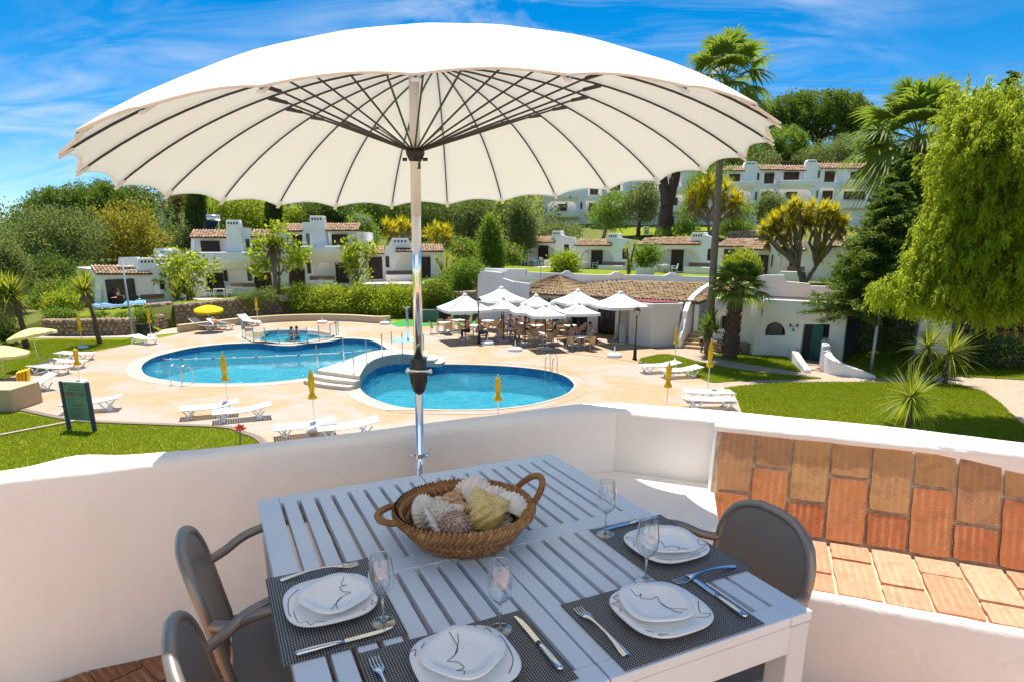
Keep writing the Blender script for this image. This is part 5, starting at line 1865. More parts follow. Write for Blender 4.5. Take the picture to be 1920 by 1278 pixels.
MB().lathe([(1.0, 0.002), (1.0, .03), (.9, .035), (.001, .02)], 32).build('basin', M_['painted_ripple_mosaic'], sh_)
def foot(label, px, py, pole=.0):
	p = at(px, py)
	t = thing('parasol_stand', label, 'parasol stand', p, 0, 'loose white parasol bases')
	MB().lathe([(.40, 0), (.42, .05), (.40, .15), (.30, .19), (.06, .20), (.05, .22)], 20).build('weight', M_['white_plastic'], t, smooth=True)
	MB().tube([(0, 0, .18), (0, 0, .20 + pole)], .03, 8).build('tube', M_['white_plastic'], t)
foot('white parasol base on the deck behind the paddling pool', 604, 606, .2)
foot('white parasol base farthest along the seat wall end', 722, 608, .2)
foot('white parasol base with short pole in front of the cafe tables', 966, 657, .35)
foot('white parasol base on the open deck between cafe and lantern post', 1152, 668, .35)
foot('grey parasol base beside the lantern post at the cafe', 914, 645, .35)
# folded yellow boards leaning at the masonry block
for k in range(4):
	p = at(36 + k * 6, 742 - k * 2)
	o = MB().box(-.03, .03, -.35, .35, 0, 1.0).build('yellow_board', M_['yellow_cloth'], bevel=.01)
	o.location = p; o.rotation_euler = (0, .12, .5)
	tag(o, ['first yellow board leaning at the masonry block, nearest the block', 'second yellow board from the masonry block', 'third yellow board from the masonry block', 'yellow board farthest from the masonry block'][k], 'board', 'yellow boards')

# red flower head just above the parapet
island_mat('red_petal', [(.40, .004, .02), (.55, .01, .03), (.62, .02, .06)], .6, trans=.2, grain=0)
plain('stem_green', (.08, .14, .03), .6)
pf = fg(450, 845, -.99)
pf = Vector((pf.x, pf.y + .55, pf.z))
pf = atd(450, 835, 3.2)
fl = thing('red_flower', 'red flower head on a stem just above the parapet', 'flower', pf)
top = atd(450, 804, 3.2) - pf
MB().tube([(0, 0, -.5), (0, 0, 0), tuple(top)], .005, 6).build('stem', M_['stem_green'], fl)
ph = MB()
for k in range(46):
	a = 2 * PI * random.random(); e = random.uniform(-.4, 1.3)
	d = Vector((math.cos(a) * math.cos(e), math.sin(a) * math.cos(e), math.sin(e)))
	s_ = d.orthogonal().normalized()
	L_ = random.uniform(.018, .030)
	b0 = top + d * .006
	ph.add([tuple(b0), tuple(b0 + d * L_ * .5 + s_ * .007), tuple(b0 + d * L_), tuple(b0 + d * L_ * .5 - s_ * .007)], [(0, 1, 2, 3)])
ph.build('petals', M_['red_petal'], fl)

# ================================================================== cafe terrace
def white_parasol(label, px, apex_py, rim_py, half_px, zr=2.02, lean_=0, rot_=.35):
	r = ray(px, rim_py)
	d = (EYE.z - zr) * r.y / -r.z
	c = atd(px, rim_py, d)
	sc_ = FOC / d
	half = half_px / sc_
	hgt = (rim_py - apex_py) / sc_ * .98
	t = thing('cafe_parasol', label, 'parasol', (c.x, c.y, 0), rot_, 'white square parasols on the cafe terrace')
	MB().tube([(0, 0, 0), (0, 0, zr + hgt - .03)], .028, 8).build('pole', M_['iron_black'], t, smooth=True)
	MB().box(-.35, .35, -.35, .35, .0, .08).build('base', M_['concrete'], t, bevel=.01)
	hw = half / (math.cos(rot_) + abs(math.sin(rot_)))
	cor = [(-hw, -hw), (hw, -hw), (hw, hw), (-hw, hw)]
	for k in range(4):
		a, b = Vector((*cor[k], zr)), Vector((*cor[(k + 1) % 4], zr))
		ap = Vector((0, 0, zr + hgt))
		mb = MB()
		def sf(u, v):
			e = a.lerp(b, u)
			p = ap.lerp(e, v)
			return p - Vector((0, 0, .06 * math.sin(v * PI) + .03 * math.sin(u * PI) * v))
		mb.grid(6, 6, sf)
		o_ = len(mb.v)
		for i in range(7):
			q = sf(i / 6, 1)
			mb.v += [tuple(q), (q.x * 1.0, q.y * 1.0, q.z - .16)]
		for i in range(6):
			mb.f.append((o_ + 2 * i, o_ + 2 * i + 2, o_ + 2 * i + 3, o_ + 2 * i + 1))
		mb.build('canopy_panel', M_['parasol_white'], t, smooth=True)
		MB().bar(ap - Vector((0, 0, .05)), a - Vector((0, 0, .02)), .02, .02).build('rib', M_['iron_black'], t)
	MB().lathe([(.16, zr + hgt - .05), (.12, zr + hgt + .03), (.0, zr + hgt + .08)], 10).build('cap', M_['parasol_white'], t)
	return t
white_parasol('white cafe parasol farthest from the kiosk, beside the lantern post', 872, 552, 578, 56)
white_parasol('large white cafe parasol at the very back near the white wall', 940, 539, 560, 47, zr=2.5, rot_=.5)
white_parasol('white cafe parasol in front of the large back one', 944, 557, 576, 30, zr=2.1, rot_=.2)
white_parasol('white cafe parasol before the hipped tile roof', 1005, 553, 570, 34, zr=2.25, rot_=.3)
white_parasol('white cafe parasol half hidden between two front ones', 985, 569, 583, 30, rot_=.2)
white_parasol('white cafe parasol partly behind the foremost one', 1036, 566, 582, 24, rot_=.4)
white_parasol('foremost white cafe parasol, lowest in the picture', 1023, 572, 589, 37, rot_=.25)
white_parasol('large white cafe parasol before the long tile roof', 1083, 544, 565, 45, zr=2.4, rot_=.3)
white_parasol('white cafe parasol at the front between kiosk and foremost one', 1085, 568, 585, 38, rot_=.25)
white_parasol('white cafe parasol next to the kiosk', 1162, 548, 572, 52, zr=2.36, rot_=.35)

def make_cafe_chair(label, loc, rz):
	t = thing('cafe_chair', label, 'chair', loc, rz, 'tan rattan chairs on the cafe terrace')
	sb = MB().grid(6, 6, lambda a, b: ((a - .5) * .50, -.22 + b * .46, .44 - .02 * math.sin(b * PI)))
	sb.box(-.25, .25, -.22, .24, .40, .43)
	sb.build('seat', M_['rattan'], t)
	bk = MB()
	for dd in (0, .03):
		bk.grid(8, 6, lambda a, b: ((a - .5) * .54 * (1 - .1 * b), -.24 - .12 * b + .10 * (2 * a - 1) ** 2 + dd, .42 + .44 * b * (1 - .12 * (2 * a - 1) ** 4)))
	bk.build('backrest', M_['rattan'], t, smooth=True)
	for s in (-1, 1):
		MB().tube(smooth_open([(s * .26, -.22, .66), (s * .29, -.05, .67), (s * .285, .14, .66), (s * .27, .20, .60), (s * .255, .20, .44)], 4), .022, 6).build('armrest', M_['rattan'], t, smooth=True)
		for yy in (-.20, .20):
			MB().tube([(s * .23, yy, .42), (s * .25, yy * 1.12, 0)], .016, 6).build('leg', M_['galvanised'], t)
	return t
def make_cafe_table(label, loc, rz):
	t = thing('cafe_table', label, 'table', loc, rz, 'square tables on the cafe terrace')
	MB().box(-.42, .42, -.42, .42, .70, .735).build('table_top', M_['table_top'], t, bevel=.012)
	MB().tube([(0, 0, .03), (0, 0, .70)], .04, 8).build('column', M_['galvanised'], t)
	MB().box(-.25, .25, -.25, .25, .0, .03).build('foot', M_['galvanised'], t)
	return t
cc = ct = None
place_words = ['at the stone wall end', 'in front of the lantern post', 'between lantern and foremost parasol', 'under the foremost parasol', 'nearest the round pool', 'at the front beside the children', 'in the middle of the terrace', 'at the back by the restaurant door', 'by the white back wall', 'behind the white shirted person', 'beside the rattan sofa', 'next to the pool table']
spots = [(834, 604.6, 4), (887, 610, 4), (956, 616, 4), (1009, 610, 4), (1017, 624, 4), (1087, 631, 4), (1071, 610, 4), (1030, 598, 3), (916, 601, 4), (985, 606, 3), (1046, 603, 3), (860, 600, 3)]
for i, (px, py, n_) in enumerate(spots):
	p = at(px, py, .73); p.z = 0
	rz = .3 + .2 * (i % 3)
	if ct is None:
		ct = make_cafe_table('pale square cafe table ' + place_words[i], p, rz)
	else:
		copy_tree(ct, 'pale square cafe table ' + place_words[i], p, rz)
	for k in range(n_):
		a = rz + k * PI / 2 + random.uniform(-.12, .12)
		q = p + Vector((math.cos(a), math.sin(a), 0)) * random.uniform(.68, .82)
		side = ['on its kiosk side', 'on its far side', 'on its pool-bridge side', 'on its near side'][k]
		lab = 'tan chair at the table ' + place_words[i] + ', ' + side
		if len(lab.split()) > 16:
			lab = 'tan chair at the table ' + place_words[i] + ', ' + side
		if cc is None:
			cc = make_cafe_chair(lab, q, a + PI / 2)
		else:
			copy_tree(cc, lab, q, a + PI / 2)
# rattan sofa by the restaurant doors
p = at(1128, 622)
so = thing('rattan_sofa', 'brown rattan sofa with pale cushions by the restaurant doors', 'sofa', p, .25)
MB().box(-.95, .95, -.42, .42, .05, .36).build('seat_base', M_['rattan'], so, bevel=.03)
MB().box(-.95, .95, .26, .44, .36, .80).build('backrest', M_['rattan'], so, bevel=.03)
for s in (-1, 1):
	MB().box(*sorted((s * .80, s * .96)), -.42, .43, .36, .60).build('armrest', M_['rattan'], so, bevel=.03)
	MB().box(*sorted((s * .02, s * .78)), -.40, .25, .36, .48).build('cushion', M_['table_top'], so, bevel=.04)
# menu board on the deck
p = at(1162, 640)
ab = thing('menu_board', 'folding menu board standing open before the kiosk', 'sign', p, .4)
for s in (-1, 1):
	MB().bar((0, s * .30, 0), (0, s * .02, 1.05), .55, .03, (0, 1, 0)).build('panel', M_['print_pale'], ab)
# green table-football/pool table and bin store at the wall
def games_table(label, px, py, w_, rz):
	p = at(px, py)
	t = thing('pool_table', label, 'pool table', p, rz)
	plain('felt', (.05, .30, .20), .8)
	MB().box(-w_ / 2, w_ / 2, -.5, .5, .55, .82).build('frame', M_['white_plastic'], t, bevel=.02)
	MB().box(-w_ / 2 + .1, w_ / 2 - .1, -.4, .4, .82, .835).build('playing_surface', M_['felt'], t)
	for s in (-1, 1):
		for q in (-1, 1):
			MB().box(*sorted((s * (w_ / 2 - .05), s * (w_ / 2 - .18))), *sorted((q * .45, q * .32)), 0, .55).build('leg', M_['white_plastic'], t)
games_table('small outdoor pool table with green felt by the stone wall', 866, 603, 1.7, .1)
p = at(802, 603)
gb = thing('covered_box', 'grey green covered box with sloping top by the stone wall', 'box', p, .1)
plain('tarp_green', (.10, .15, .13), .7, var=.15)
MB().slab([(-.9, 0), (.9, 0), (.9, .75), (.8, .95), (-.8, .95), (-.9, .75)], (), -.5, .5, lambda a, b, w: (a, w, b)).build('cover', M_['tarp_green'], gb, bevel=.03)
plain('turf_mat', (.02, .26, .03), .9, var=.2, scale=20)
o = struct(MB().slab(at2([(728, 606), (760, 601), (900, 599), (905, 607), (800, 612), (745, 613)]), (), .0, .012).build('artificial_turf', M_['turf_mat']))

# ================================================================== people (far off: some 20 to 40 pixels tall)
for nm, c in (('skin', (.45, .25, .17)), ('skin_tan', (.42, .20, .12)), ('cloth_white', (.75, .74, .72)), ('cloth_blue', (.30, .44, .60)), ('cloth_dark', (.03, .03, .05)), ('cloth_pink', (.60, .33, .28)), ('cloth_teal', (.14, .33, .34)), ('cloth_red', (.50, .09, .07)), ('denim', (.05, .08, .17)), ('hair_brown', (.07, .04, .02)), ('hair_fair', (.30, .18, .08)), ('hair_black', (.014, .011, .010)), ('hair_grey', (.35, .33, .30))):
	plain(nm, c, .75, var=.08, scale=10)
def skin_mesh(name, joints, edges, mt, parent, sub=1):
	names = list(joints)
	idx = {n_: i for i, n_ in enumerate(names)}
	me = bpy.data.meshes.new(name)
	me.from_pydata([joints[n_][:3] for n_ in names], [(idx[a], idx[b]) for a, b in edges], [])
	o = link(name, me, M_[mt], parent)
	md = o.modifiers.new('skin', 'SKIN')
	md.use_smooth_shade = True
	sv = me.skin_vertices[0].data
	for n_ in names:
		sv[idx[n_]].radius = (joints[n_][3], joints[n_][4] if len(joints[n_]) > 4 else joints[n_][3])
	sv[0].use_root = True
	sb = o.modifiers.new('sub', 'SUBSURF'); sb.levels = sb.render_levels = sub
	return o
def sitting(reach=.0, lean_=0.0):
	y = lean_
	return dict(pel=(0, -.05, .52, .13, .11), waist=(0, -.05 + y * .4, .70, .12, .10), chest=(0, -.04 + y, .92, .145, .11), neck=(0, -.02 + y, 1.06, .05), head0=(0, .0 + y, 1.13, .07, .075), head1=(0, .01 + y, 1.20, .085, .095), head2=(0, .0 + y, 1.29, .065, .075), nose=(0, .105 + y, 1.18, .015),
				shL=(-.18, -.03 + y, .99, .060), elL=(-.25, .06 + y, .76, .045), haL=(-.16, .30 + reach, .78, .035), fiL=(-.14, .38 + reach, .79, .022), shR=(.18, -.03 + y, .99, .060), elR=(.25, .06 + y, .76, .045), haR=(.16, .30, .78, .035), fiR=(.14, .38, .79, .022),
				hipL=(-.10, .02, .50, .10), knL=(-.13, .42, .50, .070), anL=(-.13, .40, .10, .045), toL=(-.13, .56, .04, .035), hipR=(.10, .02, .50, .10), knR=(.13, .42, .50, .070), anR=(.13, .38, .10, .045), toR=(.13, .54, .04, .035))
BODY_E = [('pel', 'waist'), ('waist', 'chest'), ('chest', 'neck'), ('neck', 'head0'), ('head0', 'head1'), ('head1', 'head2'), ('head1', 'nose'), ('chest', 'shL'), ('shL', 'elL'), ('elL', 'haL'), ('haL', 'fiL'), ('chest', 'shR'), ('shR', 'elR'), ('elR', 'haR'), ('haR', 'fiR'), ('pel', 'hipL'), ('hipL', 'knL'), ('knL', 'anL'), ('anL', 'toL'), ('pel', 'hipR'), ('hipR', 'knR'), ('knR', 'anR'), ('anR', 'toR')]
def fat(j, names, k=1.18):
	return {n_: tuple(list(j[n_][:3]) + [q * k for q in j[n_][3:]]) for n_ in names}
def person(label, loc, rz, j, top='cloth_white', trousers='denim', hair='hair_brown', sk='skin', long_hair=False, bare=False):
	t = thing('person', label, 'person', loc, rz, 'people at the pool')
	skin_mesh('body', j, BODY_E, sk, t)
	if not bare:
		skin_mesh('shirt', fat(j, ['waist', 'chest', 'shL', 'shR', 'pel'], 1.16) | {'eL': tuple((np.array(j['shL'][:3]) * .4 + np.array(j['elL'][:3]) * .6).tolist() + [.058]), 'eR': tuple((np.array(j['shR'][:3]) * .4 + np.array(j['elR'][:3]) * .6).tolist() + [.058])},
		[('pel', 'waist'), ('waist', 'chest'), ('chest', 'shL'), ('chest', 'shR'), ('shL', 'eL'), ('shR', 'eR')], top, t)
	skin_mesh('trousers', fat(j, ['pel', 'hipL', 'knL', 'hipR', 'knR'] + ([] if bare else ['anL', 'anR']), 1.15), [('pel', 'hipL'), ('hipL', 'knL'), ('pel', 'hipR'), ('hipR', 'knR')] + ([] if bare else [('knL', 'anL'), ('knR', 'anR')]), trousers, t)
	h = np.array(j['head2'][:3]); n_ = np.array(j['nose'][:3]); h1 = np.array(j['head1'][:3])
	b = (h1 - n_); b = b / np.linalg.norm(b)
	hm = MB().ball(tuple(h * .6 + h1 * .4 + b * .025), (.095, .105, .10), 10, 8)
	if long_hair:
		hm.ball(tuple(h1 + b * .08 - np.array([0, 0, .10])), (.085, .05, .16), 8, 6)
	hm.build('hair', M_[hair], t, smooth=True)
	return t
seated = [(877, 599, -1.2, 'cloth_pink', 'cloth_dark', 'hair_brown', False, 'woman-length hair and pink top at the table before the lantern post'),
	(900, 602, 1.5, 'cloth_white', 'denim', 'hair_grey', False, 'white shirt facing the pink top at the same table'),
	(942, 594, -.8, 'cloth_white', 'denim', 'hair_fair', False, 'fair hair and white top, first of the group behind the lantern'),
	(957, 592, -.2, 'cloth_teal', 'denim', 'hair_brown', False, 'teal top in the middle of the group'),
	(969, 600, .1, 'cloth_white', 'denim', 'hair_brown', False, 'white shirt seen from behind with a dark jacket'),
	(975, 591, 2.8, 'cloth_pink', 'denim', 'hair_fair', True, 'fair long hair at the far side of the group'),
	(985, 596, 1.2, 'cloth_dark', 'cloth_dark', 'hair_brown', True, 'dark top with brown hair in the group'),
	(993, 594, 1.6, 'cloth_dark', 'cloth_dark', 'hair_brown', True, 'dark top and long brown hair at the group end'),
	(1030, 594, .5, 'cloth_white', 'denim', 'hair_black', False, 'pale top sitting alone at the back table'),
	(1072, 613, -1.0, 'cloth_pink', 'cloth_dark', 'hair_black', False, 'child size, at the front table by the kiosk'),
	(1085, 606, 2.9, 'cloth_pink', 'denim', 'hair_black', True, 'pink top behind the front table by the kiosk'),
	(1106, 607, 1.3, 'cloth_blue', 'denim', 'hair_black', False, 'pale blue shirt leaning on the front table')]
for px, py, rz, tp, tr_, hr, lg, lab in seated:
	p = at(px, py, 1.22); p.z = 0
	person('person seated: ' + lab if len(lab.split()) < 14 else 'person with ' + lab, p, PI + rz, sitting(random.uniform(-.05, .1), random.uniform(0, .08)), tp, tr_, hr, 'skin', lg)
# man lying on the lounger
lie = dict(pel=(0, -.05, .46, .13, .10), waist=(0, .14, .50, .14, .10), chest=(0, .36, .60, .16, .11), neck=(0, .52, .70, .05), head0=(0, .58, .74, .07), head1=(0, .64, .78, .085), head2=(0, .72, .82, .07), nose=(0, .61, .88, .015),
	shL=(-.19, .42, .62, .06), elL=(-.30, .20, .52, .045), haL=(-.22, -.05, .48, .035), fiL=(-.20, -.14, .47, .02), shR=(.19, .42, .62, .06), elR=(.30, .20, .52, .045), haR=(.22, -.05, .48, .035), fiR=(.20, -.14, .47, .02),
	hipL=(-.10, -.12, .45, .10), knL=(-.12, -.52, .46, .07), anL=(-.12, -.92, .41, .045), toL=(-.14, -1.0, .52, .03), hipR=(.10, -.12, .45, .10), knR=(.12, -.52, .46, .07), anR=(.12, -.92, .41, .045), toR=(.14, -1.0, .52, .03))
p = at(415, 618)
person('man in swimming trunks lying on the lounger under the yellow parasol', p, R(70), lie, 'skin_tan', 'cloth_teal', 'hair_grey', 'skin_tan', bare=True)
tw = MB().box(-.30, .30, -.9, .25, .37, .40)
tw.bar((0, .30, .42), (0, .92, .80), .58, .03)
o = tw.build('towel', M_['cloth_dark']); p = at(382, 618); o.location = p; o.rotation_euler = (0, 0, R(70))
tag(o, 'dark patterned towel spread on the lounger beside the lying man', 'towel')
# two bathers in the paddling pool
for px, py, lab, sk_ in ((547, 633, 'bather standing in the paddling pool beside the float ring', 'cloth_white'), (557, 632, 'bather crouching in the paddling pool at the far fence', 'cloth_dark')):
	j = sitting()
	p = at(px, py)
	person(lab, (p.x, p.y, -.62), 2.6, j, sk_, 'cloth_dark', 'hair_brown', 'skin_tan', bare=True)
p = at(480, 629, -.08)
o = MB().tube([(p.x + .75 * math.cos(a), p.y + .45 * math.sin(a), -.02) for a in np.linspace(0, 2 * PI, 25)[:-1]], .13, 10, closed=True).build('swim_ring', M_['turf_mat'], smooth=True)
tag(o, 'green inflatable ring floating in the paddling pool', 'swim ring')
# person on the porch of the small villa
pv = dpt(206, 50.5, 0); pv.z = 1.12
person('person in blue reading at the porch table of the small villa', pv, -1.3, sitting(.05, .05), 'cloth_blue', 'denim', 'hair_brown', 'skin')
# ================================================================== buildings
island_mat('roof_tile', [(.40, .23, .13), (.50, .33, .20), (.34, .19, .11), (.56, .42, .28), (.44, .30, .20)], .85, bump=.2, bscale=20, spec=.2)
island_mat('roof_tile_old', [(.36, .23, .12), (.44, .30, .17), (.30, .19, .10), (.50, .38, .24), (.26, .17, .10)], .9, bump=.2, bscale=20, spec=.2, grain=.2)
plain('patio_stone', (.70, .58, .47), .8, var=.12, scale=3)
plain('roof_under', (.10, .06, .04), .9)
plain('bench_tile', (.30, .17, .09), .8, var=.3, scale=14)
plain('ac_white', (.72, .72, .70), .5)
plain('tank_metal', (.62, .63, .65), .25, .7, .5, var=.06)
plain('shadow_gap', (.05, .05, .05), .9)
plain('door_green', (.02, .10, .085), .45, var=.1)
plain('kiosk_white', (.74, .71, .66), .6, var=.03)
plain('maroon', (.16, .02, .025), .6)
def tile_roof(parent, el, er, tl_, tr_, mt='roof_tile', w=.22, course=.38, name='roof', thick=.10):
	"""barrel tiles between the eave line (el-er) and the top line (tl_-tr_), local coordinates"""
	el, er, tl_, tr_ = Vector(el), Vector(er), Vector(tl_), Vector(tr_)
	base_ = MB()
	nrm = (er - el).cross(tl_ - el).normalized()
	if nrm.z < 0:
		nrm = -nrm
	dn = -nrm * thick
	base_.add([el + dn, er + dn, tr_ + dn, tl_ + dn, el - nrm * .01, er - nrm * .01, tr_ - nrm * .01, tl_ - nrm * .01], [(3, 2, 1, 0), (4, 5, 6, 7), (0, 1, 5, 4), (1, 2, 6, 5), (2, 3, 7, 6), (3, 0, 4, 7)])
	rf = base_.build(name, M_['roof_under'], parent)
	mb = MB()
	nc = max(2, round((er - el).length / w))
	nr = max(1, round(((tl_ + tr_) / 2 - (el + er) / 2).length / course))
	prof = [(-.5, -.02), (-.32, .30), (0, .46), (.32, .30), (.5, -.02)]
	for r_ in range(nr):
		v0, v1 = r_ / nr - (.06 if r_ else .25 / nr), (r_ + 1) / nr + .03 / nr
		for c_ in range(nc):
			jit = random.uniform(-.02, .02)
			for kind in (0,):
				uc = (c_ + .5) / nc
				vs_ = []
				for v_, hgt in ((v0, .045), (v1, .0)):
					a, b = el.lerp(tl_, v_), er.lerp(tr_, v_)
					ww = (b - a).length / nc
					ax = (b - a).normalized()
					c = a.lerp(b, uc)
					for q, h in prof:
						vs_.append(c + ax * (q * ww * (.92 if hgt else .80)) + nrm * (h * w * .75 + hgt + jit))
				mb.add(vs_, [(i, i + 1, i + 6, i + 5) for i in range(4)])
	mb.build('tiles', M_[mt], rf, kind='stuff')
	return rf
class Bld:
	"""a building whose front stands on the vertical plane through two ground points"""
	def __init__(s, name, label, P0, P1, cat='house', wall='plaster_far', group=None):
		s.P0 = Vector((P0[0], P0[1], P0[2])); s.z = P0[2]
		d = Vector((P1[0] - P0[0], P1[1] - P0[1], 0)); s.w = d.length
		s.d = d.normalized(); s.n = Vector((-s.d.y, s.d.x, 0))
		s.wall = wall
		s.t = thing(name, label, cat, s.P0, math.atan2(d.y, d.x), group)
		if 'villa' in name:
			s.patio()
	def L(s, px, py, dep=0.0):
		r = ray(px, py)
		o = s.P0 + s.n * dep
		k = (o - EYE).dot(s.n) / r.dot(s.n)
		p = EYE + r * k - o
		return (p.dot(s.d), p.z)
	def poly(s, pts, dep=0.0):
		return [s.L(x, y, dep) for x, y in pts]
	def panel(s, outline, holes=(), y0=0.0, t=.25, name='wall', mt=None, parent=None, bevel=0):
		mb = MB().slab(s.poly(outline, y0), [s.poly(h, y0) for h in holes], -y0 - t, -y0, lambda a, b, w: (a, -w, b))
		return mb.build(name, M_[mt or s.wall], parent or s.t, bevel=bevel)
	def bx(s, x0, x1, ytop, ybot, y0, y1, name='wall', mt=None, parent=None, bevel=0.0, zmin=None):
		a, b = s.L(x0, ybot, y0), s.L(x1, ytop, y0)
		z0 = a[1] if zmin is None else zmin
		return MB().box(a[0], b[0], y0, y1, z0, b[1]).build(name, M_[mt or s.wall], parent or s.t, bevel=bevel)
	def door(s, x0, x1, ytop, ybot, y0, leaves=2, mt='wood_brown', name='door', glass=False):
		a, b = s.L(x0, ybot, y0), s.L(x1, ytop, y0)
		w, h = b[0] - a[0], b[1] - a[1]
		fr_ = MB()
		e = min(.07, w * .12)
		for (p0, p1, q0, q1) in ((a[0], a[0] + e, a[1], b[1]), (b[0] - e, b[0], a[1], b[1]), (a[0] + e, b[0] - e, b[1] - e, b[1])):
			fr_.box(p0, p1, y0 - .04, y0 + .06, q0, q1)
		d = fr_.build(name, M_[mt], s.t)
		for k in range(leaves):
			l0 = a[0] + e + (w - 2 * e) * k / leaves + .01; l1 = a[0] + e + (w - 2 * e) * (k + 1) / leaves - .01
			if glass:
				MB().box(l0, l1, y0 + .0, y0 + .02, a[1] + .02, b[1] - e - .01).build('pane', M_['window_dark'], d)
			else:
				lf = MB().box(l0, l1, y0 + .0, y0 + .04, a[1] + .02, b[1] - e - .01)
				n_ = 6
				for q in range(n_):
					zz = a[1] + .1 + (h - e - .15) * q / n_
					lf.box(l0 + .05, l1 - .05, y0 - .02, y0 + .0, zz, zz + (h - e - .15) / n_ * .62)
				lf.build('leaf', M_[mt], d)
		return d
	def window(s, x0, x1, ytop, ybot, y0, shutters=True):
		a, b = s.L(x0, ybot, y0), s.L(x1, ytop, y0)
		w, h = b[0] - a[0], b[1] - a[1]
		e = .05
		fr_ = MB()
		for (p0, p1, q0, q1) in ((a[0], a[0] + e, a[1], b[1]), (b[0] - e, b[0], a[1], b[1]), (a[0] + e, b[0] - e, b[1] - e, b[1]), (a[0] + e, b[0] - e, a[1], a[1] + e), ((a[0] + b[0]) / 2 - .025, (a[0] + b[0]) / 2 + .025, a[1] + e, b[1] - e)):
			fr_.box(p0, p1, y0 - .05, y0 + .03, q0, q1)
		wn_ = fr_.build('window', M_['wood_brown'], s.t)
		for k in range(2):
			l0 = a[0] + e + .003 if k == 0 else (a[0] + b[0]) / 2 + .028
			l1 = (a[0] + b[0]) / 2 - .028 if k == 0 else b[0] - e - .003
			if l1 - l0 < .05:
				continue
			MB().box(l0, l1, y0 - .02, y0 + .01, a[1] + e + .003, b[1] - e - .003).build('shutter' if shutters else 'pane', M_['wood_brown' if shutters else 'window_dark'], wn_)
		if h < 1.6:
			MB().box(a[0] - .06, b[0] + .06, y0 - .12, y0 - .051, a[1] - .07, a[1] - .004).build('sill', M_[s.wall], wn_)
		return wn_
	def body(s, x0, x1, ytop, dep, y0=.25, zmin=-1.0):
		a, b = s.L(x0, ytop), s.L(x1, ytop)
		return MB().box(a[0] + .02, b[0] - .02, y0, y0 + dep, zmin, a[1] - .05).build('body', M_[s.wall], s.t)
	def roof(s, x0, x1, yeave, rise, run, over=.30, y0=0, mt='roof_tile', w=.24):
		a, b = s.L(x0, yeave, y0), s.L(x1, yeave, y0)
		return tile_roof(s.t, (a[0], y0 - over, a[1]), (b[0], y0 - over, b[1]), (a[0], y0 - over + run, a[1] + rise), (b[0], y0 - over + run, b[1] + rise), mt, w)
	def patio(s, dep=4.2):
		a = MB().box(-.1, s.w + .1, -dep, -.02, -.5, .03).build('patio', M_['patio_stone'], s.t, bevel=.02)  # paved strip, deepened and paled to bounce sunlight onto the shaded fronts
	def chimney(s, x0, x1, ytop, ybot, y0=.1, dep=1.0, holes=4):
		a, b = s.L(x0, ybot, y0), s.L(x1, ytop, y0)
		w = b[0] - a[0]
		tw = w * .12
		mb = MB().slab([(a[0], a[1]), (b[0], a[1]), (b[0] - tw * .4, a[1] + (b[1] - a[1]) * .55), (b[0] - tw, b[1]), (a[0] + tw, b[1]), (a[0] + tw * .4, a[1] + (b[1] - a[1]) * .55)], (), -y0 - dep, -y0, lambda p, q, r_: (p, -r_, q))
		c = mb.build('chimney', M_[s.wall], s.t, bevel=.04)
		for k in range(holes):
			xx = a[0] + w * (.26 + .48 * k / max(1, holes - 1))
			MB().box(xx - w * .045, xx + w * .045, y0 - .012, y0 + .02, b[1] - .36, b[1] - .18).build('painted_vent_hole', M_['shadow_gap'], c)  # no opening cut: dark box puts the hole's shade into colour
		return c
	def bench(s, x0, x1, ytop, ybot, y0=-.9, seat=.45):
		a, b = s.L(x0, ybot, y0), s.L(x1, ytop, y0)
		bn = MB().box(a[0], b[0], y0, .1, a[1] - .3, a[1] + seat).build('porch_bench', M_[s.wall], s.t, bevel=.03)
		MB().box(a[0] + .1, b[0] - .05, -.02, .05, a[1] + seat + .004, a[1] + seat + .34).build('tiled_back', M_['bench_tile'], bn)
		return bn
def arch(x0, x1, ytop, ybot, rl=.5, rr=.5, n=7):
	"""opening with rounded upper corners; rl, rr in fractions of the height"""
	h = ybot - ytop
	w = x1 - x0
	a, b = min(h * rl, w * .5), min(h * rr, w * .5)
	pts = [(x0, ybot)]
	for k in range(n + 1):
		t = PI - PI / 2 * k / n
		pts.append((x0 + a + a * math.cos(t), ytop + a - a * math.sin(t)))
	for k in range(n + 1):
		t = PI / 2 - PI / 2 * k / n
		pts.append((x1 - b + b * math.cos(t), ytop + b - b * math.sin(t)))
	pts.append((x1, ybot))
	return pts
def rect(x0, x1, y0, y1):
	return [(x0, y1), (x0, y0), (x1, y0), (x1, y1)]
def gp(px, d, z):
	return tuple(dpt(px, d, z))
def ac_unit(b, x0, x1, yt, yb, y0):
	o = b.bx(x0, x1, yt, yb, y0 - .28, y0, 'air_conditioner', 'ac_white', bevel=.02)
	a, c = b.L(x0, yb, y0 - .28), b.L(x1, yt, y0 - .28)
	MB().lathe([(.0, 0), ((c[1] - a[1]) * .38, 0), ((c[1] - a[1]) * .38, .02), (.0, .02)], 14).build('fan_grille', M_['shadow_gap'], o)
	g = COL.objects[-1] if False else None

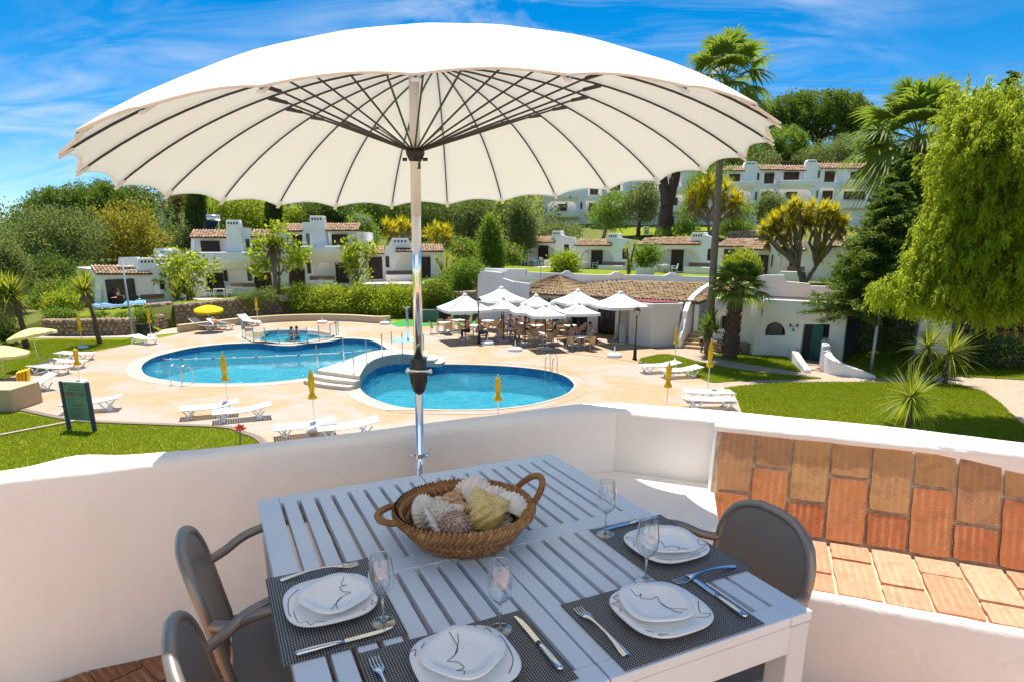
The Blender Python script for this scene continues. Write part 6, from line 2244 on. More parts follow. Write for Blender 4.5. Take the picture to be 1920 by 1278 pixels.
# --- small villa by the stone wall
b = Bld('small_villa', 'small white villa with arched porch above the low stone wall', gp(179, 48.5, 1.05), gp(319, 52, 1.05))
b.panel([(179, 582), (179, 512), (283, 503), (300, 495), (317, 493), (319, 572)], [arch(189, 303, 519, 573, .45, .40)])
b.bx(192, 303, 516, 580, 2.3, 2.5, 'porch_wall', zmin=-.2)
b.body(180, 318, 505, 5.0, 2.55)
MB().box(.3, b.w - .05, .25, 2.4, -.3, .06).build('porch_floor', M_['bench_tile'], b.t)
MB().box(.05, .25, .25, 2.4, -.2, 2.4).build('side_wall', M_['plaster_far'], b.t)
MB().box(b.w - 1.0, b.w - .02, .25, 2.4, -.2, 2.8).build('side_wall', M_['plaster_far'], b.t)
b.door(197, 251, 523, 571, 2.25, 3, glass=True)
b.bench(257, 303, 552, 571, .9)
b.window(301, 307, 526, 543, -.0)
b.roof(177, 284, 513, .55, 1.5)
b.bx(190, 300, 497, 505, .9, 1.15, 'parapet')
b.chimney(257, 295, 484, 505)
b.panel([(222, 498), (224, 483), (262, 482), (262, 498)], (), .5, .2, 'roof_block')
tk = thing('solar_heater', 'silver solar water tank on a frame above the small villa', 'water heater', dpt(310, 52.5, 0) + Vector((0, 0, gz(*dpt(310, 52.5, 0)[:2]) + 2.4)), .2)
MB().box(-1.2, 1.2, -.2, .9, -2.2, .02).build('pedestal', M_['plaster_far'], tk)
MB().box(-.9, .95, -.35, -.2, .02, .75).build('panel_back', M_['steps_stone'], tk)
MB().tube([(-.85, 0, 1.55), (.85, 0, 1.55)], .42, 20).build('tank', M_['tank_metal'], tk, smooth=True)
for s in (-1, 1):
	MB().bar((s * .8, -.3, .75), (s * .5, 0, 1.2), .06, .06).build('strut', M_['tank_metal'], tk)
	MB().bar((s * .3, -.3, .75), (s * .6, 0, 1.2), .06, .06).build('strut', M_['tank_metal'], tk)
# porch table and chairs
plain('cloth_coral', (.50, .20, .12), .8, var=.3, scale=20)
pt = thing('porch_table', 'coral covered table with dark chairs on the small villa porch', 'table', dpt(222, 49.9, 1.10), .1)
MB().box(-1.0, 1.0, -.4, .4, .70, .75).build('table_top', M_['cloth_coral'], pt)
for sx in (-1, 1):
	for sy in (-1, 1):
		MB().box(*sorted((sx * .95, sx * .88)), *sorted((sy * .36, sy * .29)), 0, .7).build('leg', M_['iron_black'], pt)
for k, px in enumerate((213, 228, 240)):
	c = thing('porch_chair', ['dark porch chair nearest the reading person', 'dark porch chair in front of the middle of the coral table', 'dark porch chair at the bench end of the coral table'][k], 'chair', dpt(px, 49.2, 1.10), .1 * k, 'dark chairs on the small villa porch')
	MB().box(-.24, .24, -.24, .24, .40, .45).build('seat', M_['iron_black'], c)
	MB().box(-.24, .24, -.26, -.21, .45, .95).build('backrest', M_['iron_black'], c)
	for sx in (-1, 1):
		for sy in (-1, 1):
			MB().box(*sorted((sx * .23, sx * .19)), *sorted((sy * .23, sy * .19)), 0, .4).build('leg', M_['iron_black'], c)
# blue loungers on its lawn
for k, (px, d, a, lab) in enumerate(((222, 46.2, 20, 'blue lounger right in front of the villa porch lawn'), (245, 46.5, 25, 'blue lounger second from the porch on the terrace lawn'), (178, 46.0, 80, 'blue lounger lying lengthwise nearest the flower shrubs'), (196, 46.3, 85, 'blue lounger lying lengthwise next to the yucca trunk'))):
	p = dpt(px, d, 0); p.z = gz(p.x, p.y) - .12
	key = ('blue',)
	if key not in protos:
		protos[key] = make_lounger(lab, p, R(a), .10, 'white_plastic', 'blue cushioned loungers on the terrace lawn')
		MB().box(-.30, .30, -.92, .28, .365, .43).build('cushion', M_['blue_cloth'], protos[key], bevel=.02)
		MB().bar((0, .30, .41), (0, .93, .52), .60, .06).build('cushion', M_['blue_cloth'], protos[key], bevel=.02)
	else:
		copy_tree(protos[key], lab, p, R(a))

# --- two-storey villa, left block
b = Bld('two_storey_villa', 'two-storey white villa with chimney tower behind the lawn', gp(358, 55.5, 1.45), gp(514, 57, 1.45))
b.panel([(358, 556), (358, 444), (425, 441), (425, 418), (453, 418), (453, 427), (471, 428), (471, 443), (514, 442), (514, 552)],
		[rect(366, 423, 448, 474), arch(386, 460, 504, 549, .08, .55), rect(473, 512, 449, 472), rect(476, 510, 508, 547)])
b.body(359, 513, 446, 7, 1.4)
b.bx(364, 425, 446, 476, 1.2, 1.35, 'recess_wall', zmin=2.8)
b.window(378, 411, 452, 473, 1.15)
b.bx(384, 462, 500, 556, 1.2, 1.35, 'recess_wall', zmin=-.3)
b.door(387, 418, 512, 548, 1.15, 2, glass=True)
b.window(421, 425.5, 507, 528, 1.15, False)
b.bx(472, 513, 446, 474, 1.2, 1.35, 'recess_wall', zmin=2.6)
b.door(474, 486, 450, 472, 1.15, 1)
b.bx(474, 512, 505, 552, 1.2, 1.35, 'recess_wall', zmin=-.3)
b.door(478, 508, 511, 546, 1.15, 3)
b.window(462, 467, 449, 469, -.01, False)
b.window(465, 470.5, 505, 527, -.01, False)
b.bench(427, 476, 532, 550)
# balcony with sloping underside
a0, a1 = b.L(359, 505), b.L(470, 473)
mb = MB().slab([(-1.1, a1[1]), (-.9, a1[1] + .02), (.05, a1[1] + .02), (.05, a0[1] - .1), (-.35, a0[1]), (-1.0, a0[1] + .55), (-1.1, a0[1] + .75)], (), a0[0], a1[0], lambda p, q, w: (w, p, q))
mb.build('balcony', M_['plaster_far'], b.t, bevel=.05)
b.roof(356, 425, 445, .6, 1.6)
b.roof(471, 516, 444, .6, 1.6)
b.chimney(426, 452, 413, 475, -.35, 1.2)
sk = thing('solar_heater', 'solar water heater on the roof of the two-storey villa', 'water heater', tuple(dpt(405, 58, 0).xy) + (atd(405, 433, 58).z,), .3)
MB().tube([(-.55, 0, 1.1), (.55, 0, 1.1)], .27, 16).build('tank', M_['tank_metal'], sk, smooth=True)
MB().bar((-.5, -.6, .0), (.0, .1, 1.0), .9, .08, (0, 1, 0)).build('solar_panel', M_['window_dark'], sk)
for s in (-1, 1):
	MB().bar((s * .4, 0, -.4), (s * .4, 0, 1.0), .05, .05).build('stand', M_['tank_metal'], sk)
# --- two-storey villa, right block
b = Bld('two_storey_villa', 'two-storey white villa with the larger stained chimney, next to its twin', gp(514, 57, 1.75), gp(677, 57.5, 1.95))
b.panel([(514, 545), (514, 432), (567, 430), (567, 417), (582, 417), (585, 409), (606, 409), (609, 417), (609, 431), (671, 430), (676, 460), (677, 538)],
		[rect(546, 567, 438, 466), rect(612, 668, 436, 461), rect(541, 572, 500, 537), arch(589, 672, 489, 533, .55, .05)])
b.body(515, 676, 433, 7, 1.4)
b.bx(544, 570, 434, 470, 1.2, 1.35, 'recess_wall', zmin=2.8)
b.door(547, 567, 441, 466, 1.15, 2)
b.bx(608, 672, 432, 466, 1.2, 1.35, 'recess_wall', zmin=2.8)
b.window(623, 652, 440, 460, 1.15)
b.bx(538, 576, 497, 541, 1.2, 1.35, 'recess_wall', zmin=-.3)
b.door(543, 571, 502, 536, 1.15, 3)
b.bx(586, 675, 486, 536, 1.2, 1.35, 'recess_wall', zmin=-.3)
b.door(631, 652, 493, 531, 1.15, 2)
b.window(575.5, 579.5, 439, 458, -.01, False)
b.window(577, 582, 493, 513, -.01, False)
b.bench(575, 624, 517, 536)
a0, a1 = b.L(571, 490), b.L(677, 462)
mb = MB().slab([(-1.1, a1[1]), (-.9, a1[1] + .02), (.05, a1[1] + .02), (.05, a0[1] - .1), (-.35, a0[1]), (-1.0, a0[1] + .55), (-1.1, a0[1] + .75)], (), a0[0], a1[0], lambda p, q, w: (w, p, q))
mb.build('balcony', M_['plaster_far'], b.t, bevel=.05)
b.roof(514, 568, 433, .6, 1.6)
b.roof(608, 673, 432, .6, 1.6)
b.chimney(581, 609, 405, 462, -.35, 1.2)
# --- low wing
b = Bld('low_villa', 'single-storey white villa wing with patio bench behind the parasol mast', gp(677, 60, 2.45), gp(833, 61.5, 2.5))
b.panel([(677, 530), (677, 474), (720, 474), (724, 461), (742, 460), (742, 471), (831, 469), (833, 527)], [rect(685, 718, 479, 525), arch(741, 808, 477, 523, .6, .1)])
b.body(678, 832, 474, 6, 1.4)
b.bx(683, 720, 477, 530, 1.2, 1.35, 'recess_wall', zmin=-.3)
b.bx(738, 812, 474, 528, 1.2, 1.35, 'recess_wall', zmin=-.3)
b.door(689, 716, 482, 524, 1.15, 2)
b.door(789, 807, 482, 522, 1.15, 2)
b.window(723.5, 729.5, 481, 502, -.01, False)
b.bench(723, 775, 508, 525)
b.roof(676, 721, 475, .6, 1.5)
b.roof(741, 832, 471, .6, 1.6)
b.chimney(731, 770, 447, 465, .1)

# --- row of low villas on the right
def row_villa(label, P0, P1, outline, opening, door_, roofs, chim, bench_=None, win=None, door2=None, ac=None):
	b = Bld('row_villa', label, P0, P1, group='low white villas in a row')
	b.panel(outline, [opening] + ([rect(*door2)] if door2 else []))
	xs = [p[0] for p in outline]
	top = sorted(p[1] for p in outline)[2]
	b.body(min(xs), max(xs), top + 6, 6, 1.5)
	ox = [p[0] for p in opening]; oy = [p[1] for p in opening]
	b.bx(min(ox) - 3, max(ox) + 3, min(oy) - 2, max(oy) + 4, 1.25, 1.4, 'porch_wall', zmin=-.4)
	b.door(*door_, 1.2, 2)
	if door2:
		b.door(*door2, .1, 2)
	for r_ in roofs:
		b.roof(*r_, .6, 1.5)
	for c in chim:
		b.chimney(*c)
	if bench_:
		b.bench(*bench_)
	if win:
		w_ = b.window(*win, -.01, False)
	if ac:
		ac_unit(b, *ac, 1.15)
	# curved fin walls and roof vents
	return b
row_villa('row villa farthest away, with open garden porch', gp(977, 73.5, 3.45), gp(1079, 70.5, 3.4),
	[(977, 500), (977, 453), (1040, 449), (1050, 440), (1060, 443), (1079, 446), (1079, 500)], arch(988, 1043, 460, 494, .5, .6), (1009, 1028, 461, 494), [(976, 1042, 454)], [(1033, 1053, 433, 448)], (1019, 1057, 482, 495), (1058, 1066.5, 459, 478))
row_villa('second row villa, with two brown doors and an air conditioner', gp(1079, 68.5, 3.15), gp(1199, 64.5, 3.15),
	[(1079, 510), (1079, 459), (1146, 457), (1160, 446), (1176, 449), (1199, 452), (1199, 511)], arch(1089, 1151, 467, 505, .5, .6), (1108, 1130, 470, 505), [(1078, 1148, 460)], [(1137, 1161, 438, 455)], (1121, 1167, 491, 506), (1167, 1177, 467, 486), (1193, 1210, 470, 506) if False else None, (1091, 1102, 467, 475))
row_villa('third row villa, behind the yucca with the white planter', gp(1199, 61.5, 3.2), gp(1342, 57, 3.2),
	[(1199, 514), (1199, 458), (1312, 456), (1322, 440), (1333, 444), (1342, 448), (1342, 516)], arch(1232, 1313, 467, 509, .5, .6), (1257, 1282, 469, 509), [(1198, 1229, 459), (1230, 1314, 458)], [(1293, 1323, 436, 453)], (1281, 1335, 495, 510), (1326, 1335, 467, 489), (1200, 1214, 470, 509), (1235, 1246, 467, 475))
row_villa('fourth row villa, partly behind the tall palm trunk', gp(1344, 56, 3.15), gp(1405, 53.5, 3.1),
	[(1344, 514), (1344, 461), (1402, 460), (1405, 452), (1405, 516)], rect(1352, 1398, 465, 508), (1355, 1382, 468, 506), [(1346, 1406, 462)], [])
row_villa('fifth row villa, with air conditioner above the small fan palm', gp(1405, 52, 3.1), gp(1458, 50, 3.05),
	[(1405, 522), (1405, 468), (1444, 468), (1446, 450), (1458, 452), (1458, 524)], rect(1408, 1444, 472, 516), (1418, 1441, 479, 515), [(1394, 1444, 468)], [], None, (1446, 1450, 478, 500), None, (1409, 1417, 476, 486))
row_villa('last row villa, half hidden by the forked yucca tree', gp(1458, 50, 3.1), gp(1580, 46.5, 3.1),
	[(1458, 526), (1458, 468), (1500, 464), (1510, 452), (1540, 452), (1580, 456), (1580, 528)], arch(1462, 1500, 472, 518, .6, .4), (1478, 1494, 480, 517), [(1464, 1512, 469), (1530, 1580, 462)], [], (1462, 1500, 508, 520))
# patio furniture in front of the row
def garden_set(label, px, d, n_):
	p = dpt(px, d, 0); p.z = gz(p.x, p.y) + .05
	t = thing('patio_table', 'white plastic table ' + label, 'table', p, .2, 'white patio tables')
	MB().box(-.45, .45, -.4, .4, .68, .72).build('table_top', M_['white_plastic'], t)
	for sx in (-1, 1):
		for sy in (-1, 1):
			MB().box(*sorted((sx * .42, sx * .36)), *sorted((sy * .37, sy * .31)), 0, .68).build('leg', M_['white_plastic'], t)
	for k in range(n_):
		q = p + Vector(((-.95, .95, .35)[k], -.1 if k < 2 else .75, 0))
		c = thing('patio_chair', 'white plastic chair ' + label + (', mountain side', ', lounger side', ', house side')[k] if False else ('first', 'second', 'third')[k] + ' white plastic chair from the picture edge side, ' + label, 'chair', q, (-1.5, 1.5, 3.1)[k], 'white patio chairs')
		MB().box(-.25, .25, -.24, .24, .40, .44).build('seat', M_['white_plastic'], c)
		MB().bar((0, -.24, .44), (0, -.32, .86), .48, .03, (0, 1, 0)).build('backrest', M_['white_plastic'], c)
		for sx in (-1, 1):
			MB().box(*sorted((sx * .24, sx * .28)), -.24, .22, .62, .66).build('armrest', M_['white_plastic'], c)
			for sy in (-1, 1):
				MB().box(*sorted((sx * .25, sx * .20)), *sorted((sy * .23, sy * .18)), 0, .64 if sy > 0 else .42).build('leg', M_['white_plastic'], c)
garden_set('before the two-storey villa', 402, 54.0, 3)
garden_set('before the farthest row villa', 997, 71.0, 3)
garden_set('before the second row villa', 1099, 66.8, 2)
garden_set('before the third row villa', 1247, 58.2, 3)
p = dpt(625, 55.3, 0); p.z = gz(p.x, p.y) + .05
copy_tree(protos[(.40, 'white_plastic')], 'white lounger with upright back on the villa lawn behind the hedge', p, R(60), group='white plastic sun loungers')

# --- three-storey apartment building
def apartment(label, P0, P1, outline, rects_, arches, wins, doors, slits, roofs, chims, balc):
	b = Bld('apartment_building', label, P0, P1, 'building')
	b.panel(outline, [rect(*r_) for r_ in rects_] + [arch(*a_, .4, .5) for a_ in arches], t=.35)
	xs = [p[0] for p in outline]; ys = sorted(p[1] for p in outline)
	b.body(min(xs), max(xs), ys[1] + 6, 9, 1.7, -3)
	for r_ in list(rects_) + list(arches):
		b.bx(r_[0] - 2, r_[1] + 2, r_[2] - 2, r_[3] + 2, 1.4, 1.6, 'recess_wall')
	for w_ in wins:
		b.window(*w_, 1.36 if any(r_[0] <= w_[0] and w_[1] <= r_[1] and r_[2] <= w_[2] + 2 for r_ in list(rects_) + list(arches)) else -.01)
	for d_ in doors:
		b.door(*d_, 1.36, 2)
	for s_ in slits:
		b.window(*s_, -.01, False)
	for r_ in roofs:
		b.roof(*r_, .7, 1.3, w=.34)
	for c in chims:
		b.chimney(*c, -.1, 1.2)
	for (x0, x1, yt, yb) in balc:
		p, q = b.L(x0, yb), b.L(x1, yt)
		MB().slab([(-1.2, q[1]), (-1.0, q[1] + .02), (.05, q[1] + .02), (.05, p[1]), (-.5, p[1]), (-1.1, p[1] + .3)], (), p[0], q[0], lambda a, c, w: (w, a, c)).build('balcony', M_['plaster_far'], b.t, bevel=.06)
	return b
apartment('white three-storey apartment block below the umbrella pine', gp(1352, 90, 8.0), gp(1660, 88, 8.0),
	[(1352, 440), (1352, 322), (1394, 320), (1396, 308), (1421, 308), (1424, 318), (1470, 318), (1511, 318), (1512, 303), (1533, 303), (1536, 314), (1584, 314), (1660, 314), (1660, 440)],
	[(1362, 1394, 323, 343), (1430, 1455, 320, 345), (1464, 1506, 320, 340), (1543, 1570, 317, 342), (1590, 1640, 318, 340), (1425, 1452, 354, 378), (1538, 1566, 352, 376), (1362, 1398, 396, 428), (1418, 1440, 394, 420)],
	[(1368, 1410, 358, 378), (1459, 1523, 355, 377), (1576, 1630, 355, 379)],
	[(1366, 1388, 327, 341), (1469, 1499, 323, 338), (1594, 1612, 323, 337), (1473, 1495, 360, 375), (1581, 1623, 359, 375), (1376, 1394, 362, 376)],
	[(1432, 1452, 325, 345), (1545, 1566, 322, 342), (1427, 1448, 360, 377), (1541, 1562, 358, 375), (1419, 1433, 397, 419), (1370, 1388, 400, 427)],
	[(1419, 1424, 325, 338), (1533, 1538, 320, 334), (1415, 1420, 360, 376), (1530, 1534, 358, 372), (1409, 1413, 395, 410)],
	[(1354, 1396, 321), (1425, 1470, 319), (1471, 1511, 320), (1537, 1584, 316), (1585, 1660, 316)], [(1394, 1422, 303, 320), (1511, 1534, 299, 318)],
	[(1358, 1412, 342, 356), (1458, 1524, 340, 354), (1574, 1640, 341, 355), (1360, 1412, 378, 392), (1456, 1524, 377, 393), (1574, 1640, 379, 395)])
apartment('white apartment block behind the big forked pine trunk', gp(1018, 93, 8.8), gp(1340, 90, 8.4),
	[(1018, 440), (1018, 352), (1060, 345), (1090, 325), (1120, 318), (1200, 318), (1340, 318), (1340, 440)],
	[(1098, 1124, 377, 399), (1103, 1128, 345, 367), (1140, 1168, 340, 360), (1246, 1278, 328, 352), (1246, 1280, 366, 388), (1174, 1200, 376, 398), (1250, 1266, 402, 430)],
	[(1027, 1080, 378, 397), (1268, 1296, 404, 424), (1200, 1240, 340, 358), (1130, 1168, 378, 397)],
	[(1045, 1063, 383, 396), (1144, 1163, 346, 358), (1254, 1273, 334, 349), (1256, 1271, 371, 385), (1206, 1226, 344, 356)],
	[(1104, 1118, 381, 398), (1106, 1122, 349, 366), (1254, 1264, 406, 429), (1178, 1194, 380, 397)],
	[(1088, 1092, 380, 392), (1130, 1133, 346, 358), (1232, 1236, 372, 386), (1284, 1288, 370, 384)],
	[(1100, 1180, 320), (1200, 1330, 320)], [(1182, 1200, 306, 320)],
	[(1022, 1086, 360, 376), (1020, 1086, 397, 412), (1136, 1190, 359, 373), (1240, 1290, 351, 364), (1240, 1292, 388, 402), (1096, 1126, 398, 406)])
# --- houses higher up among the trees
b = Bld('hill_house', 'small white house high in the trees beside the cypress', gp(298, 92, 7.6), gp(336, 93, 7.6))
b.panel([(298, 426), (298, 386), (318, 384), (322, 376), (336, 376), (336, 426)], [])
b.body(299, 335, 386, 6, .3)
b.window(312, 322, 397, 411, -.01)
b.window(331, 335, 397, 405, -.01)
b.roof(297, 320, 388, .5, 1.2)
b.bx(300, 318, 368, 380, .8, 2.2, 'roof_block')
b.bx(301, 326, 411, 424, -1.0, .0, 'balcony')
b = Bld('hill_house', 'pale house front showing between the two cypresses and the trees', gp(536, 96, 9.8), gp(574, 97, 9.8))
b.panel([(536, 424), (536, 378), (574, 372), (574, 424)], [])
b.body(537, 573, 380, 6, .3)
b.window(541, 551, 398, 408, -.01)
b.bx(545, 572, 400, 412, -.9, .0, 'balcony')
b = Bld('hill_house', 'white house corner on the slope behind the round hedge', gp(560, 100, 9.6), gp(588, 100, 9.6))
b.panel([(560, 424), (560, 392), (588, 392), (588, 424)], [])
b.body(561, 587, 394, 5, .3)
b.window(566, 574, 400, 410, -.01)

# --- restaurant with tiled roof
RB = Bld('restaurant', 'long low restaurant with old tiled roof behind the white parasols', gp(985, 46.2, 0), gp(1322, 38.9, 0), 'building', 'plaster')
W_ = RB.w
doorx = []
fp = [(0, -.1), (0, 2.5), (W_, 2.5), (W_, -.1)]
holes_ = []
for f0, f1 in ((.12, .22), (.30, .40), (.46, .56), (.66, .86)):
	holes_.append([(W_ * f0, .0), (W_ * f0, 2.15), (W_ * f1, 2.15), (W_ * f1, .0)])
MB().slab(fp, holes_, -.3, 0, lambda a, c, w: (a, -w, c)).build('wall', M_['plaster'], RB.t)
for f0, f1 in ((.12, .22), (.30, .40), (.46, .56), (.66, .86)):
	x0, x1 = W_ * f0, W_ * f1
	fr_ = MB()
	for k in range(4):
		xx = x0 + (x1 - x0) * k / 3
		fr_.box(max(x0, xx - .05), min(x1, xx + .05), .10, .18, 0, 2.15)
	fr_.box(x0, x1, .101, .179, 1.7, 1.78)
	wf = fr_.build('glazed_door', M_['wood_brown'], RB.t)
	for k in range(3):
		MB().box(x0 + (x1 - x0) * k / 3 + .06, x0 + (x1 - x0) * (k + 1) / 3 - .06, .13, .15, .02, 1.69).build('pane', M_['window_dark'], wf)
MB().box(.1, W_ - .1, .5, 4.0, -.1, 2.5).build('body', M_['plaster'], RB.t)
zr_ = 2.55
tile_roof(RB.t, (W_ * .30, -1.2, zr_), (W_ + .3, -1.2, zr_), (W_ * .30, 3.9, zr_ + .80), (W_ + 1.6, 3.9, zr_ + .80), 'roof_tile_old', .26, .42)
cx0, cx1 = -.3, W_ * .34
ap = (W_ * .17, 1.0, zr_ + 1.15)
tile_roof(RB.t, (cx0, -1.6, zr_ + .05), (cx1, -1.6, zr_ + .05), (ap[0] - .05, ap[1], ap[2]), (ap[0] + .05, ap[1], ap[2]), 'roof_tile_old', .26, .42, 'hip_roof')
tile_roof(RB.t, (cx0, 3.6, zr_ + .05), (cx0, -1.6, zr_ + .05), (ap[0], ap[1] + .05, ap[2]), (ap[0], ap[1] - .05, ap[2]), 'roof_tile_old', .26, .42, 'hip_roof')
tile_roof(RB.t, (cx1, -1.6, zr_ + .05), (cx1, 3.6, zr_ + .05), (ap[0], ap[1] - .05, ap[2]), (ap[0], ap[1] + .05, ap[2]), 'roof_tile_old', .26, .42, 'hip_roof')
for f in (.0, .30, .60, 1.0):
	MB().box(W_ * f - .12 + .15, W_ * f + .12 + .15, -1.1, -.86, 0, zr_ - .15).build('post', M_['plaster'], RB.t)
# curved white wall sweeping down beside the stairs
q0 = at(1290, 651)
cw = [(0, 0), (.9, 0), (.9, .5), (1.05, .9), (1.5, 1.6), (2.3, 2.5), (3.6, 3.0), (6.0, 3.45), (6.0, 0)]
sw0 = at(1271, 652); sw1 = dpt(1338, 41.5, 0)
dd = (Vector((sw1.x, sw1.y, 0)) - sw0); dd.normalize()
fine = [(0.0, .02), (0.0, .55), (.15, .85), (.5, 1.15), (.75, 1.6), (.9, 2.05), (1.3, 2.5), (2.2, 2.9), (3.6, 3.2), (5.6, 3.45), (6.4, 3.5), (6.4, .02)]
o = MB().slab(fine, (), -.16, .16, lambda a, b_, w: (a, w, b_)).build('stair_wall', M_['plaster'], bevel=.03)
o.location = sw0; o.rotation_euler = (0, 0, math.atan2(dd.y, dd.x))
tag(o, 'white wall sweeping up in an S-curve beside the stone stairs', 'wall')
st = thing('stone_stairs', 'tan stone stairs rising between the curved wall and the planter', 'stairs', sw0, math.atan2(dd.y, dd.x))
for k in range(8):
	MB().box(.15 + .36 * k, .15 + .36 * (k + 1) + .03, -1.5, -.17, 0, .17 * (k + 1)).build('step', M_['steps_stone'], st, bevel=.015)
	MB().box(.12 + .36 * k, .148 + .36 * k, -1.5, -.17, .17 * (k + 1) - .03, .17 * (k + 1) - .002).build('nosing', M_['print_pale'], st)
MB().box(3.05, 6.2, -1.5, -.17, 0, 1.36).build('landing', M_['plaster'], st)
# white terrace wall with stepped humps above the roof
tw = [dpt(px, d, z) for px, d, z in wall_white[:5]]
mbw = thing('terrace_wall', 'long white retaining wall with humps above the restaurant roof', 'wall', (0, 0, 0))
hum = [(895, .0), (905, .1), (930, -.25), (985, -.25), (1000, .15)]
fl_ = smooth_open(tw, 24)
mb = MB()
for i, p in enumerate(fl_):
	s = i / (len(fl_) - 1)
	hump = .20 * min(1, max(0, 1.9 - abs((i + 10) % 20 - 10) * .8)) if i > 5 else 0
	zt2 = p.z + .55 - .15 * s + hump
	mb.v += [(p.x, p.y - .15, 0), (p.x, p.y - .15, zt2), (p.x + .0, p.y + .15, zt2), (p.x, p.y + .15, p.z - .5)]
for i in range(len(fl_) - 1):
	for k in range(3):
		mb.f.append((i * 4 + k, i * 4 + k + 1, i * 4 + 5 + k, i * 4 + 4 + k))
mb.build('wall', M_['plaster'], mbw)
# plain white yard walls at the restaurant's left end
yw = Bld('yard_wall', 'stained white yard wall left of the hipped tile roof', gp(896, 46, 0), gp(990, 44, 0), 'wall', 'plaster_grey')
yw.panel([(896, 560), (896, 515), (905, 508), (940, 512), (942, 522), (960, 528), (992, 532), (992, 600), (896, 600)], (), 0, .3)
yw.bx(908, 985, 505, 520, 3.0, 3.3, 'back_wall', 'plaster')
gbx = Bld('glass_screen', 'pale green glass screen on the yard wall', gp(973, 45.2, 0), gp(1012, 44.6, 0), 'screen')
gbx.panel([(973, 529), (973, 518), (1012, 515), (1012, 527)], (), 0, .04, 'pane', 'lamp_glass')
pl = Bld('wall_lamp_post', 'thin grey lamp post on the terrace wall', gp(1010, 47, 0), gp(1020, 47, 0), 'lamp post')
pl.bx(1013, 1015, 485, 530, -.05, .05, 'pole', 'galvanised')
pl.bx(1011, 1017, 483, 487, -.2, .2, 'lamp_head', 'galvanised')

# --- shuttered kiosk
k0, k1, k2, k3 = at(1178, 643), at(1220, 650), at(1270, 648), at(1284, 640)
pk = [(k0.x, k0.y), (k1.x, k1.y), (k2.x, k2.y), (k3.x, k3.y), (k3.x + .3, k3.y + 1.8), (k0.x + .5, k0.y + 2.2)]
kz = atd(1220, 570, k1.y).z
ks = thing('kiosk', 'white shuttered kiosk with maroon roof at the cafe end', 'kiosk', (0, 0, 0))
MB().slab(pk, (), -.02, kz - .12).build('body', M_['kiosk_white'], ks)
MB().slab(offset_closed(pk, .06), (), kz - .12, kz).build('top_beam', M_['kiosk_white'], ks, bevel=.02)
MB().slab(offset_closed(pk, -.15), (), kz + .002, kz + .07).build('roof', M_['maroon'], ks)
for (a, c) in ((k0, k1), (k1, k2), (k2, k3)):
	d = (c - a); L_ = d.length; d.normalize(); nn = Vector((d.y, -d.x, 0))
	for k in range(18):
		z = .12 + (kz - .35) * k / 18
		MB().bar(a + d * .06 + nn * .012 + Vector((0, 0, z + .05)), c - d * .06 + nn * .012 + Vector((0, 0, z + .05)), .02, (kz - .35) / 18 * .86).build('shutter_slat', M_['kiosk_white'], ks)
aw = at(1178, 640)
MB().add([(aw.x - .1, aw.y + .1, kz - .15), (aw.x - 1.5, aw.y + .2, kz - .5), (aw.x - 1.3, aw.y + 2.0, kz - .5), (aw.x + .3, aw.y + 1.9, kz - .15)], [(0, 1, 2, 3)]).build('awning', M_['kiosk_white'], ks)

# --- washroom building with roof terrace
WB = Bld('washroom_building', 'white washroom building with arched window and open green door', at(1415, 664), at(1590, 682), 'building', 'plaster')
WB.panel([(1330, 655), (1336, 575), (1411, 575), (1411, 562), (1553, 580), (1588, 592), (1582, 640), (1576, 685), (1415, 668)],
	[arch(1434, 1472, 604, 629, .9, .9), [(1497, 682), (1507, 608), (1556, 608), (1549, 690)], arch(1350, 1364, 592, 617, .9, .9)], 0, .35)
def lx(px, py):
	return WB.L(px, py)[0]
MB().box(lx(1335, 600), lx(1585, 600), .36, 7.5, -.3, WB.L(1415, 575)[1] - .2).build('body', M_['shadow_gap'], WB.t)  # near-black body puts the shade of the interior into its colour
MB().box(lx(1420, 600), lx(1580, 600), .37, 7.4, WB.L(1415, 575)[1] - .2 + .004, WB.L(1415, 575)[1] - .05).build('terrace_slab', M_['deck_stone'], WB.t)
WB.bx(1429, 1553, 567, 593, -.30, -.002, 'parapet', bevel=.03)
WB.bx(1337, 1411, 562, 586, -.25, -.002, 'parapet', bevel=.03)
WB.bx(1411, 1429, 552, 668, -.40, .0, 'pillar', bevel=.03, zmin=-.1)
WB.bx(1437, 1469, 606, 627, .10, .16, 'arched_pane', 'window_dark')
a_, b_ = WB.L(1504, 681), WB.L(1552, 611)
MB().box(a_[0] + .1, b_[0] + .2, 1.6, 1.7, -.2, 2.6).build('inner_wall', M_['wood_brown'], WB.t)
dr_ = MB().box(0, (b_[0] - a_[0]) * .62, 0, .05, .0, b_[1] - .05).build('green_door', M_['door_green'], WB.t)
dr_.location = (b_[0] - .15, -.02, .05); dr_.rotation_euler = (0, 0, PI - .35)
WB.bx(1524, 1535, 599, 603, -.15, .0, 'wall_lamp', 'lamp_glass')
for x0, x1, y0, y1, m in ((1480, 1484, 608, 613, 'sign_blue'), (1493, 1497, 608, 613, 'sign_blue'), (1484.5, 1490, 616.5, 621, 'blue_cloth'), (1485, 1488, 612, 613, 'iron_black'), (1491, 1493, 612, 613, 'iron_black')):
	WB.bx(x0, x1, y0, y1, -.03, -.002, 'washroom_sign', m)
MB().bar((lx(1415, 580) + .1, .5, WB.L(1415, 556)[1]), (lx(1570, 580), .5, WB.L(1415, 556)[1]), .05, .05).build('hand_rail', M_['wood_brown'], WB.t)
tb = Bld('terrace_back_wall', 'stepped white wall behind the roof terrace of the washroom', gp(1420, 38.5, 0), gp(1580, 37, 0), 'wall', 'plaster')
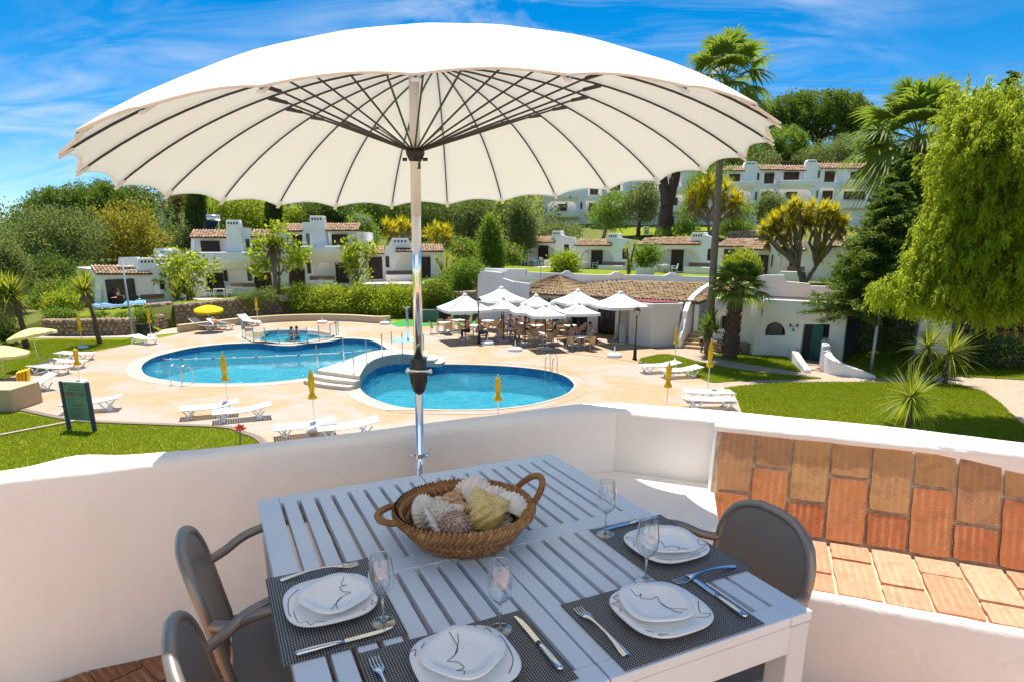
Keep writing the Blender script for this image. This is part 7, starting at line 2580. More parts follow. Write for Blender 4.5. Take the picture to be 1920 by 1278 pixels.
tb.panel([(1405, 600), (1405, 540), (1418, 540), (1420, 520), (1432, 516), (1470, 516), (1474, 528), (1518, 532), (1520, 536), (1575, 538), (1575, 600)], (), 0, .3)
# low white garden walls
def low_wall(label, px, hs, th=.25):
	pts = [at(x, y) for x, y in px]
	fine = smooth_open(pts, 6)
	mb = MB()
	hf = np.interp(np.linspace(0, 1, len(fine)), np.linspace(0, 1, len(hs)), hs)
	for i, p in enumerate(fine):
		t = (fine[min(i + 1, len(fine) - 1)] - fine[max(i - 1, 0)]).normalized(); n_ = Vector((-t.y, t.x, 0)) * th
		h = hf[i]
		mb.v += [(p.x, p.y, -.05), (p.x, p.y, h - .02), (p.x + n_.x * .15, p.y + n_.y * .15, h), (p.x + n_.x * .85, p.y + n_.y * .85, h), (p.x + n_.x, p.y + n_.y, h - .02), (p.x + n_.x, p.y + n_.y, -.05)]
	for i in range(len(fine) - 1):
		for k in range(5):
			mb.f.append((i * 6 + k, i * 6 + k + 1, i * 6 + 7 + k, i * 6 + 6 + k))
	mb.f.append((0, 1, 2, 3, 4, 5)); e = (len(fine) - 1) * 6
	mb.f.append((e + 5, e + 4, e + 3, e + 2, e + 1, e))
	o = mb.build('garden_wall', M_['plaster'])
	tag(o, label, 'wall')
low_wall('curved white wall running down from the washroom door towards the path', [(1556, 660), (1538, 672), (1537, 686), (1545, 697), (1570, 703), (1610, 707), (1642, 709)], [1.3, 1.25, 1.0, .8, .6, .35, .1], .35)
low_wall('small sloping white wall between the grass strip and washroom path', [(1412, 667), (1440, 667), (1470, 668), (1485, 678), (1495, 688), (1508, 698)], [.5, .75, .75, .5, .35, .15], .3)
stone_wall('low round stone planter wall at the palm feet', [at(x, y) for x, y in [(1318, 648), (1325, 655), (1350, 660), (1380, 663), (1405, 662), (1412, 655)]], .62, .26, .35)
struct(MB().slab(at2([(1318, 646), (1326, 653), (1350, 658), (1380, 661), (1404, 660), (1412, 645), (1345, 632)]), (), -.05, .5).build('planter_soil', M_['stone_core']))
# information board under the tree
ib = thing('notice_board', 'notice board with papers between blue posts under the willowy tree', 'sign', at(1705, 702), -.25)
for x in (0, 1.45):
	MB().box(x - .05, x + .05, -.05, .05, 0, 2.75).build('post', M_['sign_blue'], ib)
MB().box(.06, 1.39, -.03, .03, 1.05, 2.7).build('board', M_['galvanised'], ib)
for x, z in ((.12, 2.05), (.55, 2.1), (.98, 2.05), (.12, 1.2), (.6, 1.2)):
	MB().box(x, x + .36, -.036, -.031, z, z + .5).build('paper', M_['print_pale'], ib)
MB().box(.62, .84, -.04, -.037, 2.42, 2.52).build('red_print', M_['print_red'], ib)
# utility boxes and sign on the upper slope
ub = Bld('meter_cabinet', 'white meter cabinet on the grass slope before the apartment block', gp(1207, 79, 6.8), gp(1218, 79, 6.8), 'cabinet')
ub.bx(1207, 1218, 425, 441, 0, .5, 'cabinet_body', 'ac_white', bevel=.03)
ub.bx(1209.5, 1215.5, 432, 438, -.03, -.002, 'louvre', 'galvanised')
# overhead wires
plain('wire', (.02, .02, .02), .6)
for k, (ya, yb) in enumerate(((150, 100), (168, 116), (186, 122), (196, 132), (205, 140))):
	a, c = atd(1390, ya, 170), atd(2050, yb, 120)
	m_ = (a + c) / 2 - Vector((0, 0, 2.0))
	o = MB().tube(smooth_open([a, m_, c], 8), .03, 4).build('power_line', M_['wire'])
	tag(o, ['topmost', 'second highest', 'middle', 'second lowest', 'lowest'][k] + ' overhead wire crossing the sky by the pine', 'wire', 'overhead wires')
# ================================================================== plants
def leafmat(name, cols, tr=.35, rough=.55, tint=(.35, .45, .03)):
	island_mat(name, cols, rough, trans=min(.6, tr + .18), grain=0, spec=.3, tint=tint)
leafmat('leaf_pine', [(0.0473, 0.101, 0.0162), (0.081, 0.149, 0.0243), (0.121, 0.203, 0.0338), (0.0675, 0.121, 0.027)], .2)
leafmat('leaf_dark', [(0.0338, 0.0675, 0.0162), (0.0607, 0.108, 0.027), (0.081, 0.135, 0.0338), (0.0473, 0.081, 0.027)], .2)
leafmat('leaf_olive', [(0.108, 0.149, 0.0607), (0.162, 0.203, 0.081), (0.203, 0.23, 0.108), (0.121, 0.162, 0.054)], .25)
leafmat('leaf_green', [(0.081, 0.162, 0.0203), (0.135, 0.243, 0.027), (0.189, 0.297, 0.0405), (0.108, 0.189, 0.027)], .35)
leafmat('leaf_lime', [(0.189, 0.284, 0.0162), (0.27, 0.365, 0.0243), (0.351, 0.419, 0.0405), (0.23, 0.297, 0.027)], .4, .55, (.55, .62, .03))
leafmat('leaf_willow', [(.26, .35, .015), (.38, .46, .025), (.50, .56, .05), (.14, .21, .015), (.44, .47, .03)], .42, .55, (.66, .74, .05))
leafmat('leaf_yellow', [(.26, .25, .03), (.38, .29, .03), (.20, .21, .03), (.15, .17, .03)], .4, .55, (.52, .45, .03))
leafmat('leaf_yucca', [(.40, .38, .015), (.50, .44, .02), (.30, .33, .02), (.55, .46, .03)], .40, .55, (.80, .66, .02))
leafmat('leaf_sword', [(0.176, 0.257, 0.027), (0.27, 0.338, 0.0405), (0.365, 0.392, 0.054), (0.135, 0.203, 0.027)], .3, .55, (.55, .55, .04))
leafmat('leaf_palm', [(0.108, 0.189, 0.027), (0.162, 0.243, 0.0338), (0.216, 0.284, 0.054), (0.0945, 0.149, 0.027)], .25)
leafmat('leaf_dead', [(.24, .16, .08), (.30, .21, .11), (.19, .12, .06)], .2, .8)
leafmat('leaf_cypress', [(0.0338, 0.0675, 0.0135), (0.0607, 0.101, 0.0189), (0.081, 0.128, 0.027)], .15)
leafmat('bloom_pink', [(.55, .18, .22), (.62, .28, .32), (.45, .12, .18)], .3)
leafmat('bloom_orange', [(.60, .16, .02), (.62, .24, .04), (.50, .10, .02)], .3)
leafmat('bloom_violet', [(.36, .26, .50), (.45, .36, .60)], .3)
plain('bark_brown', (.12, .075, .05), .95, var=.35, scale=14, bump=.9, bdist=.03, stretch=(1, 1, .25))
plain('bark_grey', (.20, .16, .12), .95, var=.3, scale=14, bump=.8, bdist=.02, stretch=(1, 1, .3))
plain('bark_dark', (.055, .035, .024), .95, var=.35, scale=14, bump=.9, bdist=.03, stretch=(1, 1, .25))

def unit(v):
	return v / (np.linalg.norm(v, axis=1, keepdims=True) + 1e-9)
def leaf_quads(c, size, aspect=.5, along=None, spread=1.0, up=None):
	"""diamond leaves at centres c (N x 3)"""
	n_ = len(c)
	d = RNG.normal(size=(n_, 3))
	if along is not None:
		d = unit(d) * spread + along
	d = unit(d)
	s = unit(np.cross(d, RNG.normal(size=(n_, 3))))
	L = (size * (.6 + .8 * RNG.random(n_)))[:, None]
	nn = np.cross(d, s)
	a = c - d * L * .5
	t = c + d * L * .5
	l = c + s * L * aspect * .5 + nn * L * .08
	r = c - s * L * aspect * .5 + nn * L * .08
	return np.stack([a, r, t, l], 1)
def quads_obj(name, V, mt, parent):
	V = np.concatenate(V) if isinstance(V, list) else V
	m = len(V)
	return mesh_np(name, V.reshape(-1, 3), np.arange(m * 4).reshape(-1, 4), mt, parent)
def blob_points(blobs, n_, shell=.72, bump=.22, lower=0.0):
	"""points on uneven shells; blobs: (x, y, z, rx, ry, rz)"""
	B = np.array(blobs, dtype=float)
	w = (B[:, 3] * B[:, 5]); w = w / w.sum()
	k = RNG.choice(len(B), n_, p=w)
	d = unit(RNG.normal(size=(n_, 3)))
	if lower:
		d[:, 2] = np.where(d[:, 2] < -lower, -d[:, 2], d[:, 2])
	ph = RNG.random((len(B), 6)) * 6.28
	q = ph[k]
	wob = np.sin(d[:, 0] * 5 + q[:, 0]) * np.sin(d[:, 1] * 5 + q[:, 1]) + .7 * np.sin(d[:, 2] * 7 + q[:, 2]) * np.sin(d[:, 0] * 8 + q[:, 3])
	r = (shell + (1 - shell) * RNG.random(n_) ** .6) * (1 + bump * wob)
	return B[k, :3] + d * r[:, None] * B[k, 3:6], d
def foliage(name, mt, parent, blobs, n_, size, aspect=.55, per=14, sig=None, shell=.72, bump=.22, lower=0.0, droop=0.0):
	nc = max(20, n_ // per)
	c, d = blob_points(blobs, nc, shell, bump, lower)
	sg = sig or size * 1.6
	pts = np.repeat(c, per, 0) + RNG.normal(size=(nc * per, 3)) * sg
	al = np.repeat(d, per, 0) * .9
	al[:, 2] += .35 - droop
	return quads_obj(name, leaf_quads(pts, size, aspect, al, 1.0), mt, parent)
def limb(mb, a, b, r0, r1, wob=.08, n_=6, seg=8):
	a, b = Vector(a), Vector(b)
	L = (b - a).length
	pts = []
	for k in range(n_ + 1):
		f = k / n_
		p = a.lerp(b, f)
		j = wob * L * math.sin(f * PI)
		pts.append(p + Vector((random.uniform(-j, j), random.uniform(-j, j), random.uniform(-j, j) * .4)))
	mb.tube(pts, [r0 + (r1 - r0) * k / n_ for k in range(n_ + 1)], seg)
	return pts
def tree(name, label, d, foot_px, blobs_px, mt, n_, size_px=3.6, trunk_r=.18, bark='bark_brown', forks=6, group=None, per=14, bump=.22, shell=.72, foot_z=None, cat='tree', aspect=.55, lower=0.0, sig=None, flat=1.0, droop=0.0, ry=1.0):
	"""blobs_px: (px, py, rx_px, ry_px[, depth offset]); everything stands at depth d"""
	sc = FOC / d
	f = dpt(foot_px, d, 0)
	f.z = gz(f.x, f.y) if foot_z is None else foot_z
	t = thing(name, label, cat, f, 0, group)
	bl = []
	for q in blobs_px:
		off = q[4] if len(q) > 4 else 0
		c = atd(q[0], q[1], d + off) - f
		k = (d + off) / FOC
		bl.append((c.x, c.y, c.z, q[2] * k, q[2] * k * flat * ry, q[3] * k))
	tr_ = MB()
	if trunk_r:
		big = sorted(bl, key=lambda b_: -b_[3] * b_[5])
		cz = min(b_[2] - b_[5] * .3 for b_ in bl)
		mid = Vector((sum(b_[0] for b_ in bl) / len(bl) * .4, 0, max(.3, cz * .75)))
		limb(tr_, (0, 0, -.3), mid, trunk_r * 1.15, trunk_r * .8, .04)
		for b_ in big[:forks]:
			limb(tr_, mid, (b_[0], b_[1], b_[2]), trunk_r * .62, trunk_r * .16, .07)
			for q in range(2):
				e = (b_[0] + random.uniform(-.6, .6) * b_[3], b_[1] + random.uniform(-.6, .6) * b_[4], b_[2] + random.uniform(.0, .7) * b_[5])
				limb(tr_, (b_[0] * .6 + mid.x * .4, b_[1] * .6 + mid.y * .4, b_[2] * .6 + mid.z * .4), e, trunk_r * .3, trunk_r * .08, .08, 5, 6)
		tr_.build('trunk', M_[bark], t, smooth=True)
	foliage('crown', mt, t, bl, n_, size_px / sc, aspect, per, sig / sc if sig else None, shell, bump, lower, droop)
	return t
def strips(base_, dirs, L, W, droop, seg=4, side=None):
	"""sword leaves: curved tapering ribbons; arrays of N"""
	n_ = len(base_)
	dirs = unit(dirs)
	s = np.cross(dirs, np.array([0, 0, 1.0])) if side is None else side
	bad = np.linalg.norm(s, axis=1) < .05
	s[bad] = [1, 0, 0]
	s = unit(s)
	rows = []
	for k in range(seg + 1):
		f = k / seg
		p = base_ + dirs * (L * f)[:, None]
		p[:, 2] -= droop * L * f * f
		w = W * (1 - f ** 2.2) * (.6 + .4 * min(1, f * 5)) + W * .03
		rows.append(p - s * (w / 2)[:, None]); rows.append(p + s * (w / 2)[:, None])
	R_ = np.stack(rows, 1)
	q = []
	for k in range(seg):
		q.append(R_[:, [2 * k, 2 * k + 1, 2 * k + 3, 2 * k + 2]])
	V = R_.reshape(-1, 3)
	m = 2 * (seg + 1)
	base_i = (np.arange(n_) * m)[:, None]
	F = np.concatenate([base_i + np.array([[2 * k, 2 * k + 1, 2 * k + 3, 2 * k + 2]]) for k in range(seg)])
	return V, F
def join_vf(parts):
	vs_, fs_, o_ = [], [], 0
	for v, f in parts:
		vs_.append(v); fs_.append(f + o_); o_ += len(v)
	return np.concatenate(vs_), np.concatenate(fs_)
def rosette(c, n_, L, W, lo=-.35, hi=1.45, droop=.25):
	az = RNG.random(n_) * 2 * PI
	el = lo + (hi - lo) * RNG.random(n_)
	d = np.stack([np.cos(az) * np.cos(el), np.sin(az) * np.cos(el), np.sin(el)], 1)
	ll = L * (.7 + .5 * RNG.random(n_))
	return strips(np.repeat(np.array([c], dtype=float), n_, 0) + d * L * .06, d, ll, np.full(n_, W), droop * (1.2 - np.sin(el)) * .8)
def yucca(name, label, d, foot_px, heads_px, r_px, mt='leaf_yucca', n_=90, trunk_r=.14, bark='bark_grey', foot_z=None, group=None, skirt=True, wid=.07, trunks=1, cat='tree'):
	"""branching tree whose limbs end in spiky heads"""
	sc = FOC / d
	f = dpt(foot_px, d, 0)
	f.z = gz(f.x, f.y) if foot_z is None else foot_z
	t = thing(name, label, cat, f, 0, group)
	parts, dead = [], []
	tm = MB()
	hs = []
	for q in heads_px:
		off = q[2] if len(q) > 2 else random.uniform(-.12, .12) * d * .1
		c = atd(q[0], q[1], d + off) - f
		hs.append(c)
	zmin = min(h.z for h in hs)
	forks_ = [Vector((random.uniform(-.15, .15) * trunks, random.uniform(-.1, .1), max(.3, zmin * random.uniform(.35, .6)))) for _ in range(trunks)]
	for k, fk in enumerate(forks_):
		limb(tm, (random.uniform(-.2, .2) * (trunks > 1), 0, -.2), fk + Vector(((k - (trunks - 1) / 2) * .8, 0, 0)), trunk_r * 1.2, trunk_r * .85, .03)
		forks_[k] = fk + Vector(((k - (trunks - 1) / 2) * .8, 0, 0))
	for h in hs:
		fk = min(forks_, key=lambda q: (q - h).length)
		limb(tm, fk, h, trunk_r * .75, trunk_r * .45, .05)
		L = r_px / sc
		parts.append(rosette(tuple(h), n_, L, wid * L, -.25, 1.45, .25))
		if skirt:
			m = n_ // 2
			az = RNG.random(m) * 2 * PI
			dd_ = np.stack([np.cos(az) * .6, np.sin(az) * .6, -np.ones(m)], 1)
			dead.append(strips(np.repeat(np.array([tuple(h)]), m, 0), dd_, L * (.5 + .5 * RNG.random(m)), np.full(m, wid * L), np.full(m, .3), 2))
	tm.build('trunk', M_[bark], t, smooth=True)
	V, F = join_vf(parts)
	mesh_np('crown', V, F, mt, t)
	if dead:
		V, F = join_vf(dead)
		mesh_np('dry_leaves', V, F, 'leaf_dead', t)
	return t
def fan_palm(name, label, d, foot_px, foot_py, crown_px, crown_py, r_px, n_fronds, trunk_r, skirt_px=0, foot_z=None, mt='leaf_palm', blades_=22, lo=-.5, bark='bark_brown'):
	sc = FOC / d
	f = atd(foot_px, foot_py, d) if foot_z is None else Vector((*dpt(foot_px, d, 0).xy, foot_z))
	t = thing(name, label, 'palm tree', f)
	h = atd(crown_px, crown_py, d) - f
	tm = MB()
	n_ = 22
	pts = [Vector((h.x * (k / n_) ** 1.5, h.y * k / n_, -.2 + (h.z + .2) * k / n_)) for k in range(n_ + 1)]
	rs_ = [trunk_r * (1.25 - .4 * k / n_) * (1 + .06 * (k % 2)) for k in range(n_ + 1)]
	tm.tube(pts, rs_, 12)
	if bark == 'boots':
		for k in range(110):
			fz = k / 110
			a = k * 2.4
			r = trunk_r * (1.25 - .4 * fz)
			p = Vector((h.x * fz ** 1.5 + r * math.cos(a), h.y * fz + r * math.sin(a), h.z * fz))
			tm.bar(p, p + Vector((math.cos(a) * .10, math.sin(a) * .10, .20)), .14, .05)
	tm.build('trunk', M_['bark_brown' if bark == 'boots' else bark], t, smooth=bark != 'boots')
	R_ = r_px / sc
	leaf, pet = [], MB()
	for k in range(n_fronds):
		az = k * 2.39996 + random.uniform(-.2, .2)
		el = lo + (1.35 - lo) * (1 - (k + .5) / n_fronds) ** .8
		dv = Vector((math.cos(az) * math.cos(el), math.sin(az) * math.cos(el), math.sin(el)))
		Lp_ = R_ * random.uniform(.42, .58)
		hub_ = h + dv * Lp_ - Vector((0, 0, .08 * Lp_))
		pet.tube([h, h + dv * Lp_ * .5, hub_], [.03, .022, .018], 5)
		sd = dv.cross(Vector((0, 0, 1)))
		sd = sd.normalized() if sd.length > .05 else Vector((1, 0, 0))
		up_ = sd.cross(dv)
		th = np.linspace(-1.75, 1.75, blades_) + RNG.normal(size=blades_) * .03
		D = np.array(dv)[None] * np.cos(th)[:, None] + np.array(sd)[None] * np.sin(th)[:, None] + np.array(up_)[None] * .12
		L = R_ * .56 * (.75 + .25 * np.cos(th)) * (.9 + .2 * RNG.random(blades_))
		leaf.append(strips(np.repeat(np.array([tuple(hub_)]), blades_, 0), D, L, np.full(blades_, R_ * .058), np.full(blades_, .45 + .35 * max(0, .6 - el)), 4, np.repeat(np.array([tuple(dv.cross(up_) * -1)]), blades_, 0) * 0 + np.cross(D, np.array(up_)[None])))
	pet.build('petioles', M_['stem_green'], t, kind='stuff')
	V, F = join_vf(leaf)
	mesh_np('fronds', V, F, mt, t)
	if skirt_px:
		m = 260
		az = RNG.random(m) * 2 * PI
		z0 = h.z - RNG.random(m) * skirt_px / sc
		b_ = np.stack([h.x + np.cos(az) * trunk_r, h.y + np.sin(az) * trunk_r, z0], 1)
		dd_ = np.stack([np.cos(az) * .55, np.sin(az) * .55, -np.ones(m)], 1)
		V, F = strips(b_, dd_, R_ * .5 * (.5 + RNG.random(m) * .6), np.full(m, R_ * .06), np.full(m, .2), 3)
		mesh_np('dry_skirt', V, F, 'leaf_dead', t)
	return t
def shrub(name, label, d, foot_px, blobs_px, mt, n_, size_px=3.4, cat='shrub', group=None, foot_z=None, bloom=None, **kw):
	t = tree(name, label, d, foot_px, blobs_px, mt, n_, size_px, .05, 'bark_grey', 4, group, cat=cat, foot_z=foot_z, **kw)
	if bloom:
		m_, nb, bb = bloom
		sc = FOC / d
		f = t.location
		bl = [((atd(q[0], q[1], d) - f).x, (atd(q[0], q[1], d) - f).y - .3, (atd(q[0], q[1], d) - f).z, q[2] / sc, q[2] / sc, q[3] / sc) for q in bb]
		foliage('blossoms', m_, t, bl, nb, 3.0 / sc, .9, 6, 2.0 / sc, .85)
	return t

# --- left side, from back to front
tree('umbrella_pine', 'broad umbrella pine rising over the left trees', 82, 150, [(75, 405, 38, 26), (110, 388, 46, 30), (160, 380, 52, 28), (205, 385, 42, 28), (60, 425, 26, 20), (130, 415, 60, 26), (225, 400, 30, 26), (135, 372, 40, 20), (185, 368, 36, 18), (95, 405, 40, 30), (180, 405, 50, 26)], 'leaf_pine', 60000, 3.2, .4, 'bark_dark', per=48, bump=.18, sig=3.6, shell=.8)
tree('conifer', 'dark conifer tops behind the umbrella pine', 100, 215, [(200, 360, 22, 14), (190, 352, 8, 10), (250, 370, 26, 18), (230, 380, 30, 20), (270, 378, 16, 12)], 'leaf_dark', 12000, 3.0, .3, per=16)
tree('broadleaf_tree', 'dense grey green tree filling the slope left of the small villa', 62, 110, [(60, 450, 55, 40), (110, 470, 60, 46), (150, 440, 46, 40), (40, 490, 40, 36), (150, 500, 46, 36), (100, 420, 40, 30)], 'leaf_olive', 26000, 3.8, .35, 'bark_dark', bump=.3)
tree('broadleaf_tree', 'round dark green tree just behind the oleanders', 56, 60, [(40, 520, 38, 30), (85, 515, 40, 32), (125, 525, 36, 28), (155, 520, 26, 26)], 'leaf_dark', 15000, 4.0, .2)
tree('yellowing_tree', 'loose yellow leaved tree above the small villa roof', 66, 235, [(205, 425, 34, 32), (245, 420, 40, 36), (270, 450, 36, 32), (220, 465, 36, 32), (255, 480, 40, 22)], 'leaf_yellow', 11000, 3.8, .2, 'bark_grey', bump=.35, shell=.45)
tree('broadleaf_tree', 'olive green tree between the yellow tree and the cypress', 72, 310, [(305, 452, 20, 20), (338, 455, 20, 20), (320, 472, 30, 18), (350, 438, 10, 14), (290, 470, 20, 22)], 'leaf_olive', 9000, 3.4, .2)
tree('tall_palm_trunk', 'shaggy palm trunk beside the cypress', 88, 334, [(336, 376, 12, 10)], 'leaf_dead', 1800, 4.0, .5, 'bark_brown', forks=1)
def cypress(label, d, px, top, bot, r_px, n_):
	sc = FOC / d
	f = dpt(px, d, 0); f.z = gz(f.x, f.y)
	t = thing('cypress', label, 'tree', f, 0, 'columnar cypresses')
	bl = []
	for k in range(9):
		q = k / 8
		py = bot + (top - bot) * q
		c = atd(px, py, d) - f
		rr_ = r_px / sc * (1 - .45 * q ** 2)
		bl.append((c.x, c.y, c.z, rr_, rr_, (bot - top) / sc / 7))
	MB().tube([(0, 0, -.3), (0, 0, 2.5)], [.22, .16], 8).build('trunk', M_['bark_brown'], t)
	c, dd_ = blob_points(bl, n_ // 10, .82, .12)
	pts = np.repeat(c, 10, 0) + RNG.normal(size=(n_ // 10 * 10, 3)) * np.array([.10, .10, .28])
	al = np.repeat(dd_, 10, 0) * .4; al[:, 2] += 1.6
	quads_obj('crown', leaf_quads(pts, 4.6 / sc, .38, al, .6), 'leaf_cypress', t)
cypress('columnar cypress with its top under the parasol rim, left of the villa', 74, 368, 346, 455, 21, 11000)
cypress('columnar cypress behind the middle of the two-storey villas', 78, 513, 360, 440, 17, 9000)
tree('broadleaf_tree', 'light yellow green trees behind the two-storey villa roof', 86, 445, [(410, 395, 30, 22), (450, 385, 36, 24), (485, 400, 28, 24), (430, 415, 34, 18), (470, 420, 30, 16)], 'leaf_lime', 12000, 3.4, .22, 'bark_grey', bump=.3, shell=.5)
tree('broadleaf_tree', 'lime bush beside the pale house between the cypresses', 84, 560, [(545, 405, 16, 12), (565, 402, 18, 12), (590, 408, 18, 14)], 'leaf_lime', 4000, 3.2, .15)
for k, (px, bb, mt_, lab) in enumerate(((640, [(600, 395, 30, 18), (640, 390, 32, 22), (625, 410, 30, 18)], 'leaf_dark', 'dark tree right behind the chimney villa'), (700, [(680, 395, 34, 26), (720, 390, 36, 28), (700, 420, 40, 26), (740, 410, 30, 30)], 'leaf_pine', 'dark pine mass beside the parasol mast'),
				(800, [(770, 400, 34, 28), (815, 395, 38, 30), (850, 410, 34, 30), (800, 430, 44, 22)], 'leaf_dark', 'dark tree mass right of the parasol mast'), (880, [(870, 405, 34, 26), (900, 400, 30, 26), (885, 430, 34, 22)], 'leaf_olive', 'olive green tree behind the conical tree'),
				(985, [(972, 405, 18, 24), (985, 420, 18, 24), (978, 448, 22, 20)], 'leaf_olive', 'slender olive tree beside the apartment block'))):
	tree('broadleaf_tree', lab, 80 - 2 * k, px, bb, mt_, 12000, 3.6, .25, 'bark_dark', group='trees behind the villas')
tree('bush_tree', 'clipped green hedge trees below the apartment block', 80, 1045, [(1030, 434, 26, 10), (1060, 433, 26, 10), (1008, 445, 20, 12)], 'leaf_olive', 7000, 3.2, .12)
yucca('yucca', 'bright yellow yucca clump behind the low wing', 70, 750, [(725, 425), (738, 430), (752, 422), (765, 428), (775, 436), (745, 440), (730, 442)], 19, n_=100, trunk_r=.14)
yucca('yucca', 'yellow yucca clump at the far end of the low wing', 66, 822, [(805, 440), (818, 432), (830, 440), (840, 450), (815, 452), (838, 436)], 21, n_=100, trunk_r=.14)
fan_palm('fan_palm', 'small fan palm behind the conical tree', 76, 948, 460, 948, 396, 34, 26, .22, 20, mt='leaf_lime')
tree('conical_tree', 'bright conical tree in front of the row villas', 58, 920, [(920, 440, 15, 24), (921, 470, 21, 22), (922, 495, 19, 14), (920, 422, 8, 14)], 'leaf_green', 13000, 3.6, .16, bump=.12, shell=.6)
shrub('oleander', 'oleander with pink flowers next to the conical tree', 60, 880, [(868, 470, 20, 18), (890, 478, 18, 18), (950, 475, 16, 14), (965, 480, 14, 12)], 'leaf_green', 7000, bloom=('bloom_pink', 260, [(865, 465, 16, 12), (955, 470, 12, 10)]))
shrub('green_shrub', 'rounded green shrubs on the slope left of the yard wall', 53, 870, [(850, 520, 24, 16), (880, 505, 26, 18), (862, 545, 22, 16), (885, 530, 18, 14)], 'leaf_green', 9000)
shrub('orange_shrub', 'shrub dotted with orange flowers above the stone wall end', 51, 815, [(800, 555, 20, 18), (820, 545, 22, 18), (835, 562, 16, 14)], 'leaf_green', 7000, bloom=('bloom_orange', 700, [(800, 553, 18, 16), (820, 545, 18, 16)]))
# oleander bank and shrubs by the small villa
shrub('oleander', 'oleander bank with pink flowers left of the small villa', 50, 100, [(75, 575, 26, 26), (105, 555, 30, 26), (140, 550, 26, 22), (120, 575, 30, 20), (60, 595, 22, 18)], 'leaf_green', 13000, 3.8, bloom=('bloom_pink', 420, [(95, 535, 16, 10), (58, 575, 10, 12)]))
shrub('lime_shrub', 'bright lime shrub at the corner of the small villa', 47.5, 118, [(105, 572, 20, 18), (128, 566, 20, 16), (118, 585, 24, 14)], 'leaf_lime', 8000, 3.6)
for k, (px, py, r_, lab) in enumerate(((100, 594, 14, 'low shrub at the low stone wall, nearest the picture edge'), (125, 594, 13, 'low shrub on the wall, second from the picture edge'), (186, 597, 10, 'low shrub on the stone wall below the blue loungers'), (230, 598, 6, 'tiny shrub between the two blue loungers'), (268, 592, 13, 'round shrub where the stone wall steps up'))):
	shrub('low_shrub', lab, 43.2, px, [(px, py, r_, r_ * .75), (px + r_ * .5, py + 2, r_ * .7, r_ * .6)], 'leaf_green', 2600, 3.2, group='low shrubs along the stone wall')
tree('olive_tree', 'grey green olive at the picture edge', 46, -20, [(-10, 500, 45, 40), (20, 520, 30, 36), (5, 480, 30, 24)], 'leaf_olive', 15000, 3.8, .2)
yucca('yucca_palm', 'yucca palm with shaggy trunk at the picture edge', 37, 12, [(14, 560), (6, 548), (24, 552)], 44, 'leaf_sword', 130, .16, 'bark_brown', foot_z=0, wid=.06)
yucca('yucca_palm', 'single stemmed yucca palm on the lawn below the small villa', 38.5, 157, [(160, 533), (156, 545)], 32, 'leaf_sword', 170, .13, 'bark_brown', foot_z=0, wid=.06)
shrub('flax_clump', 'dark foliage at the picture edge below the yucca palm', 38, 5, [(0, 610, 24, 26), (15, 630, 14, 12)], 'leaf_dark', 4500, 3.8, foot_z=0)
# trees in front of the villas
def big_leaf(label, d, px, blobs, n_, size=7.5):
	return tree('rubber_tree', label, d, px, blobs, 'leaf_lime', n_, size, .12, 'bark_grey', per=9, bump=.3, shell=.45, aspect=.6, sig=6)
big_leaf('broad leaved tree beside the small villa with spiky plant below', 51.5, 338, [(320, 500, 24, 22), (350, 485, 26, 18), (385, 500, 24, 16), (300, 515, 14, 16), (365, 515, 28, 20), (400, 515, 14, 12), (340, 530, 22, 16)], 950)
yucca('dragon_plant', 'dark spiky plant clump under the broad leaved tree', 50, 345, [(335, 545), (350, 550), (345, 532), (360, 560), (332, 562)], 26, 'leaf_sword', 90, .06, 'bark_grey', skirt=False, wid=.08, cat='shrub')
big_leaf('broad leaved tree in front of the two-storey villas', 54, 515, [(480, 480, 20, 20), (500, 455, 20, 18), (530, 445, 20, 20), (555, 470, 20, 22), (545, 495, 22, 16), (490, 500, 22, 16), (515, 425, 16, 12), (565, 485, 12, 14)], 1250)
yucca('dragon_tree', 'dragon tree with brown skirt rising in the broad leaved tree', 53.5, 512, [(512, 455), (505, 465), (520, 462)], 22, 'leaf_sword', 90, .2, 'bark_grey', wid=.07)
big_leaf('slender broad leaved tree before the villa wing', 55, 665, [(650, 460, 12, 12), (668, 470, 14, 18), (655, 490, 14, 16), (690, 470, 12, 20), (672, 510, 20, 14)], 800)
shrub('lilac_tree', 'small violet flowering tree behind the chimney villa', 66, 680, [(680, 425, 18, 16), (690, 445, 18, 16), (670, 412, 10, 8)], 'leaf_green', 5000, bloom=('bloom_violet', 240, [(678, 413, 14, 8)]))
yucca('young_yucca', 'small pale yucca tree at the end of the low wing', 56, 834, [(820, 490), (838, 486), (848, 500), (828, 505), (852, 490)], 17, 'leaf_sword', 60, .09, 'bark_grey', skirt=False)
# hedge over the stone wall
hb_ = []
for k in range(26):
	px = 515 + k * 12.2
	hb_.append((px, 556 + 4 * math.sin(k * 1.3), 15, 17 + 3 * math.sin(k * 2.1), random.uniform(-.8, .6)))
for k in range(14):
	hb_.append((560 + k * 17, 575 + random.uniform(-4, 4), 13, 12, -1.0))
shrub('overhanging_hedge', 'long bright hedge spilling over the stone retaining wall', 53.2, 640, hb_, 'leaf_lime', 42000, 3.2, 'hedge', per=12, shell=.6)
shrub('low_shrub', 'small shrubs on top of the wall beside the hedge', 50.6, 470, [(455, 560, 12, 6), (480, 556, 12, 7), (500, 553, 14, 8)], 'leaf_olive', 3000, 3.0)

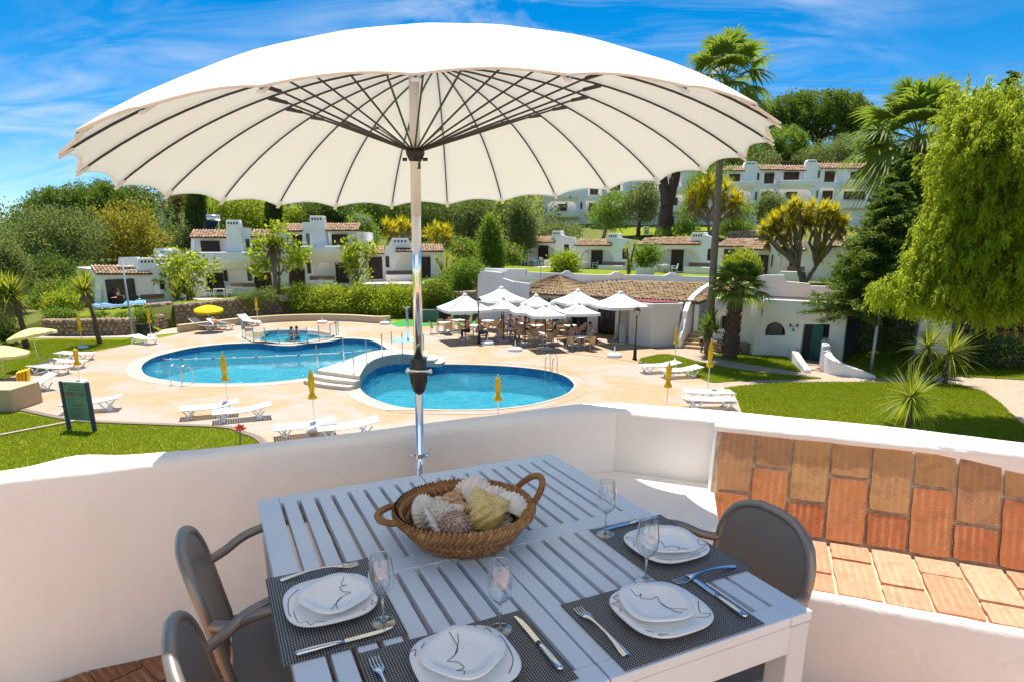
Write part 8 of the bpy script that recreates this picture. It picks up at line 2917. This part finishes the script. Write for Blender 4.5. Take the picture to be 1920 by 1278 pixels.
# --- right side
tree('olive_tree', 'olive tree in front of the apartment block, left of the forked trunk', 77, 1130, [(1128, 398, 22, 20), (1150, 385, 24, 22), (1140, 412, 26, 14), (1165, 405, 18, 16)], 'leaf_green', 6500, 3.4, .2, 'bark_grey', bump=.3)
tree('olive_tree', 'taller dark olive tree next to the forked trunk', 76, 1195, [(1195, 372, 20, 20), (1213, 368, 18, 22), (1200, 398, 24, 18), (1216, 395, 16, 18)], 'leaf_olive', 7000, 3.4, .25, 'bark_dark', bump=.3)
# big forked pine trunk, crown hidden behind the parasol
f = dpt(1240, 73, 0); f.z = gz(f.x, f.y)
t = thing('tall_pine', 'big forked pine trunk disappearing behind the parasol', 'tree', f)
mb = MB()
def rel(px, py, dd_=0):
	return atd(px, py, 73 + dd_) - f
limb(mb, (0, 0, -.4), rel(1250, 388), .95, .72, .02)
limb(mb, rel(1250, 392), rel(1243, 335), .62, .5, .02)
limb(mb, rel(1250, 392), rel(1266, 335), .62, .5, .02)
limb(mb, rel(1243, 336), rel(1236, 250), .5, .3, .03)
limb(mb, rel(1266, 336), rel(1278, 255), .5, .3, .03)
mb.build('trunk', M_['bark_dark'], t, smooth=True)
foliage('crown', 'leaf_pine', t, [(*rel(1240, 225), 4.0, 3.5, 1.8), (*rel(1280, 232), 3.5, 3.0, 1.6), (*rel(1200, 235), 3.0, 3.0, 1.5)], 7000, .22)
yucca('yucca', 'big yellow yucca tree before the apartment block, left of the tall palm', 70, 1330, [(1300, 365), (1315, 355), (1330, 350), (1345, 362), (1360, 358), (1375, 372), (1385, 385), (1295, 380), (1320, 375), (1340, 378), (1358, 382), (1308, 390), (1372, 392)], 25, n_=110, trunk_r=.16, trunks=2)
tree('broadleaf_tree', 'light green tree behind the yellow yucca tree', 80, 1340, [(1310, 350, 22, 22), (1340, 335, 22, 20), (1300, 400, 20, 22), (1385, 400, 18, 18)], 'leaf_green', 8000, 3.4, .2, bump=.3)
tree('broadleaf_tree', 'small loose tree before the apartment block balconies', 72, 1445, [(1440, 375, 16, 12), (1455, 385, 18, 14), (1432, 392, 14, 12), (1462, 398, 14, 12)], 'leaf_olive', 4500, 3.4, .12, bump=.35, shell=.4)
shrub('slope_shrub', 'green shrubs on the slope under the yellow yucca tree', 71, 1290, [(1285, 430, 18, 10), (1370, 428, 20, 10), (1400, 430, 16, 10), (1245, 442, 16, 7)], 'leaf_green', 6000)
stone_wall('reddish stone wall on the slope before the apartment block', [dpt(1365, 69, 5.6), dpt(1400, 68.5, 5.7), dpt(1440, 68, 5.7)], 1.5, .4)
fan_palm('washingtonia_palm', 'very tall slender fan palm rising beside the parasol', 34.5, 1343, 640, 1358, 150, 96, 32, .17, 60, foot_z=.3, lo=-1.0, bark='bark_grey')
fan_palm('young_fan_palm', 'short fan palm with shaggy trunk in the stone planter', 33.2, 1387, 645, 1382, 540, 66, 30, .30, 0, foot_z=.3, lo=-.35, bark='boots', blades_=26)
yucca('agave_clump', 'spiky agave clump in the planter beside the stairs', 34.0, 1330, [(1325, 610), (1335, 600), (1340, 622), (1322, 628)], 26, 'leaf_palm', 70, .05, foot_z=.4, skirt=False, wid=.09, cat='shrub')
yucca('small_yucca', 'small yucca with two heads before the third row villa', 52, 1183, [(1190, 462), (1176, 468), (1184, 492), (1180, 500)], 15, 'leaf_sword', 70, .12, 'bark_brown')
pp_ = dpt(1212, 54.5, 0); pp_.z = gz(pp_.x, pp_.y)
pt = thing('planter', 'white round planter with a green shrub before the third row villa', 'planter', pp_)
MB().lathe([(.75, -.2), (.80, .75), (.72, .75), (.70, .6), (.01, .6)], 16).build('pot', M_['plaster_far'], pt, smooth=False)
foliage('foliage', 'leaf_green', pt, [(0, 0, 1.5, .8, .7, .7), (.5, 0, 1.9, .5, .5, .5), (-.4, 0, 1.8, .4, .4, .5)], 3500, .17)
shrub('lawn_shrub', 'loose shrub on the lawn edge before the second row villa', 60, 1062, [(1050, 492, 16, 12), (1068, 490, 16, 14), (1060, 500, 20, 8)], 'leaf_lime', 5500)
shrub('lawn_shrub', 'green shrub behind the head of the short fan palm', 50, 1390, [(1375, 495, 16, 12), (1395, 488, 18, 14), (1408, 500, 14, 10)], 'leaf_lime', 5500)
yucca('yucca', 'large forked yucca tree with yellow heads at the last row villa', 45, 1515, [(1432, 432), (1448, 417), (1465, 407), (1482, 402), (1500, 397), (1520, 394), (1538, 402), (1555, 410), (1570, 417), (1440, 450), (1460, 437), (1480, 427), (1505, 422), (1530, 424), (1552, 432), (1575, 434), (1535, 472), (1490, 417), (1545, 394), (1470, 457), (1490, 387), (1515, 410), (1563, 400), (1450, 424), (1583, 422)], 23, n_=170, trunk_r=.16, trunks=3)
# umbrella pine on the hill
tree('umbrella_pine', 'broad umbrella pine on the hilltop against the sky', 132, 1520, [(1440, 225, 36, 20), (1480, 205, 44, 20), (1530, 198, 52, 18), (1580, 208, 40, 22), (1610, 225, 24, 26), (1500, 226, 54, 18), (1570, 240, 48, 24), (1425, 232, 30, 16), (1550, 225, 60, 22), (1460, 235, 40, 20), (1600, 255, 26, 26)], 'leaf_pine', 70000, 3.0, .8, 'bark_dark', per=48, bump=.18, lower=.5, sig=3.6, shell=.8)
tree('round_pine', 'rounded light pine below the umbrella pine', 118, 1472, [(1472, 270, 36, 26), (1455, 288, 26, 18), (1490, 290, 28, 16)], 'leaf_green', 24000, 3.0, .4, per=36, sig=3.2, shell=.8, bump=.15)
tree('hill_tree', 'bushy trees on the slope behind the apartment roof', 112, 1560, [(1550, 285, 34, 16), (1595, 280, 30, 20), (1430, 300, 26, 12), (1520, 298, 30, 10), (1620, 290, 26, 18)], 'leaf_olive', 12000, 3.2, .3)
tree('hill_tree', 'dark trees on the slope behind the tall palm', 116, 1400, [(1390, 290, 26, 16), (1420, 285, 24, 18), (1350, 300, 24, 14), (1310, 305, 26, 14)], 'leaf_dark', 9000, 3.2, .3)
tree('hill_tree', 'trees on the slope between washingtonia and pine', 100, 1645, [(1640, 270, 30, 30), (1670, 300, 34, 34), (1640, 330, 30, 40), (1700, 340, 34, 40)], 'leaf_dark', 12000, 3.4, .4)
fan_palm('large_fan_palm', 'large fan palm against the sky behind the willowy tree', 36, 1722, 640, 1722, 262, 130, 40, .32, 60, foot_z=2.5, lo=-.7, blades_=26)
# dark conifer
def conifer(label, d, px, top, bot, r_px, n_br, mt, size_px, lean_px=0, foot_z=None, per=90):
	sc = FOC / d
	f = dpt(px, d, 0); f.z = gz(f.x, f.y) if foot_z is None else foot_z
	t = thing('conifer', label, 'tree', f)
	zt_, zb_ = (atd(px, top, d) - f).z, (atd(px, bot, d) - f).z
	mb = MB().tube([(0, 0, -.3), (lean_px / sc * .5, 0, zt_ * .5), (lean_px / sc, 0, zt_ - .2)], [.30, .2, .04], 10)
	V = []
	for k in range(n_br):
		q = (k + random.random()) / n_br
		z = zb_ + (zt_ - zb_) * q
		rad = r_px / sc * (1 - q) ** .75 * random.uniform(.65, 1.1) + .25
		a = random.uniform(0, 2 * PI)
		dv = Vector((math.cos(a), math.sin(a), 0))
		x0 = lean_px / sc * q
		tip = Vector((x0, 0, z)) + dv * rad + Vector((0, 0, rad * random.uniform(-.25, .22)))
		mb.tube([Vector((x0, 0, z)), (Vector((x0, 0, z)) + tip) / 2 + Vector((0, 0, .08)), tip], [.05, .03, .012], 5)
		m = int(per * (.5 + rad / (r_px / sc)))
		u = RNG.random(m) ** .7
		p0 = np.array([x0, 0, z]); p1 = np.array(tip)
		c = p0 + (p1 - p0) * u[:, None] + RNG.normal(size=(m, 3)) * np.array([.22, .22, .12]) * (.4 + .8 * (1 - u))[:, None] * min(1.2, rad * .7)
		al = np.repeat(np.array([[dv.x, dv.y, .15]]), m, 0)
		V.append(leaf_quads(c, size_px / sc, .35, al, .75))
	mb.build('trunk', M_['bark_dark'], t, smooth=True)
	quads_obj('crown', V, mt, t)
	return t
conifer('dark layered conifer beside the willowy tree', 31, 1655, 345, 585, 108, 330, 'leaf_pine', 6.0, 14, 2.0, 190)
conifer('second dark conifer with drooping boughs over the washroom roof', 33, 1690, 285, 580, 112, 330, 'leaf_pine', 6.0, -10, 2.0, 190)
conifer('thin dark conifer top poking into the sky', 42, 1840, 135, 420, 60, 160, 'leaf_pine', 5.0, 0, 3.0, 140)
# willowy tree with hanging sprays
def willow(label, d, px, blobs_px, n_strand, foot_z):
	sc = FOC / d
	f = dpt(px, d, foot_z)
	t = thing('willowy_tree', label, 'tree', f)
	bl = []
	for q in blobs_px:
		off = q[4] if len(q) > 4 else 0
		c = atd(q[0], q[1], d + off) - f
		bl.append((c.x, c.y, c.z, q[2] / sc, q[2] / sc * .9, q[3] / sc))
	mb = MB()
	mid = Vector((-.3, 0, 2.6))
	limb(mb, (0, 0, -.4), mid, .38, .28, .05)
	for b_ in bl:
		limb(mb, mid, (b_[0], b_[1], b_[2] + b_[5] * .3), .15, .03, .09)
	mb.build('trunk', M_['bark_brown'], t, smooth=True)
	V = []
	c, dd_ = blob_points(bl, n_strand // 7, .40, .32, .25)
	c = np.repeat(c, 7, 0); dd_ = unit(np.repeat(dd_, 7, 0) + RNG.normal(size=(len(c), 3)) * .35)
	c = c + RNG.normal(size=c.shape) * .16
	n_strand = len(c)
	m = 24
	tone = RNG.random(n_strand)
	out_ = dd_.copy(); out_[:, 2] = 0
	out_ = out_ * (.4 + .5 * RNG.random((n_strand, 1)))
	Ls = .35 + .65 * RNG.random(n_strand)
	for k in range(m):
		u = (k + .5) / m
		p = c + out_ * (Ls * (u - .5 * u * u))[:, None] * .9
		p[:, 2] += Ls * (.12 * u - .62 * u * u)
		p = p + RNG.normal(size=p.shape) * .035
		tang = out_ * (1 - u) * .9
		tang[:, 2] += .12 - 1.25 * u
		sg = np.cross(tang, RNG.normal(size=tang.shape)); sg = unit(sg)
		al = unit(tang) * 1.1 + sg * .8
		al[:, 2] -= .35
		V.append(leaf_quads(p + unit(al) * .04, .135, .24, al, .25))
	quads_obj('crown', V, 'leaf_willow', t)
	return t
willow('large lime green willowy tree filling the picture edge', 21.5, 2060, [(1880, 260, 110, 90), (1850, 330, 80, 80), (1910, 400, 120, 100), (1815, 430, 72, 66), (1850, 500, 100, 80), (1762, 530, 66, 52), (1685, 556, 46, 34), (1900, 545, 90, 60), (1790, 560, 80, 46), (1960, 330, 110, 120), (1755, 490, 50, 42), (1840, 590, 90, 36), (1820, 385, 54, 60), (1830, 225, 50, 40)], 10000, .0)
# spiky plants on the big lawn
def cordyline(label, px, py, head, r_px, n_, d=None):
	p = at(px, py)
	sc = FOC / p.y
	t = thing('cordyline', label, 'plant', p, 0, 'spiky plants on the big lawn')
	h = atd(head[0], head[1], p.y) - p
	MB().tube([(0, 0, -.1), (h.x * .4, 0, h.z * .5), tuple(h)], [.10, .07, .06], 8).build('stem', M_['bark_brown'], t, smooth=True)
	V, F = rosette(tuple(h), n_, r_px / sc, .045, -.75, 1.5, .30)
	mesh_np('leaves', V, F, 'leaf_sword', t)
cordyline('spiky cordyline rosette nearest the parapet on the big lawn', 1702, 830, (1708, 745), 68, 190)
cordyline('spiky cordyline with thick trunk in front of the notice board', 1748, 716, (1740, 650), 50, 150)
cordyline('tall spiky cordyline at the path side of the notice board', 1772, 718, (1782, 662), 58, 160)
shrub('added_shade_shrub', 'dark foliage added over the stone wall for the shade under the willowy tree', 30.8, 1760, [(1690, 640, 40, 20), (1810, 655, 60, 22), (1900, 665, 60, 22), (1960, 660, 50, 26), (1860, 640, 50, 24), (1640, 630, 26, 16)], 'leaf_dark', 12000, 4.5, foot_z=0)  # dark shrubs added in front so the wall looks deeply shaded
tree('backdrop_tree', 'dark trees closing the view behind the willowy tree', 44, 1850, [(1760, 420, 110, 120), (1880, 380, 120, 150), (1990, 420, 110, 160), (1680, 470, 70, 90)], 'leaf_dark', 22000, 5.0, .4, foot_z=3.0)
# the band of wood that closes the valley behind the villas (one mass, no single trunk to be told)
mass = []
for k in range(46):
	px = -60 + k * 36
	d = 112 + 14 * math.sin(k * 2.1)
	p = dpt(px, d, 0); z = gz(p.x, p.y)
	if 1330 < px < 1660:
		continue
	mass.append((p.x, p.y, z + 2.2, 5.0, 4.0, 3.4))
	if px < 1000:
		p2 = dpt(px + 15, 92 + 8 * math.sin(k * 1.7), 0)
		mass.append((p2.x, p2.y, gz(p2.x, p2.y) + 1.8, 4.0, 3.5, 2.6))
wood = foliage('far_woodland', 'leaf_dark', None, mass, 60000, .42, .6, 14, .7)
wood['kind'] = 'stuff'
tag(wood, 'dark wooded slope closing the valley behind the villas', 'woodland')
